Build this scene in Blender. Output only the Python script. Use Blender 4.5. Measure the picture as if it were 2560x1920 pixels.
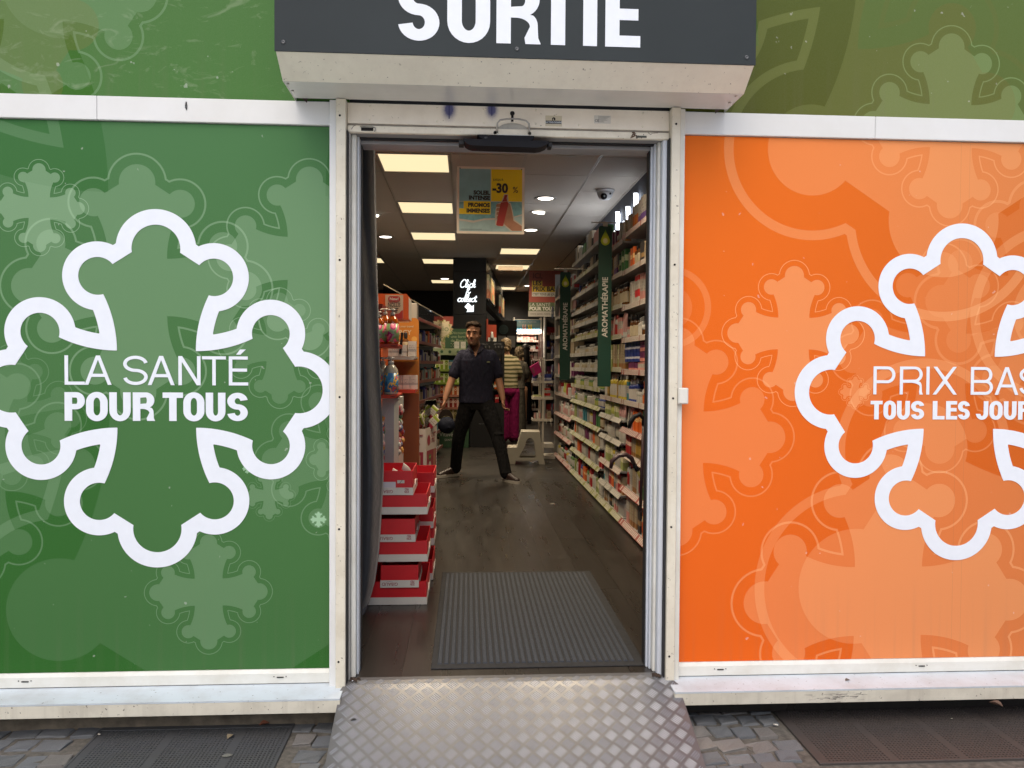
import bpy, bmesh, math, random
from mathutils import Vector, Matrix, Euler
PI = math.pi
S = bpy.context.scene
for o in list(bpy.data.objects): bpy.data.objects.remove(o)
COL = S.collection
rnd = random.Random(7)

# ------------------------------------------------------------------ camera
cd = bpy.data.cameras.new('camera'); cam = bpy.data.objects.new('camera', cd); COL.objects.link(cam)
yaw, pit, rol = 0.0589497, -0.0245041, 0.0062408
fw = Vector((math.sin(yaw)*math.cos(pit), math.cos(yaw)*math.cos(pit), math.sin(pit)))
r0 = Vector((math.cos(yaw), -math.sin(yaw), 0)); u0 = r0.cross(fw)
rt = r0*math.cos(rol) + u0*math.sin(rol); up = rt.cross(fw)
cam.matrix_world = Matrix(((rt.x, up.x, -fw.x, 0), (rt.y, up.y, -fw.y, -2.98634), (rt.z, up.z, -fw.z, 1.23), (0, 0, 0, 1)))
cd.sensor_width = 36; cd.lens = 36*1907.28/2560; cd.clip_start = 0.05; cd.clip_end = 400
S.camera = cam

# ------------------------------------------------------------------ sky, sun, exposure
W = bpy.data.worlds.new('World'); S.world = W; W.use_nodes = True
nt = W.node_tree; nt.nodes.clear()
sky = nt.nodes.new('ShaderNodeTexSky'); sky.sky_type = 'NISHITA'; sky.sun_disc = False
SUN_EL, SUN_AZ = math.radians(55), math.radians(192)      # sun high, behind and a little left of the photographer
sky.sun_elevation = SUN_EL; sky.sun_rotation = SUN_AZ
sky.air_density = 1.0; sky.dust_density = 4.0; sky.ozone_density = 1.0
bg = nt.nodes.new('ShaderNodeBackground'); bg.inputs['Strength'].default_value = 0.15
wo = nt.nodes.new('ShaderNodeOutputWorld')
nt.links.new(sky.outputs[0], bg.inputs[0]); nt.links.new(bg.outputs[0], wo.inputs[0])
sl = bpy.data.lights.new('sun', 'SUN'); sl.energy = 0.75; sl.angle = math.radians(60); sl.color = (1.0, 0.975, 0.90)
so = bpy.data.objects.new('sun', sl); COL.objects.link(so)
sd = Vector((math.sin(SUN_AZ)*math.cos(SUN_EL), math.cos(SUN_AZ)*math.cos(SUN_EL), math.sin(SUN_EL)))
so.rotation_euler = sd.to_track_quat('Z', 'Y').to_euler(); so.location = (0, -6, 12)
S.view_settings.view_transform = 'Standard'; S.view_settings.look = 'None'
S.view_settings.gamma = 1; S.view_settings.exposure = 0.40; S.view_settings.use_curve_mapping = False
S.cycles.use_denoising = True
S.cycles.max_bounces = 7; S.cycles.diffuse_bounces = 4; S.cycles.glossy_bounces = 3
S.cycles.transmission_bounces = 4; S.cycles.transparent_max_bounces = 12
S.cycles.sample_clamp_indirect = 6.0; S.cycles.caustics_reflective = False; S.cycles.caustics_refractive = False

# ------------------------------------------------------------------ helpers
def lin(c):
    c = c/255.0
    return c/12.92 if c <= 0.04045 else ((c+0.055)/1.055)**2.4
def C(r, g, b): return (lin(r), lin(g), lin(b), 1.0)

class G:
    """small node-graph helper"""
    def __init__(s, name):
        s.m = bpy.data.materials.new(name); s.m.use_nodes = True
        s.t = s.m.node_tree; s.t.nodes.clear()
        s.out = s.t.nodes.new('ShaderNodeOutputMaterial')
        s.p = s.t.nodes.new('ShaderNodeBsdfPrincipled')
        s.t.links.new(s.p.outputs[0], s.out.inputs[0])
        s._tc = None
    def n(s, typ, **kw):
        x = s.t.nodes.new('ShaderNode'+typ)
        for k, v in kw.items(): setattr(x, k, v)
        return x
    def link(s, a, b): s.t.links.new(a, b)
    def tc(s, which='Object'):
        if s._tc is None: s._tc = s.n('TexCoord')
        return s._tc.outputs[which]
    def val(s, sock, v):
        if isinstance(v, (int, float, tuple, list)): sock.default_value = v
        else: s.link(v, sock)
    def math(s, op, a, b=0.0, c=0.0, clamp=False):
        x = s.n('Math', operation=op, use_clamp=clamp)
        s.val(x.inputs[0], a); s.val(x.inputs[1], b)
        if len(x.inputs) > 2: s.val(x.inputs[2], c)
        return x.outputs[0]
    def sep(s, v):
        x = s.n('SeparateXYZ'); s.link(v, x.inputs[0]); return x.outputs
    def comb(s, a, b, c):
        x = s.n('CombineXYZ')
        for i, q in enumerate((a, b, c)): s.val(x.inputs[i], q)
        return x.outputs[0]
    def mapv(s, v, scale=(1, 1, 1), loc=(0, 0, 0), rot=(0, 0, 0)):
        x = s.n('Mapping'); s.link(v, x.inputs[0])
        x.inputs['Scale'].default_value = scale; x.inputs['Location'].default_value = loc; x.inputs['Rotation'].default_value = rot
        return x.outputs[0]
    def noise(s, v, scale=5, detail=4, rough=.55, out='Fac'):
        x = s.n('TexNoise'); s.link(v, x.inputs['Vector'])
        x.inputs['Scale'].default_value = scale; x.inputs['Detail'].default_value = detail; x.inputs['Roughness'].default_value = rough
        return x.outputs[out]
    def ramp(s, f, stops):
        x = s.n('ValToRGB'); s.link(f, x.inputs[0]); e = x.color_ramp.elements
        while len(e) < len(stops): e.new(0.5)
        for i, (p, c) in enumerate(stops):
            e[i].position = p; e[i].color = c if len(c) == 4 else (*c, 1)
        return x.outputs[0]
    def step(s, f, a, b):
        x = s.n('MapRange'); x.clamp = True; s.link(f, x.inputs[0])
        x.inputs[1].default_value = a; x.inputs[2].default_value = b
        return x.outputs[0]
    def mix(s, f, a, b, mode='MIX'):
        x = s.n('Mix', data_type='RGBA', blend_type=mode)
        s.val(x.inputs[0], f); s.val(x.inputs[6], a); s.val(x.inputs[7], b)
        return x.outputs[2]
    def color(s, c): s.val(s.p.inputs['Base Color'], c)
    def set(s, **kw):
        for k, v in kw.items(): s.val(s.p.inputs[k.replace('_', ' ')], v)
    def bump(s, h, strength=.3, dist=.002):
        x = s.n('Bump'); x.inputs['Strength'].default_value = strength; x.inputs['Distance'].default_value = dist
        s.link(h, x.inputs['Height']); s.link(x.outputs[0], s.p.inputs['Normal'])

def plain(name, c, rough=.55, var=.08, scale=9, metal=0.0, bump=0.0, bscale=60, spec=.5, coat=0.0):
    """a colour that is never quite even, with faint relief"""
    g = G(name); n = g.noise(g.tc(), scale, 5)
    a = tuple(max(0, x*(1-var)) for x in c[:3])+(1,); b = tuple(min(1, x*(1+var)) for x in c[:3])+(1,)
    g.color(g.mix(g.step(n, .3, .7), a, b)); g.set(Roughness=rough, Metallic=metal)
    g.p.inputs['Specular IOR Level'].default_value = spec
    if coat: g.p.inputs['Coat Weight'].default_value = coat; g.p.inputs['Coat Roughness'].default_value = .06
    if bump: g.bump(g.noise(g.tc(), bscale, 3), bump, .002)
    return g.m

def emis(name, c, strength):
    g = G(name); g.color((0, 0, 0, 1)); g.p.inputs['Emission Color'].default_value = c; g.p.inputs['Emission Strength'].default_value = strength
    return g.m

def grime(name, base, dirt, amount=.5, rough=.4, speck=True, streak=False, scale=6, spec=.5):
    """painted metal or stone gone dirty: cloudy stains, dark specks, optional vertical runs"""
    g = G(name); v = g.tc()
    n1 = g.noise(v, scale, 6, .65)
    col = g.mix(g.math('MULTIPLY', g.step(n1, .42, .75), amount), base, dirt)
    n0 = g.noise(v, 1.7, 2)
    col = g.mix(g.math('MULTIPLY', g.step(n0, .35, .7), .18*amount), col, dirt)
    if streak:
        n3 = g.noise(g.mapv(v, (40, 40, 1.2)), 1.0, 3)
        col = g.mix(g.math('MULTIPLY', g.step(n3, .52, .75), .5*amount), col, dirt)
    if speck:
        n2 = g.noise(v, 85, 2, .5)
        col = g.mix(g.math('MULTIPLY', g.step(n2, .70, .74), .75), col, tuple(x*.25 for x in dirt[:3])+(1,))
    g.color(col); g.set(Roughness=rough); g.p.inputs['Specular IOR Level'].default_value = spec
    g.bump(n1, .03, .001)
    return g.m

class MB:
    """collects geometry for ONE mesh object"""
    def __init__(s): s.v = []; s.f = []; s.mi = []; s.sm = []
    def add(s, vs, fs, mi=0, sm=False):
        k = len(s.v); s.v += [tuple(p) for p in vs]
        for f in fs: s.f.append(tuple(i+k for i in f)); s.mi.append(mi); s.sm.append(sm)
        return s
    def box(s, x0, y0, z0, x1, y1, z1, mi=0, c=0.0):
        if x0 > x1: x0, x1 = x1, x0
        if y0 > y1: y0, y1 = y1, y0
        if z0 > z1: z0, z1 = z1, z0
        if c <= 0:
            return s.add([(x0,y0,z0),(x1,y0,z0),(x1,y1,z0),(x0,y1,z0),(x0,y0,z1),(x1,y0,z1),(x1,y1,z1),(x0,y1,z1)],
                     [(3,2,1,0),(4,5,6,7),(0,1,5,4),(1,2,6,5),(2,3,7,6),(3,0,4,7)], mi)
        bm = bmesh.new(); bmesh.ops.create_cube(bm, size=1)
        for v in bm.verts: v.co = ((x0+x1)/2+v.co.x*(x1-x0), (y0+y1)/2+v.co.y*(y1-y0), (z0+z1)/2+v.co.z*(z1-z0))
        bmesh.ops.bevel(bm, geom=bm.edges[:], offset=c, segments=2 if c > .004 else 1, affect='EDGES', profile=.5)
        bm.verts.index_update()
        s.add([v.co[:] for v in bm.verts], [[v.index for v in f.verts] for f in bm.faces], mi); bm.free(); return s
    def quad(s, a, b, c, d, mi=0): return s.add([a, b, c, d], [(0, 1, 2, 3)], mi)
    def prism(s, poly, axis, a, b, mi=0):
        """2D polygon (counter-clockwise) extruded along an axis from a to b"""
        n = len(poly)
        def P(p, t): return {'x': (t, p[0], p[1]), 'y': (p[0], t, p[1]), 'z': (p[0], p[1], t)}[axis]
        vs = [P(p, a) for p in poly]+[P(p, b) for p in poly]
        fs = [tuple(range(n))[::-1], tuple(range(n, 2*n))]+[(i, (i+1) % n, n+(i+1) % n, n+i) for i in range(n)]
        return s.add(vs, fs, mi)
    def lathe(s, prof, seg=16, c=(0, 0, 0), mi=0, sx=1, sy=1, sm=True, axis='z'):
        vs = []; fs = []; n = len(prof)
        for r, z in prof:
            for k in range(seg):
                a = 2*PI*k/seg; x, y = r*math.cos(a)*sx, r*math.sin(a)*sy
                vs.append({'z': (c[0]+x, c[1]+y, c[2]+z), 'y': (c[0]+x, c[1]+z, c[2]+y), 'x': (c[0]+z, c[1]+x, c[2]+y)}[axis])
        for i in range(n-1):
            for k in range(seg):
                fs.append((i*seg+k, i*seg+(k+1) % seg, (i+1)*seg+(k+1) % seg, (i+1)*seg+k))
        if prof[0][0] > 1e-6: fs.append(tuple(range(seg))[::-1])
        if prof[-1][0] > 1e-6: fs.append(tuple(range((n-1)*seg, n*seg)))
        return s.add(vs, fs, mi, sm)
    def cyl(s, c, r, h, seg=14, mi=0, axis='z', sm=True): return s.lathe([(r, 0), (r, h)], seg, c, mi, 1, 1, sm, axis)
    def tube(s, pts, r, seg=8, mi=0, rb=None, caps=True, flat=None, sm=True):
        """pts path; r radius or list; rb second radius (ellipse, along 'flat' direction's normal)"""
        pts = [Vector(p) for p in pts]; n = len(pts); R = r if isinstance(r, (list, tuple)) else [r]*n
        RB = rb if isinstance(rb, (list, tuple)) else ([rb]*n if rb else R)
        vs = []; fs = []; u = None
        for i, p in enumerate(pts):
            t = (pts[min(i+1, n-1)]-pts[max(i-1, 0)]).normalized()
            if u is None:
                ref = Vector(flat) if flat else (Vector((0, 0, 1)) if abs(t.z) < .9 else Vector((1, 0, 0)))
                u = ref
            u = (u-t*u.dot(t)).normalized(); w = t.cross(u)
            for k in range(seg):
                a = 2*PI*k/seg; vs.append(p+u*(math.cos(a)*R[i])+w*(math.sin(a)*RB[i]))
        for i in range(n-1):
            for k in range(seg): fs.append((i*seg+k, i*seg+(k+1) % seg, (i+1)*seg+(k+1) % seg, (i+1)*seg+k))
        if caps: fs += [tuple(range(seg))[::-1], tuple(range((n-1)*seg, n*seg))]
        return s.add(vs, fs, mi, sm)
    def ball(s, c, r, seg=12, rings=8, mi=0):
        r = (r, r, r) if isinstance(r, (int, float)) else r
        prof = [(max(math.sin(PI*i/rings), 0), -math.cos(PI*i/rings)*r[2]) for i in range(rings+1)]
        return s.lathe(prof, seg, c, mi, r[0], r[1])
    def mesh(s, name, mats):
        me = bpy.data.meshes.new(name); me.from_pydata(s.v, [], s.f)
        for m in (mats if isinstance(mats, (list, tuple)) else [mats]): me.materials.append(m)
        me.polygons.foreach_set('material_index', s.mi); me.polygons.foreach_set('use_smooth', s.sm)
        me.update(); return me
    def build(s, name, mats, parent=None, loc=None, rot=None, fix=True):
        me = s.mesh(name, mats)
        if fix:
            bm = bmesh.new(); bm.from_mesh(me); bmesh.ops.recalc_face_normals(bm, faces=bm.faces[:]); bm.to_mesh(me); bm.free()
        return link(name, me, parent, loc, rot)

def link(name, me, parent=None, loc=None, rot=None):
    o = bpy.data.objects.new(name, me); COL.objects.link(o)
    if parent:
        o.parent = parent
        if parent.name in WORLD: o.matrix_parent_inverse = parent.matrix_basis.inverted()
    if loc: o.location = loc
    if rot: o.rotation_euler = rot
    return o
WORLD = set()            # things whose parts are given in place, not round the thing's own base
def tag(o, label=None, cat=None, group=None, kind=None):
    if label: o['label'] = label
    if cat: o['category'] = cat
    if group: o['group'] = group
    if kind: o['kind'] = kind
    return o
def thing(name, label, cat, loc=(0, 0, 0), rz=0.0, group=None, world=False):
    o = bpy.data.objects.new(name, None); COL.objects.link(o); o.location = loc; o.rotation_euler = (0, 0, rz)
    o.empty_display_size = .1
    if world: WORLD.add(o.name)
    return tag(o, label, cat, group)
def dup(root, loc, rz=None, label=None, group=None):
    r = root.copy(); COL.objects.link(r); r.location = loc
    if rz is not None: r.rotation_euler = (0, 0, rz)
    if label: r['label'] = label
    if group: r['group'] = group
    for ch in list(root.children):
        c = ch.copy(); COL.objects.link(c); c.parent = r
        for gch in list(ch.children):
            d = gch.copy(); COL.objects.link(d); d.parent = c
    return r

def curve_mesh(name, loops, mat, depth=.0008, parent=None, mtx=None):
    """flat print: closed 2D loops (holes nested) filled and given a film's thickness"""
    cu = bpy.data.curves.new(name, 'CURVE'); cu.dimensions = '2D'; cu.fill_mode = 'BOTH'; cu.extrude = depth/2
    for lp in loops:
        sp = cu.splines.new('POLY'); sp.points.add(len(lp)-1)
        for q, p in zip(sp.points, lp): q.co = (p[0], p[1], 0, 1)
        sp.use_cyclic_u = True
    t = bpy.data.objects.new(name, cu); COL.objects.link(t)
    dg = bpy.context.evaluated_depsgraph_get(); me = bpy.data.meshes.new_from_object(t.evaluated_get(dg))
    bpy.data.objects.remove(t); bpy.data.curves.remove(cu)
    me.materials.clear(); me.materials.append(mat); me.name = name
    o = link(name, me, parent)
    if mtx is not None: o.matrix_basis = mtx
    return o
def text_mesh(name, s, mat, size, mtx, parent=None, align='CENTER', bold=0.0, sx=1.0, depth=.0008, shear=0.0, space=1.0, line=1.0):
    cu = bpy.data.curves.new(name, 'FONT'); cu.body = s; cu.size = size; cu.align_x = align; cu.offset = bold; cu.extrude = depth/2
    cu.shear = shear; cu.space_character = space; cu.space_line = line; cu.resolution_u = 3
    t = bpy.data.objects.new(name, cu); COL.objects.link(t)
    dg = bpy.context.evaluated_depsgraph_get(); me = bpy.data.meshes.new_from_object(t.evaluated_get(dg))
    bpy.data.objects.remove(t); bpy.data.curves.remove(cu)
    me.materials.clear(); me.materials.append(mat); me.name = name
    if sx != 1.0: me.transform(Matrix.Diagonal((sx, 1, 1, 1)))
    o = link(name, me, parent); o.matrix_basis = mtx
    return o
def FACE(x, y, z, rot=0.0):
    """matrix putting a flat XY drawing on a vertical plane that faces the street (-Y)"""
    return Matrix.Translation((x, y, z)) @ Matrix.Rotation(PI/2, 4, 'X') @ Matrix.Rotation(rot, 4, 'Z')
def SIDE(x, y, z, rot=0.0):
    """the same on a plane that faces -X"""
    return Matrix.Translation((x, y, z)) @ Matrix.Rotation(-PI/2, 4, 'Z') @ Matrix.Rotation(PI/2, 4, 'X') @ Matrix.Rotation(rot, 4, 'Z')

# ------------------------------------------------------------------ lettering: glyph outlines, cap height 1
def arc(cx, cy, rx, ry, a0, a1, n=14):
    return [(cx+rx*math.cos(math.radians(a0+(a1-a0)*i/n)), cy+ry*math.sin(math.radians(a0+(a1-a0)*i/n))) for i in range(n+1)]
def stadium(x0, y0, x1, y1, ry):
    rx = (x1-x0)/2; cx = (x0+x1)/2
    return arc(cx, y1-ry, rx, ry, 0, 180)+arc(cx, y0+ry, rx, ry, 180, 360)
def strokeS(w, sv, sh):
    rx = (w-sv)/2; ry = (1-sh)/4; cx = w/2; c = arc(cx, .5+ry, rx, ry, 8, 270, 26)+arc(cx, .5-ry, rx, ry, 90, -172, 26)[1:]
    L = []; Rr = []
    for i, p in enumerate(c):
        a = c[max(i-1, 0)]; b = c[min(i+1, len(c)-1)]; dx, dy = (b[0]-a[0])/sv, (b[1]-a[1])/sh; l = math.hypot(dx, dy)
        nx, ny = -dy/l*sv/2, dx/l*sh/2
        L.append((p[0]+nx, p[1]+ny)); Rr.append((p[0]-nx, p[1]-ny))
    return L+Rr[::-1]
def glyph(ch, w, sv, sh):
    """outline loops of a grotesque capital of width w, stem sv, bar sh"""
    if ch == 'I': return [[(0, 0), (w, 0), (w, 1), (0, 1)]]
    if ch == 'L': return [[(0, 0), (w, 0), (w, sh), (sv, sh), (sv, 1), (0, 1)]]
    if ch == 'T': return [[((w-sv)/2, 0), ((w+sv)/2, 0), ((w+sv)/2, 1-sh), (w, 1-sh), (w, 1), (0, 1), (0, 1-sh), ((w-sv)/2, 1-sh)]]
    if ch in 'EÉ':
        m = .53; e = [[(0, 0), (w, 0), (w, sh), (sv, sh), (sv, m-sh/2), (w*.94, m-sh/2), (w*.94, m+sh/2), (sv, m+sh/2), (sv, 1-sh), (w*.98, 1-sh), (w*.98, 1), (0, 1)]]
        if ch == 'É': e.append([(w*.38, 1.06), (w*.60, 1.06), (w*.88, 1.24), (w*.58, 1.24)])
        return e
    if ch == 'O': r = min(.5, max(.24, w*.5)); return [stadium(0, -.012, w, 1.012, r), stadium(sv, sh, w-sv, 1-sh, max(r-sh, .04))]
    if ch == 'U':
        r = min(.42, w*.5)
        return [[(w, 1), (w-sv, 1)]+arc(w/2, r, (w-2*sv)/2, r-sh, 0, -180)+[(sv, 1), (0, 1)]+arc(w/2, r, w/2, r+.012, 180, 360)]
    if ch == 'J':
        r = min(.36, w*.5)
        return [[(w, 1), (w-sv, 1)]+arc(w/2, r, (w-2*sv)/2, r-sh, 0, -165)+arc(w/2, r, w/2, r+.012, 185, 360)]
    if ch in 'PRB':
        lo = .44 if ch != 'B' else .48; b = (1-lo); ry = b/2; rx = min(w*.55, ry*1.05)
        if ch == 'P':
            lo = .40; b = 1-lo; ry = b/2
            return [[(0, 0), (sv, 0), (sv, lo)]+arc(w-rx, lo+ry, rx, ry, -90, 90)+[(0, 1)],
                    [(sv, lo+sh)]+arc(w-rx, lo+ry, max(rx-sv, .03), ry-sh, -90, 90)+[(sv, 1-sh)]]
        if ch == 'B':
            w2 = w*.96; ry1 = (1-lo+sh*.5)/2; y1 = 1-ry1; ry2 = (lo+sh*.5)/2; y2 = ry2
            jx = w-rx*.9
            out = [(0, 0)]+arc(w-rx, y2, rx, ry2, -90, 62)+arc(w2-rx, y1, rx, ry1, -58, 90)+[(0, 1)]
            return [out, [(sv, sh)]+arc(w-rx, y2, max(rx-sv, .03), ry2-sh, -90, 90)+[(sv, lo-sh/2)],
                    [(sv, lo+sh/2)]+arc(w2-rx, y1, max(rx-sv, .03), ry1-sh, -90, 90)+[(sv, 1-sh)]]
        lx = w-sv*1.02
        out = [(0, 0), (sv, 0), (sv, lo-.02), (w*.42, lo-.02)]+arc(w*.45, lo-.02-.14, w*.5-sv*.52, .14, 90, 0, 8)+[(lx-.005, .10), (lx+.01, 0), (w+.02, 0), (w+.015, .02)]+[(w-.02, .1)]+arc(w-.02-.16, .30, .15, .185, 0, 60, 6)+arc(w-rx, lo+ry, rx, ry, -62, 90)+[(0, 1)]
        return [out, [(sv, lo+sh*.82)]+arc(w-rx, lo+ry, max(rx-sv, .03), ry-sh*.9, -90, 90)+[(sv, 1-sh)]]
    if ch == 'S':
        return [strokeS(w, sv, sh)]
    if ch == 'A':
        h = sv*1.06; cx = w/2; yb = .27; k = (cx-h*.55)
        def xl(y): return y*(cx-h*.5)
        return [[(0, 0), (h, 0), (h+yb*(cx-h*.5)*1.0, yb), (w-h-yb*(cx-h*.5), yb), (w-h, 0), (w, 0), (cx+h*.52, 1), (cx-h*.52, 1)],
                [(h+(yb+sh)*(cx-h*.5), yb+sh), (cx, .86), (w-h-(yb+sh)*(cx-h*.5), yb+sh)]]
    if ch == 'N': return [[(0, 0), (sv, 0), (sv, .80), (w-sv*1.08, 0), (w, 0), (w, 1), (w-sv, 1), (w-sv, .2), (sv*1.08, 1), (0, 1)]]
    if ch == 'X':
        h = sv*1.15; cx = w/2
        return [[(0, 0), (h, 0), (cx, .5-.5*h/(w-h)*1.15), (w-h, 0), (w, 0), (cx+h*.55, .515), (w-.02, 1), (w-h-.02, 1), (cx, .53+.5*h/(w-h)*1.1), (h+.02, 1), (.02, 1), (cx-h*.55, .515)]]
    return []
def letters(spec, z, cap, y, mat, parent, sv, sh, name='letter', depth=.001):
    for ch, xa, xb in spec:
        lp = glyph(ch, (xb-xa)/cap, sv, sh)
        lp = [[(p[0]*cap, p[1]*cap) for p in l] for l in lp]
        curve_mesh(name, lp, mat, depth, parent, FACE(xa, y, z))

# ------------------------------------------------------------------ the twelve-lobed cross emblem (unit: see below)
# arm: concave flank = circle (415.6,97) r319; side lobe (142,282) r47; tip lobe (0,352) r59.5; straight line between lobes
def octant(o):
    """upper half of an octant contour, from the inner corner to the tip, offset outward by o"""
    cA, rA = (415.6, 97.0), 319-o; cS, rS = (142.0, 282.0), 47+o; cT, rT = (0.0, 352.0), 59.5+o
    nx, ny = .546, .838
    def d_line(p): return (p[0]-59)*nx+(p[1]-344)*ny-o
    def on(c, r, a): return (c[0]+r*math.cos(a), c[1]+r*math.sin(a))
    def dist(p, c): return math.hypot(p[0]-c[0], p[1]-c[1])
    pts = []; a = PI+.9; st = 0
    a = PI+.55
    while a > PI*.5:                                  # along the flank (upwards = decreasing angle)
        p = on(cA, rA, a)
        if p[1] >= p[0]:
            if dist(p, cS) < rS: break
            pts.append(p)
        a -= .008
    a0 = math.atan2(p[1]-cS[1], p[0]-cS[0])
    if a0 > PI/2: a0 -= 2*PI
    a = a0
    for i in range(400):                              # around the side lobe, counter-clockwise
        p = on(cS, rS, a)
        if i > 3 and p[0] < cS[0]+rS*.4 and d_line(p) < 0 and p[1] > cS[1]: break
        if dist(p, cT) < rT: break
        pts.append(p); a += .05
    k = max(.0, 0); lt = (-ny, nx)                    # straight run to the tip lobe
    q = p
    for i in range(200):
        if dist(q, cT) < rT: break
        pts.append(q); q = (q[0]+lt[0]*2, q[1]+lt[1]*2)
    a = math.atan2(q[1]-cT[1], q[0]-cT[0])
    while a < PI/2:
        pts.append(on(cT, rT, a)); a += .06
    pts.append((0, cT[1]+rT))
    return pts
def cross_loop(o, s=1.0):
    oc = octant(o); full = []
    up_arm = oc+[(-x, y) for x, y in oc[::-1]]       # right side up over the tip and down the left side
    for k in range(4):
        c, sn = math.cos(k*PI/2), math.sin(k*PI/2)
        full += [(s*(x*c-y*sn), s*(x*sn+y*c)) for x, y in up_arm]
    out = []
    for p in full:
        if not out or math.hypot(p[0]-out[-1][0], p[1]-out[-1][1]) > 1e-4: out.append(p)
    return out

def cross_group():
    """node group: signed distance of the cross, and its print laid over a colour"""
    g = bpy.data.node_groups.new('cross_print', 'ShaderNodeTree')
    I = g.interface
    I.new_socket('Color', in_out='INPUT', socket_type='NodeSocketColor'); I.new_socket('P', in_out='INPUT', socket_type='NodeSocketVector')
    I.new_socket('Center', in_out='INPUT', socket_type='NodeSocketVector'); I.new_socket('Scale', in_out='INPUT', socket_type='NodeSocketFloat')
    I.new_socket('Ink', in_out='INPUT', socket_type='NodeSocketColor'); I.new_socket('Fill', in_out='INPUT', socket_type='NodeSocketFloat')
    I.new_socket('Ring', in_out='INPUT', socket_type='NodeSocketFloat'); I.new_socket('RingAt', in_out='INPUT', socket_type='NodeSocketFloat'); I.new_socket('RingW', in_out='INPUT', socket_type='NodeSocketFloat')
    I.new_socket('Color', in_out='OUTPUT', socket_type='NodeSocketColor')
    N = g.nodes; i = N.new('NodeGroupInput'); o = N.new('NodeGroupOutput'); L = g.links.new
    def v(a, s):
        if isinstance(a, (int, float)): s.default_value = a
        else: L(a, s)
    def m(op, a, b=0.0):
        x = N.new('ShaderNodeMath'); x.operation = op; v(a, x.inputs[0]); v(b, x.inputs[1]); return x.outputs[0]
    sub = N.new('ShaderNodeVectorMath'); sub.operation = 'SUBTRACT'; L(i.outputs['P'], sub.inputs[0]); L(i.outputs['Center'], sub.inputs[1])
    sp = N.new('ShaderNodeSeparateXYZ'); L(sub.outputs[0], sp.inputs[0])
    ax = m('DIVIDE', m('ABSOLUTE', sp.outputs[0]), i.outputs['Scale']); az = m('DIVIDE', m('ABSOLUTE', sp.outputs[2]), i.outputs['Scale'])
    mn = m('MINIMUM', ax, az); mx = m('MAXIMUM', ax, az)
    def dist(x, y):
        c = N.new('ShaderNodeCombineXYZ'); v(m('SUBTRACT', mn, x), c.inputs[0]); v(m('SUBTRACT', mx, y), c.inputs[1])
        l = N.new('ShaderNodeVectorMath'); l.operation = 'LENGTH'; L(c.outputs[0], l.inputs[0]); return l.outputs['Value']
    tip = m('SUBTRACT', dist(0, 352), 59.5); sd_ = m('SUBTRACT', dist(142, 282), 47)
    d1 = m('SUBTRACT', 319, dist(415.6, 97)); d2 = m('ADD', m('MULTIPLY', m('SUBTRACT', mn, 59), .546), m('MULTIPLY', m('SUBTRACT', mx, 344), .838))
    d = m('MINIMUM', m('MINIMUM', tip, sd_), m('MAXIMUM', d1, d2))
    fill = m('MULTIPLY', m('LESS_THAN', d, 0.0), i.outputs['Fill'])
    ring = m('MULTIPLY', m('LESS_THAN', m('ABSOLUTE', m('SUBTRACT', d, i.outputs['RingAt'])), i.outputs['RingW']), i.outputs['Ring'])
    a = m('MAXIMUM', fill, ring)
    x = N.new('ShaderNodeMix'); x.data_type = 'RGBA'; L(a, x.inputs[0]); L(i.outputs['Color'], x.inputs[6]); L(i.outputs['Ink'], x.inputs[7])
    L(x.outputs[2], o.inputs[0])
    return g
CROSS = cross_group()
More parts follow.
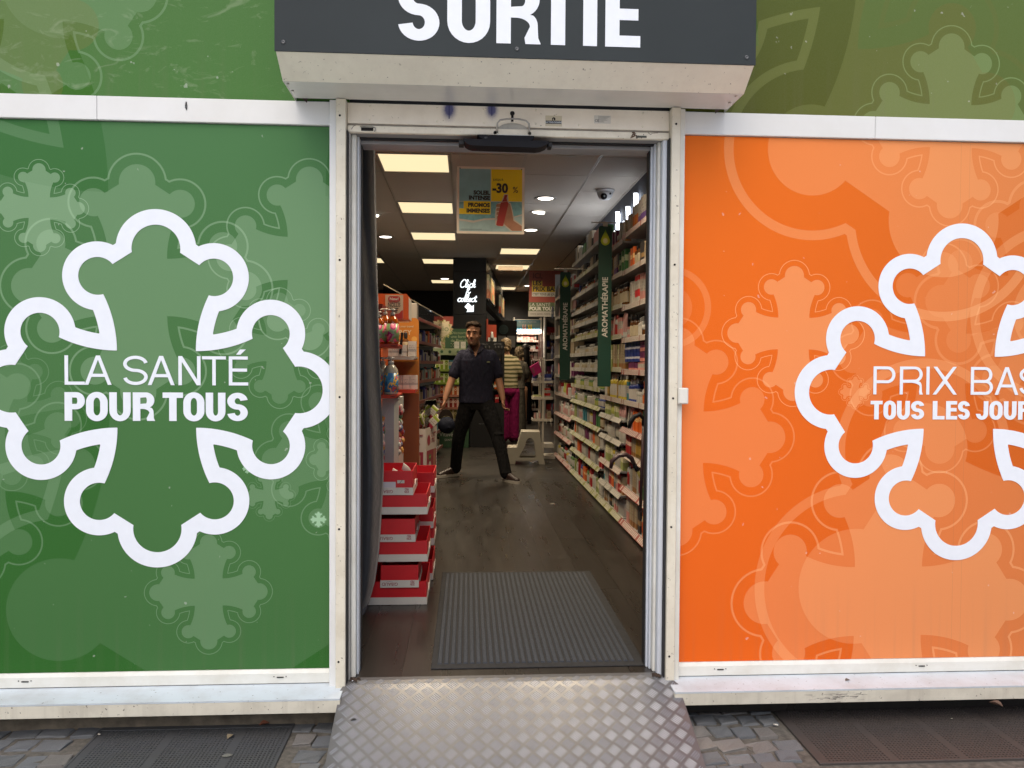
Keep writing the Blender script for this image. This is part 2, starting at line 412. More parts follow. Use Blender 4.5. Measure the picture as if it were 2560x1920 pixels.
def printed_panel(name, base_stops, crosses, z0, z1, rough, coat, side=None, ghost=.78, seams=(), smear_reflect=0.0):
    """vinyl print: vertical colour blend with translucent crosses (x, z, size per unit, ink, fill, ring, ring_at, ring_w)"""
    g = G(name); P = g.tc('Object'); xyz = g.sep(P)
    t = g.step(xyz[2], z0, z1)
    col = g.ramp(t, base_stops)
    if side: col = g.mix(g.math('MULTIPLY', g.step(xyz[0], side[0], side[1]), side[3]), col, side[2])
    for (x, z, u, ink, fi, ri, ra, rw) in crosses:
        n = g.t.nodes.new('ShaderNodeGroup'); n.node_tree = CROSS
        g.link(col, n.inputs['Color']); g.link(P, n.inputs['P'])
        n.inputs['Center'].default_value = (x, 0, z); n.inputs['Scale'].default_value = u; n.inputs['Ink'].default_value = ink
        n.inputs['Fill'].default_value = fi*ghost; n.inputs['Ring'].default_value = ri*ghost*1.1; n.inputs['RingAt'].default_value = ra; n.inputs['RingW'].default_value = rw
        col = n.outputs[0]
    for sx_ in seams:                                     # butt joints of the vinyl lengths
        col = g.mix(g.math('MULTIPLY', g.math('LESS_THAN', g.math('ABSOLUTE', g.math('SUBTRACT', xyz[0], sx_)), .0012), .16), col, (.2, .12, .06, 1))
    if smear_reflect:                                           # pale smears: glue residue and blotchy street reflections put into the colour
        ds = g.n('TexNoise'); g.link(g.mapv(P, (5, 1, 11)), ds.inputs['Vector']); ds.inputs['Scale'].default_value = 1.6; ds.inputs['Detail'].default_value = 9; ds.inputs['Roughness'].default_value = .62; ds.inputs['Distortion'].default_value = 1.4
        col = g.mix(g.math('MULTIPLY', g.step(ds.outputs['Fac'], .56, .68), smear_reflect), col, (.42, .48, .34, 1))
    drp = g.noise(g.mapv(P, (26, 1, .7)), 1.0, 4); low_ = g.math('SUBTRACT', 1.0, g.step(xyz[2], z0, z0+.35), clamp=True)
    col = g.mix(g.math('MULTIPLY', g.math('MULTIPLY', g.step(drp, .5, .8), low_), .22), col, (.16, .14, .10, 1))
    f = g.noise(P, 420, 2); col = g.mix(g.math('MULTIPLY', g.step(f, .35, .65), .03 if not coat else .012), col, (1, 1, 1, 1))
    sp = g.step(g.noise(P, 34, 3, .4), .735, .76); col = g.mix(g.math('MULTIPLY', sp, .25), col, (.75, .75, .72, 1))
    g.color(col); g.set(Roughness=rough)
    g.p.inputs['Specular IOR Level'].default_value = .04 if not coat else .06
    if coat: g.p.inputs['Coat Weight'].default_value = coat; g.p.inputs['Coat Roughness'].default_value = .045
    g.bump(g.noise(P, 3.2, 2), .04, .01)
    return g.m
# ================================================================== FRONT OF THE SHOP
white_print = plain('white_vinyl', (.74, .785, .86, 1), .5, .02, 30)
frame_white = grime('white_frame', (.72, .725, .68, 1), (.46, .42, .33, 1), .5, .38, False, False, 5)
bar_white = grime('white_rail', (.70, .71, .71, 1), (.55, .54, .49, 1), .3, .32, False, False, 4)
post_cream = grime('cream_post', (.70, .66, .55, 1), (.42, .36, .26, 1), .45, .42, True, True, 9)
shutter_cream = grime('cream_shutter', (.80, .745, .62, 1), (.44, .37, .28, 1), .45, .42, True, False, 10)
fascia_cream = grime('cream_fascia', (.80, .775, .66, 1), (.54, .50, .42, 1), .35, .42, True, True, 6)
soffit_grey = grime('grey_soffit', (.62, .62, .585, 1), (.34, .32, .28, 1), .3, .20, False, False, 3, .8)
alu = plain('brushed_aluminium', (.62, .66, .72, 1), .42, .04, 6, .1)
alu_dark = plain('dark_aluminium', (.20, .20, .21, 1), .4, .06, 14, .2)
black_rubber = plain('black_rubber', (.012, .012, .013, 1), .6, .1)
black_plastic = plain('black_plastic', (.011, .011, .014, 1), .55, .1, 9, 0, 0, 60, .15)
sign_grey = plain('anthracite_sign', (.036, .043, .046, 1), .6, .06, 4, 0, .03, 220, .12)
steel = plain('worn_steel', (.40, .38, .35, 1), .38, .2, 30, .9)
dark_hole = plain('dark_hole', (.01, .009, .008, 1), .9, .1)

gi = C(172, 214, 168); gb = (.58, .80, .56, 1)
green_stops = [(0, C(36, 92, 26)), (.28, C(40, 94, 32)), (.6, C(46, 98, 40)), (1, C(52, 103, 52))]
L5 = (-.952, 1.470, .004197, gb, .085, .13, 41, 5)
green_crosses = [L5,
    (-1.845, .843, .001049, gb, .13, .2, 35, 3), (-1.251, 1.518, .001128, gb, .24, .30, 35, 3.2), (-.607, 1.635, .000855, gb, .26, .32, 35, 3.2),
    (-1.61, 1.812, .000404, gb, .42, .46, 35, 3), (-.991, .348, .000543, gb, .22, .26, 34, 2.6), (-.761, .722, .000226, gb, .24, .24, 34, 2.8),
    (-.46, .858, .00080, gb, .14, .2, 35, 3), (-.46, .86, .00036, gb, .2, .3, 35, 3), (-.573, .627, .0000735, C(200, 240, 205), .85, .5, 34, 4), (-.844, .825, .000045, C(200, 240, 205), .8, .0, 34, 4),
    (-1.72, 1.02, .00062, gb, .10, .14, 35, 3), (-.72, 1.29, .00052, gb, .16, .3, 35, 3)]
green_print = printed_panel('green_print', green_stops, green_crosses, .05, 2.14, .42, .0, None, .50)
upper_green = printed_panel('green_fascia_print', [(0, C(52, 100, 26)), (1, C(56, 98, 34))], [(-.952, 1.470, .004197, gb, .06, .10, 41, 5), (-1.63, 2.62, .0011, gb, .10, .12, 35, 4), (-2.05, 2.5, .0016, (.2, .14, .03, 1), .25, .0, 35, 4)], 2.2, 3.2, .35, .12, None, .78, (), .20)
oi = (1.0, .62, .30, 1)
orange_stops = [(0, C(222, 94, 0)), (.5, C(222, 98, 4)), (1, C(224, 106, 14))]
orange_crosses = [(1.918, 3.185, .003861, oi, .30, .30, 41, 5), (2.963, .342, .003942, oi, .24, .24, 41, 5), (.305, 1.463, .001422, oi, .16, .2, 45, 9),
    (1.714, .28, .001455, oi, .30, .34, 34, 3), (.839, .948, .001063, oi, .26, .26, 34, 3), (1.92, 1.269, .001042, oi, .18, .26, 34, 3),
    (1.304, 1.364, .000656, oi, .46, .46, 34, 2.6), (1.941, 2.205, .000902, oi, .24, .30, 34, 2.8), (1.562, 1.131, .000153, oi, .36, .5, 38, 5), (2.30, 1.50, .0011, oi, .12, .2, 40, 5)]
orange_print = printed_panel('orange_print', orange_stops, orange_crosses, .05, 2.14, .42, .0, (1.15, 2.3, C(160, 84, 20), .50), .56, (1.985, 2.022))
upper_olive_reflect = printed_panel('olive_reflect_print', [(0, C(66, 82, 24)), (1, C(66, 94, 40))], [(1.918, 3.185, .003861, (.35, .42, .15, 1), .18, .22, 41, 5), (1.941, 2.205, .000902, (.38, .55, .25, 1), .28, .30, 34, 2.8), (1.35, 2.3, .0021, (.2, .1, .02, 1), .22, .1, 41, 5)], 2.2, 3.2, .35, .12, None, .70)  # olive tint, greener upward: the reflected street is put into the print colour

def advert(name, label, x0, x1, pmat, cx, cs, txt):
    t = thing(name, label, 'advertising panel', ((x0+x1)/2, 0, .045), group='printed panels either side of the door', world=True)
    MB().box(x0, 0, .045, x1, .03, 2.14, 0).build('printed_board', pmat, t)
    out, inn = cross_loop(38.6, cs), cross_loop(0, cs)
    lo, hi = x0+.0015-cx, x1-.0015-cx
    cl = lambda l: [(min(max(p[0], lo), hi), p[1]) for p in l]
    # the emblem's ring: outer contour with the inner one as its hole; a clamped point keeps the ring inside the panel edge
    bridge = [cl(out), inn]
    curve_mesh('cross_emblem', bridge, white_print, .0012, t, FACE(cx, -.0012, 1.130))
    for (spec, z, cap, sv, sh) in txt: letters(spec, z, cap, -.0014, white_print, t, sv, sh)
    return t
advert('advertising_panel', 'green printed shopfront panel with white cross outline and LA SANTÉ POUR TOUS', -3.9, -.527, green_print, -1.182, .001520,
    [([('L', -1.522, -1.448), ('A', -1.449, -1.349), ('S', -1.306, -1.215), ('A', -1.215, -1.115), ('N', -1.101, -1.018), ('T', -1.012, -.923), ('É', -.912, -.839)], 1.146, .1115, .118, .108),
     ([('P', -1.523, -1.448), ('O', -1.444, -1.364), ('U', -1.358, -1.279), ('R', -1.271, -1.191), ('T', -1.160, -1.084), ('O', -1.083, -1.004), ('U', -.999, -.925), ('S', -.918, -.841)], 1.009, .109, .255, .19)])
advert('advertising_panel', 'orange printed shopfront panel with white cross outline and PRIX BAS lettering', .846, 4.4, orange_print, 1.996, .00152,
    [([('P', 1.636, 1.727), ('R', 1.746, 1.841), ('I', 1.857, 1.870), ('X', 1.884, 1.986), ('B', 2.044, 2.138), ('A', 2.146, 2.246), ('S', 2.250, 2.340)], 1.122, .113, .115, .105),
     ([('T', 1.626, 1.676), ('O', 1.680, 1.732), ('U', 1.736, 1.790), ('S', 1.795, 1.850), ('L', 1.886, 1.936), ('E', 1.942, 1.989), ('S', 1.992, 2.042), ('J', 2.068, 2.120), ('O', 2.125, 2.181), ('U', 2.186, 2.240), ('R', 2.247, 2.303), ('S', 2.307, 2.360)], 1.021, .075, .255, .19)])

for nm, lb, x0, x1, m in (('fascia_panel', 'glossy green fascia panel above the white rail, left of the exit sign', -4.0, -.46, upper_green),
                          ('fascia_panel', 'olive green fascia panel above the white rail, right of the exit sign', .80, 4.5, upper_olive_reflect)):
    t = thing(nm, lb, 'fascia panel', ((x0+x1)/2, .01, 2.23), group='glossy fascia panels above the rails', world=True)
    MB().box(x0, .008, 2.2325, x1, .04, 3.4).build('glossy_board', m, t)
# rails, trims
def rail(label, x0, x1, z0, z1, y0, mat, group, joints=()):
    t = thing('rail', label, 'rail', ((x0+x1)/2, y0, z0), group=group, world=True)
    xs = [x0]+list(joints)+[x1]
    for a, b in zip(xs, xs[1:]): MB().box(a+.0006, y0, z0, b-.0006, .035, z1, 0, .002).build('rail_length', mat, t)
    return t
rl = rail('white rail above the green panel', -4.0, -.5265, 2.1425, 2.2318, -.012, bar_white, 'white rails framing the panels', (-1.392,))
MB().tube([(-1.063+.0, -.014, 2.216), (-1.060, -.0155, 2.200), (-1.063, -.014, 2.186), (-1.066, -.0155, 2.196), (-1.065, -.015, 2.21), (-1.063, -.014, 2.217)], .0015, 6).build('wire_loop', black_plastic, rl)
rail('white rail above the orange panel', .8455, 4.5, 2.1425, 2.2302, -.012, bar_white, 'white rails framing the panels', (1.62,))
def low_rail(label, x0, x1, slots):
    t = thing('bottom_rail', label, 'rail', ((x0+x1)/2, 0, 0), group='drainage rails under the panels', world=True)
    MB().prism([(-.010, -.008), (.03, -.008), (.03, .044), (-.004, .044), (-.0105, .030)], 'x', x0, x1).build('rail_profile', frame_white, t)
    for sx in slots:
        MB().box(sx-.013, -.0125, .0135, sx+.013, -.0098, .0175).build('drain_slot', dark_hole, t)
        for d in (-.024, .022): MB().cyl((sx+d, -.0122, .0185), .002, .0025, 8, 0, 'y').build('rivet_hole', dark_hole, t)
low_rail('white drainage rail under the green panel', -3.9, -.5275, (-1.672, -.717))
low_rail('white drainage rail under the orange panel', .8465, 4.4, (1.02, 1.855))

# sills and the wall under them
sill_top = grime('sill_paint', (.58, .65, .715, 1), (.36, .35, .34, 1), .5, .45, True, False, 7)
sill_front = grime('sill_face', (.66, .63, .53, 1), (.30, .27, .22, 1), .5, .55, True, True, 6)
scuff = grime('black_scuff', (.22, .20, .18, 1), (.05, .045, .04, 1), .8, .7, True, False, 30)
render_wall = plain('rough_render', (.205, .165, .115, 1), .95, .35, 20, 0, .9, 70)
def sill(label, x0, x1):
    t = thing('window_sill', label, 'sill', ((x0+x1)/2, -.05, -.07), group='sills under the shopfront panels', world=True)
    MB().prism([(-.137, -.024), (.04, -.018), (.04, -.010), (-.1375, -.0175)], 'x', x0, x1).build('sill_top', sill_top, t)
    MB().box(x0, -.1365, -.071, x1, -.118, -.0245, 0, .0015).build('sill_face', sill_front, t)
    return t
sill('bluish white painted sill under the green panel', -4.0, -.468)
s2 = sill('scuffed white painted sill under the orange panel', .800, 4.5)
b = MB(); r2 = random.Random(3)
for i in range(46):
    x = 1.345+r2.gauss(.085, .055); z = -.047+r2.gauss(0, .011); w = r2.uniform(.01, .035); h = r2.uniform(.0006, .0016)
    if -.069 < z < -.026 and x > 1.2: b.add([(x, -.1368, z), (x+w, -.1368, z+r2.uniform(-.003, .003)), (x+w, -.1370, z+h), (x, -.1370, z+h)], [(0, 1, 2, 3)])
b.build('scuff_mark', scuff, s2)
for lb, x0, x1, y in (('rough brown rendered plinth under the left sill', -4.0, -.505, -.012), ('dark recessed plinth under the right sill', .85, 4.5, .06)):
    t = tag(MB().box(x0, y, -.30, x1, y+.12, -.0715).build('plinth_wall', render_wall), lb, 'wall', 'plinths under the sills')

# door frame
df = thing('door_frame', 'cream and white metal frame round the open shop doorway', 'door frame', (.17, 0, 0), world=True)
def post(x0, x1, y0, y1, zb, mat, nm='post', parent=None):
    return MB().box(x0, y0, zb, x1, y1, 2.232, 0, .002).build(nm, mat, parent or df)
p = post(-.4985, -.4615, -.052, .0, -.020, post_cream); p2 = post(.787, .8215, -.052, .0, -.020, post_cream)
for pp, xs in ((p, (-.4835, -.4825)), (p2, (.8035, .805))):
    for z in (2.168, 1.625, 1.105, .60, .088):
        MB().cyl((xs[0] if z > 1 else xs[0]-.004*(1-z), -.0535, z), .0042, .004, 10, 0, 'y').build('screw_hole', dark_hole, pp)
post(-.5255, -.4992, -.034, .0, -.016, bar_white, 'cover_strip'); post(.8222, .8445, -.034, .0, -.016, frame_white, 'cover_strip')
MB().box(-.4612, -.035, -.012, -.4556, .02, 2.118).build('guide_slot', black_rubber, df); MB().box(.7815, -.035, -.012, .7866, .02, 2.118).build('guide_slot', black_rubber, df)
# stepped jambs (left folds inward in two steps, right in three)
TOPJ = 2.1180
MB().box(-.4553, -.012, -.006, -.4505, .05, TOPJ).build('jamb', plain('grey_web', (.40, .39, .37, 1), .5, .08, 8), df)
MB().box(-.4503, .012, .0, -.4315, .07, TOPJ, 0, .003).build('jamb', frame_white, df)
MB().box(-.4313, .040, .0, -.4235, .10, TOPJ, 0, .002).build('jamb_edge', alu, df)
MB().box(.7625, -.012, -.006, .7812, .045, TOPJ, 0, .003).build('jamb', alu, df); MB().box(.7505, .016, .0, .7622, .06, TOPJ, 0, .003).build('jamb', frame_white, df)
MB().box(.7425, .045, .0, .7503, .085, TOPJ, 0, .002).build('jamb_edge', alu, df); MB().box(.7345, .065, .0, .7423, .10, TOPJ, 0, .002).build('jamb_edge', alu, df)
MB().box(.7300, .080, .0, .7343, .12, TOPJ).build('seal', black_rubber, df); MB().box(-.4233, .085, .0, -.4205, .12, TOPJ).build('seal', black_rubber, df)
MB().box(-.4552, -.02, 2.1185, .7812, .048, 2.126).build('head_soffit', plain('grey_soffit_dull', (.26, .26, .255, 1), .6, .06), df)
MB().box(-.4500, .049, 2.1120, .7600, .069, 2.1183).build('track_gap', black_rubber, df)
MB().box(-.4230, .0695, 2.0985, .7340, .16, 2.1118, 0, .002).build('door_track', plain('grey_track', (.30, .30, .31, 1), .45, .08, 14, .2), df)

# roller shutter: housing, curtain slats, bottom bar
rs = thing('roller_shutter', 'rolled up cream metal shutter and its housing over the doorway', 'shutter', (.17, -.1, 2.11), world=True)
HX0, HX1 = -.657, 1.011
MB().prism([(-.305, 2.298), (-.208, 2.2335), (-.2065, 2.2345), (-.2065, 2.9), (-.305, 2.9)], 'x', HX0, HX1).build('housing_front', fascia_cream, rs)
MB().prism([(-.2062, 2.2335), (-.035, 2.2345), (-.035, 2.238), (-.2062, 2.238)], 'x', HX0+.001, HX1-.001).build('housing_soffit', soffit_grey, rs)
for x in (HX0-.0012, HX1+.0002):
    MB().prism([(-.304, 2.2985), (-.2085, 2.2338), (.006, 2.2338), (.006, 2.9), (-.304, 2.9)], 'x', x, x+.001).build('housing_end', fascia_cream, rs)
b = MB()
for xx in (HX0+.012, HX1-.02):
    for yy in (-.185, -.115): b.cyl((xx, yy, 2.2315), .0055, .002, 10)
b.build('soffit_screw', steel, rs)
b = MB()
for xx, s in ((HX0+.03, 1), (HX1-.05, -1)):
    b.add([(xx, -.037, 2.2335), (xx+.022, -.037, 2.2335), (xx+.018*(s > 0), -.037, 2.216)], [(0, 1, 2)])
b.build('torn_sealant', plain('grimy_sealant', (.06, .045, .035, 1), .8, .3), rs)
# slat with spray stains
def spray():
    g = G('sprayed_slat'); v = g.tc(); xyz = g.sep(v)
    n1 = g.noise(v, 10, 6, .65); col = g.mix(g.math('MULTIPLY', g.step(n1, .42, .75), .4), (.80, .735, .63, 1), (.58, .50, .40, 1))
    for (x, z, r, dr) in ((-.0735, 2.213, .030, .036), (.0905, 2.217, .027, .024)):
        dx = g.math('ABSOLUTE', g.math('SUBTRACT', xyz[0], x)); dz = g.math('SUBTRACT', z, xyz[2])
        e = g.math('SQRT', g.math('ADD', g.math('POWER', g.math('MULTIPLY', dx, 1.25), 2), g.math('POWER', g.math('MULTIPLY', dz, .8), 2)))
        e = g.math('ADD', e, g.math('MULTIPLY', g.math('SUBTRACT', g.noise(v, 300, 2), .5), .012))
        soft = g.math('SUBTRACT', 1.0, g.step(e, r*.55, r*1.6), clamp=True)
        col = g.mix(g.math('MULTIPLY', g.math('POWER', soft, 1.8), .95), col, (.055, .06, .19, 1))
        drip = g.math('MULTIPLY', g.math('LESS_THAN', dx, .0022), g.math('LESS_THAN', g.math('ABSOLUTE', dz), dr))
        col = g.mix(g.math('MULTIPLY', drip, .9), col, (.03, .035, .12, 1))
    sp = g.step(g.noise(v, 85, 2, .5), .72, .76); col = g.mix(g.math('MULTIPLY', sp, .6), col, (.2, .15, .1, 1))
    g.color(col); g.set(Roughness=.42); return g.m
MB().box(-.4605, -.016, 2.1515, .7860, .0, 2.2285, 0, .001).build('slat', spray(), rs)
MB().box(-.4605, -.010, 2.1425, .7860, .0, 2.1513).build('slat_joint', plain('joint_grey', (.33, .29, .24, 1), .5, .2, 30), rs)
MB().box(-.4605, -.022, 2.1165, .7860, .0, 2.1423, 0, .003).build('bottom_bar', shutter_cream, rs)
b = MB()
for x in (-.375, -.12, .062, .262, .43, .68):
    for z in (2.2175, 2.166): b.lathe([(.0045, 0), (.0045, .001), (.003, .0022), (0, .0026)], 10, (x, -.0165, z), 0, 1, -1, True, 'y')
for f in range(len(b.v)): pass
bo = b.build('slat_rivet', shutter_cream, rs)
# latch slots, rusted
lt = MB(); lt.box(-.408, -.0235, 2.1215, -.362, -.021, 2.1335); lt.build('latch_slot', dark_hole, rs)
MB().tube([(-.412, -.0245, 2.137), (-.368, -.0245, 2.1375), (-.355, -.0245, 2.134), (-.353, -.0245, 2.126), (-.358, -.0245, 2.119)], .0022, 6).build('latch_rim', steel, rs)
lt = MB(); lt.box(.655, -.0235, 2.1205, .695, -.021, 2.128); lt.build('latch_slot', plain('green_grime', (.09, .10, .085, 1), .8, .3), rs)
rust = plain('flaking_rust', (.10, .055, .032, 1), .95, .5, 60, 0, .8, 120)
b = MB(); r3 = random.Random(5)
for i in range(26):
    x = .632+abs(r3.gauss(0, .02)); z = 2.126+r3.gauss(0, .006); w = r3.uniform(.003, .012)
    z = min(max(z, 2.1185), 2.139); b.add([(x-w/2, -.0228, z), (x, -.0245, z-.003), (x+w/2, -.0228, z+.001), (x, -.0232, z+.0035)], [(0, 1, 2, 3)])
b.build('rust_patch', rust, rs)
b = MB(); 
for pts in ([(.70, -.0226, 2.141), (.712, -.0226, 2.133), (.716, -.0226, 2.139), (.74, -.0226, 2.1405)], [(-.445, -.0226, 2.126), (-.436, -.0226, 2.139), (-.43, -.0226, 2.141)]): b.tube(pts, .0008, 4)
b.build('paint_crack', rust, rs)
# lifting handle
h = MB(); h.tube([(.112, -.030, 2.124), (.110, -.036, 2.140), (.112, -.040, 2.158), (.122, -.043, 2.1685), (.150, -.045, 2.173), (.172, -.0455, 2.1742), (.195, -.045, 2.173), (.222, -.043, 2.1685), (.233, -.040, 2.158), (.235, -.036, 2.140), (.232, -.030, 2.124)], .0032, 8)
h.build('lift_handle', steel, rs)
MB().box(.113, -.0265, 2.1168, .231, -.0225, 2.1185).build('handle_lip', bar_white, rs)
MB().box(.091, -.0245, 2.117, .252, -.0222, 2.141, 0, .001).build('handle_plate', shutter_cream, rs)
MB().prism(arc(.172, 2.140, .058, .026, 0, 180, 12), 'y', -.0175, -.0168).build('worn_patch', grime('scraped_metal', (.42, .40, .35, 1), (.25, .23, .2, 1), .6, .4, True, False, 20), rs)
k = MB(); k.cyl((.170, -.0185, 2.2035), .0088, .003, 14, 0, 'y'); k.box(.1655, -.0184, 2.172, .1745, -.0160, 2.2); k.build('keyhole', dark_hole, rs)
for x in (.1035, .2375): MB().lathe([(.0065, 0), (.0055, .004), (0, .005)], 10, (x, -.0245, 2.126), 0, 1, -1, True, 'y').build('bolt', steel, rs)
# stickers
st = thing('sticker', 'maker sticker with house logo and LA TOULOUSAINE on the shutter', 'sticker', (.33, -.0164, 2.18), group='stickers on the shutter', world=True)
MB().box(.2985, -.0168, 2.158, .363, -.0163, 2.199).build('backing', plain('yellowed_film', (.56, .50, .37, 1), .4, .05), st)
MB().box(.3002, -.0173, 2.1675, .3615, -.0169, 2.1795).build('name_bar', plain('black_ink', (.02, .02, .024, 1), .4, .1), st)
text_mesh('lettering', 'LA TOULOUSAINE', white_print, .0098, FACE(.3308, -.0177, 2.1702), st, 'CENTER', .0001, .80, .0002)
b = MB(); b.prism([(.3245, 2.180), (.3245, 2.1888), (.331, 2.1935), (.331, 2.188), (.3275, 2.1865), (.3275, 2.180)], 'y', -.0176, -.0172); b.prism([(.3315, 2.1795), (.334, 2.181), (.3375, 2.183), (.3375, 2.1888), (.3315, 2.1935)], 'y', -.0176, -.0172); b.build('house_logo', black_plastic, st)
st = thing('sticker', 'white CE approval sticker with small print on the shutter', 'sticker', (.52, -.0164, 2.19), group='stickers on the shutter', world=True)
MB().box(.489, -.0168, 2.1735, .5545, -.0163, 2.2045).build('backing', plain('white_film', (.60, .58, .53, 1), .4, .05), st)
text_mesh('lettering', 'CE', black_plastic, .0135, FACE(.4915, -.0172, 2.1795), st, 'LEFT', 0, 1, .0002)
b = MB()
for i in range(8):
    b.box(.507, -.0172, 2.2005-i*.0031, .507+(.043, .04, .03, .036, .028, .034, .02, .022)[i], -.0169, 2.2012-i*.0031)
b.box(.5055, -.0172, 2.176, .506, -.0169, 2.2035); b.build('small_print', plain('grey_ink', (.12, .12, .13, 1), .5, .1), st)

# exit sign
sg = thing('exit_sign', 'anthracite sign board reading SORTIE above the doorway', 'sign', (.177, -.31, 2.2985), world=True)
MB().box(HX0-.005, -.311, 2.2985, HX1+.005, -.3058, 2.62, 0, .0008).build('sign_board', sign_grey, sg)
letters([('S', -.243, -.101), ('O', .0-.074, .074), ('R', .096, .246), ('T', .248, .374), ('I', .399, .448), ('E', .477, .601)], 2.3475, .213, -.3116, white_print, sg, .235, .185)
b = []
for x, z in ((-.632, 2.329), (.168, 2.330), (.983, 2.325)):
    s_ = MB(); s_.lathe([(.0075, 0), (.0068, .0022), (.0035, .003), (.003, .0018), (0, .0018)], 14, (x, -.311, z), 0, 1, -1, True, 'y')
    s_.v = [(v[0], -.311-abs(v[1]+.311), v[2]) for v in s_.v]
    s_.build('screw', plain('grey_screw', (.10, .105, .11, 1), .35, .1, 20, .4), sg)
# door sensor
ds = thing('door_sensor', 'black plastic motion sensor under the shutter over the doorway', 'sensor', (.147, -.03, 2.08), world=True)
b = MB(); b.prism([(.035, 2.1135), (.048, 2.1005), (.062, 2.094), (.235, 2.094), (.250, 2.1005), (.254, 2.1135)], 'y', -.036, .04); b.build('sensor_bracket', black_plastic, ds)
b = MB(); b.prism([(-.018, 2.094), (-.013, 2.082), (.0, 2.073), (.016, 2.069), (.262, 2.066), (.283, 2.070), (.302, 2.079), (.312, 2.0925)], 'y', -.046, .03); b.build('sensor_body', black_plastic, ds)
b = MB(); b.box(-.036, -.02, 2.0805, -.0165, .03, 2.0945); b.box(.311, -.02, 2.079, .325, .03, 2.0935); b.build('end_cap', black_rubber, ds)
text_mesh('lettering', 'LET', plain('grey_print', (.16, .16, .17, 1), .5, .05), .008, FACE(.068, -.0365, 2.1), ds, 'CENTER', 0, 1, .0002)
# little white bell box on the right post
bb = thing('bell_box', 'small white plastic box fixed at mid height on the right door post', 'box', (.835, -.04, 1.08), world=True)
MB().box(.8225, -.060, 1.083, .8625, -.0345, 1.146, 0, .003).build('box_body', plain('white_abs', (.66, .65, .60, 1), .4, .04), bb)
MB().box(.8265, -.0625, 1.0865, .8585, -.0602, 1.1425, 0, .001).build('box_cover', plain('white_abs_cover', (.70, .69, .64, 1), .4, .04), bb)

# ------------------------------------------------------------------ ramp of tread plate
tread = grime('tread_metal', (.150, .150, .157, 1), (.10, .096, .092, 1), .45, .36, False, False, 9); tread.node_tree.nodes['Principled BSDF'].inputs['Metallic'].default_value = .45
rib_m = plain('polished_rib', (.37, .375, .395, 1), .34, .12, 20, .5)
rp = thing('ramp', 'grey metal tread plate ramp leading up to the shop doorway', 'ramp', (.16, -.3, -.17), world=True)
RX0, RX1 = -.478, .812
prof = [(.010, .0005), (-.020, .0), (-.050, -.006), (-.085, -.019), (-.45, -.168), (-.62, -.1655)]
cum = [0]
for a, b_ in zip(prof, prof[1:]): cum.append(cum[-1]+math.hypot(b_[0]-a[0], b_[1]-a[1]))
def on_ramp(s_):
    for i in range(len(prof)-1):
        if s_ <= cum[i+1] or i == len(prof)-2:
            t_ = (s_-cum[i])/(cum[i+1]-cum[i]); a, b_ = prof[i], prof[i+1]
            ty, tz = (b_[0]-a[0])/(cum[i+1]-cum[i]), (b_[1]-a[1])/(cum[i+1]-cum[i])
            return a[0]+t_*(b_[0]-a[0]), a[1]+t_*(b_[1]-a[1]), -tz*-1*0+abs(tz), ty, tz
def edge(s_, side):          # the plate widens a little below the posts
    e = max(0, min(1, (s_-.03)/.05)); return (RX0+.020*(1-e)) if side < 0 else (RX1-.016*(1-e)+.02*e)
b = MB(); N_ = 24
rows = []
for i in range(N_+1):
    s_ = cum[-1]*i/N_; y, z, *_ = on_ramp(s_); rows.append((edge(s_, -1), edge(s_, 1), y, z))
vs = []
for xa, xb, y, z in rows: vs += [(xa, y, z), (xb, y, z), (xa, y, z-.005), (xb, y, z-.005)]
fs = []
for i in range(N_):
    k = i*4; fs += [(k, k+1, k+5, k+4), (k+2, k+6, k+7, k+3), (k, k+4, k+6, k+2), (k+1, k+3, k+7, k+5)]
fs += [(0, 2, 3, 1), (N_*4, N_*4+1, N_*4+3, N_*4+2)]
b.add(vs, fs); b.build('tread_plate', tread, rp)
b = MB(); r4 = random.Random(11); pitch = .0640; L_ = .040; wd = .0030; gap = .0080
row = 0; sy = .012
ni = int((RX1-RX0)/pitch*2)+4; nj = int(cum[-1]/(pitch/2))+2
for j in range(nj):
    for i in range(ni):
        if (i+j) % 2: continue
        cx_ = RX0-.02+i*pitch/2; cs_ = j*pitch/2
        ori = 1 if (j % 2 == 0) else -1
        ang = math.radians(45)*ori
        dx, dsn = math.cos(ang), math.sin(ang)
        for q in range(5):
            off = (q-2)*gap; mx_, ms_ = cx_-dsn*off*.95, cs_+dx*off*.95
            if ms_-.02 < .012 or ms_+.02 > cum[-1] or not edge(ms_, -1)+.012 < mx_ < edge(ms_, 1)-.012: continue
            pts = []
            for (u_, w_) in ((-L_/2, 0), (-L_*.3, wd/2), (L_*.3, wd/2), (L_/2, 0), (L_*.3, -wd/2), (-L_*.3, -wd/2)):
                xx = mx_+u_*dx-w_*dsn; ss = ms_+u_*dsn+w_*dx
                xx = min(max(xx, edge(ss, -1)+.007), edge(ss, 1)-.007); pts.append((xx, ss))
            if max(p_[0] for p_ in pts)-min(p_[0] for p_ in pts) < .008: continue
            base_ = []
            for xx, ss in pts:
                y, z, *_ = on_ramp(ss); base_.append((xx, y, z+.0002))
            top_ = []
            for (xx, ss) in ((mx_-u*dx*L_, ms_-u*dsn*L_) for u in (.33, -.33)):
                xx = min(max(xx, edge(ss, -1)+.007), edge(ss, 1)-.007); y, z, _, ty, tz = on_ramp(ss); top_.append((xx, y-tz*.0*0+(-tz)*-.0013*0, z+.0016))
            b.add(base_+top_, [(0, 1, 6), (1, 2, 7, 6), (2, 3, 7), (3, 4, 7), (4, 5, 6, 7), (5, 0, 6)], 0, False)
tag(b.build('tread_rib', rib_m, rp), kind='stuff')
lm = plain('black_debris', (.02, .018, .015, 1), .9, .3)
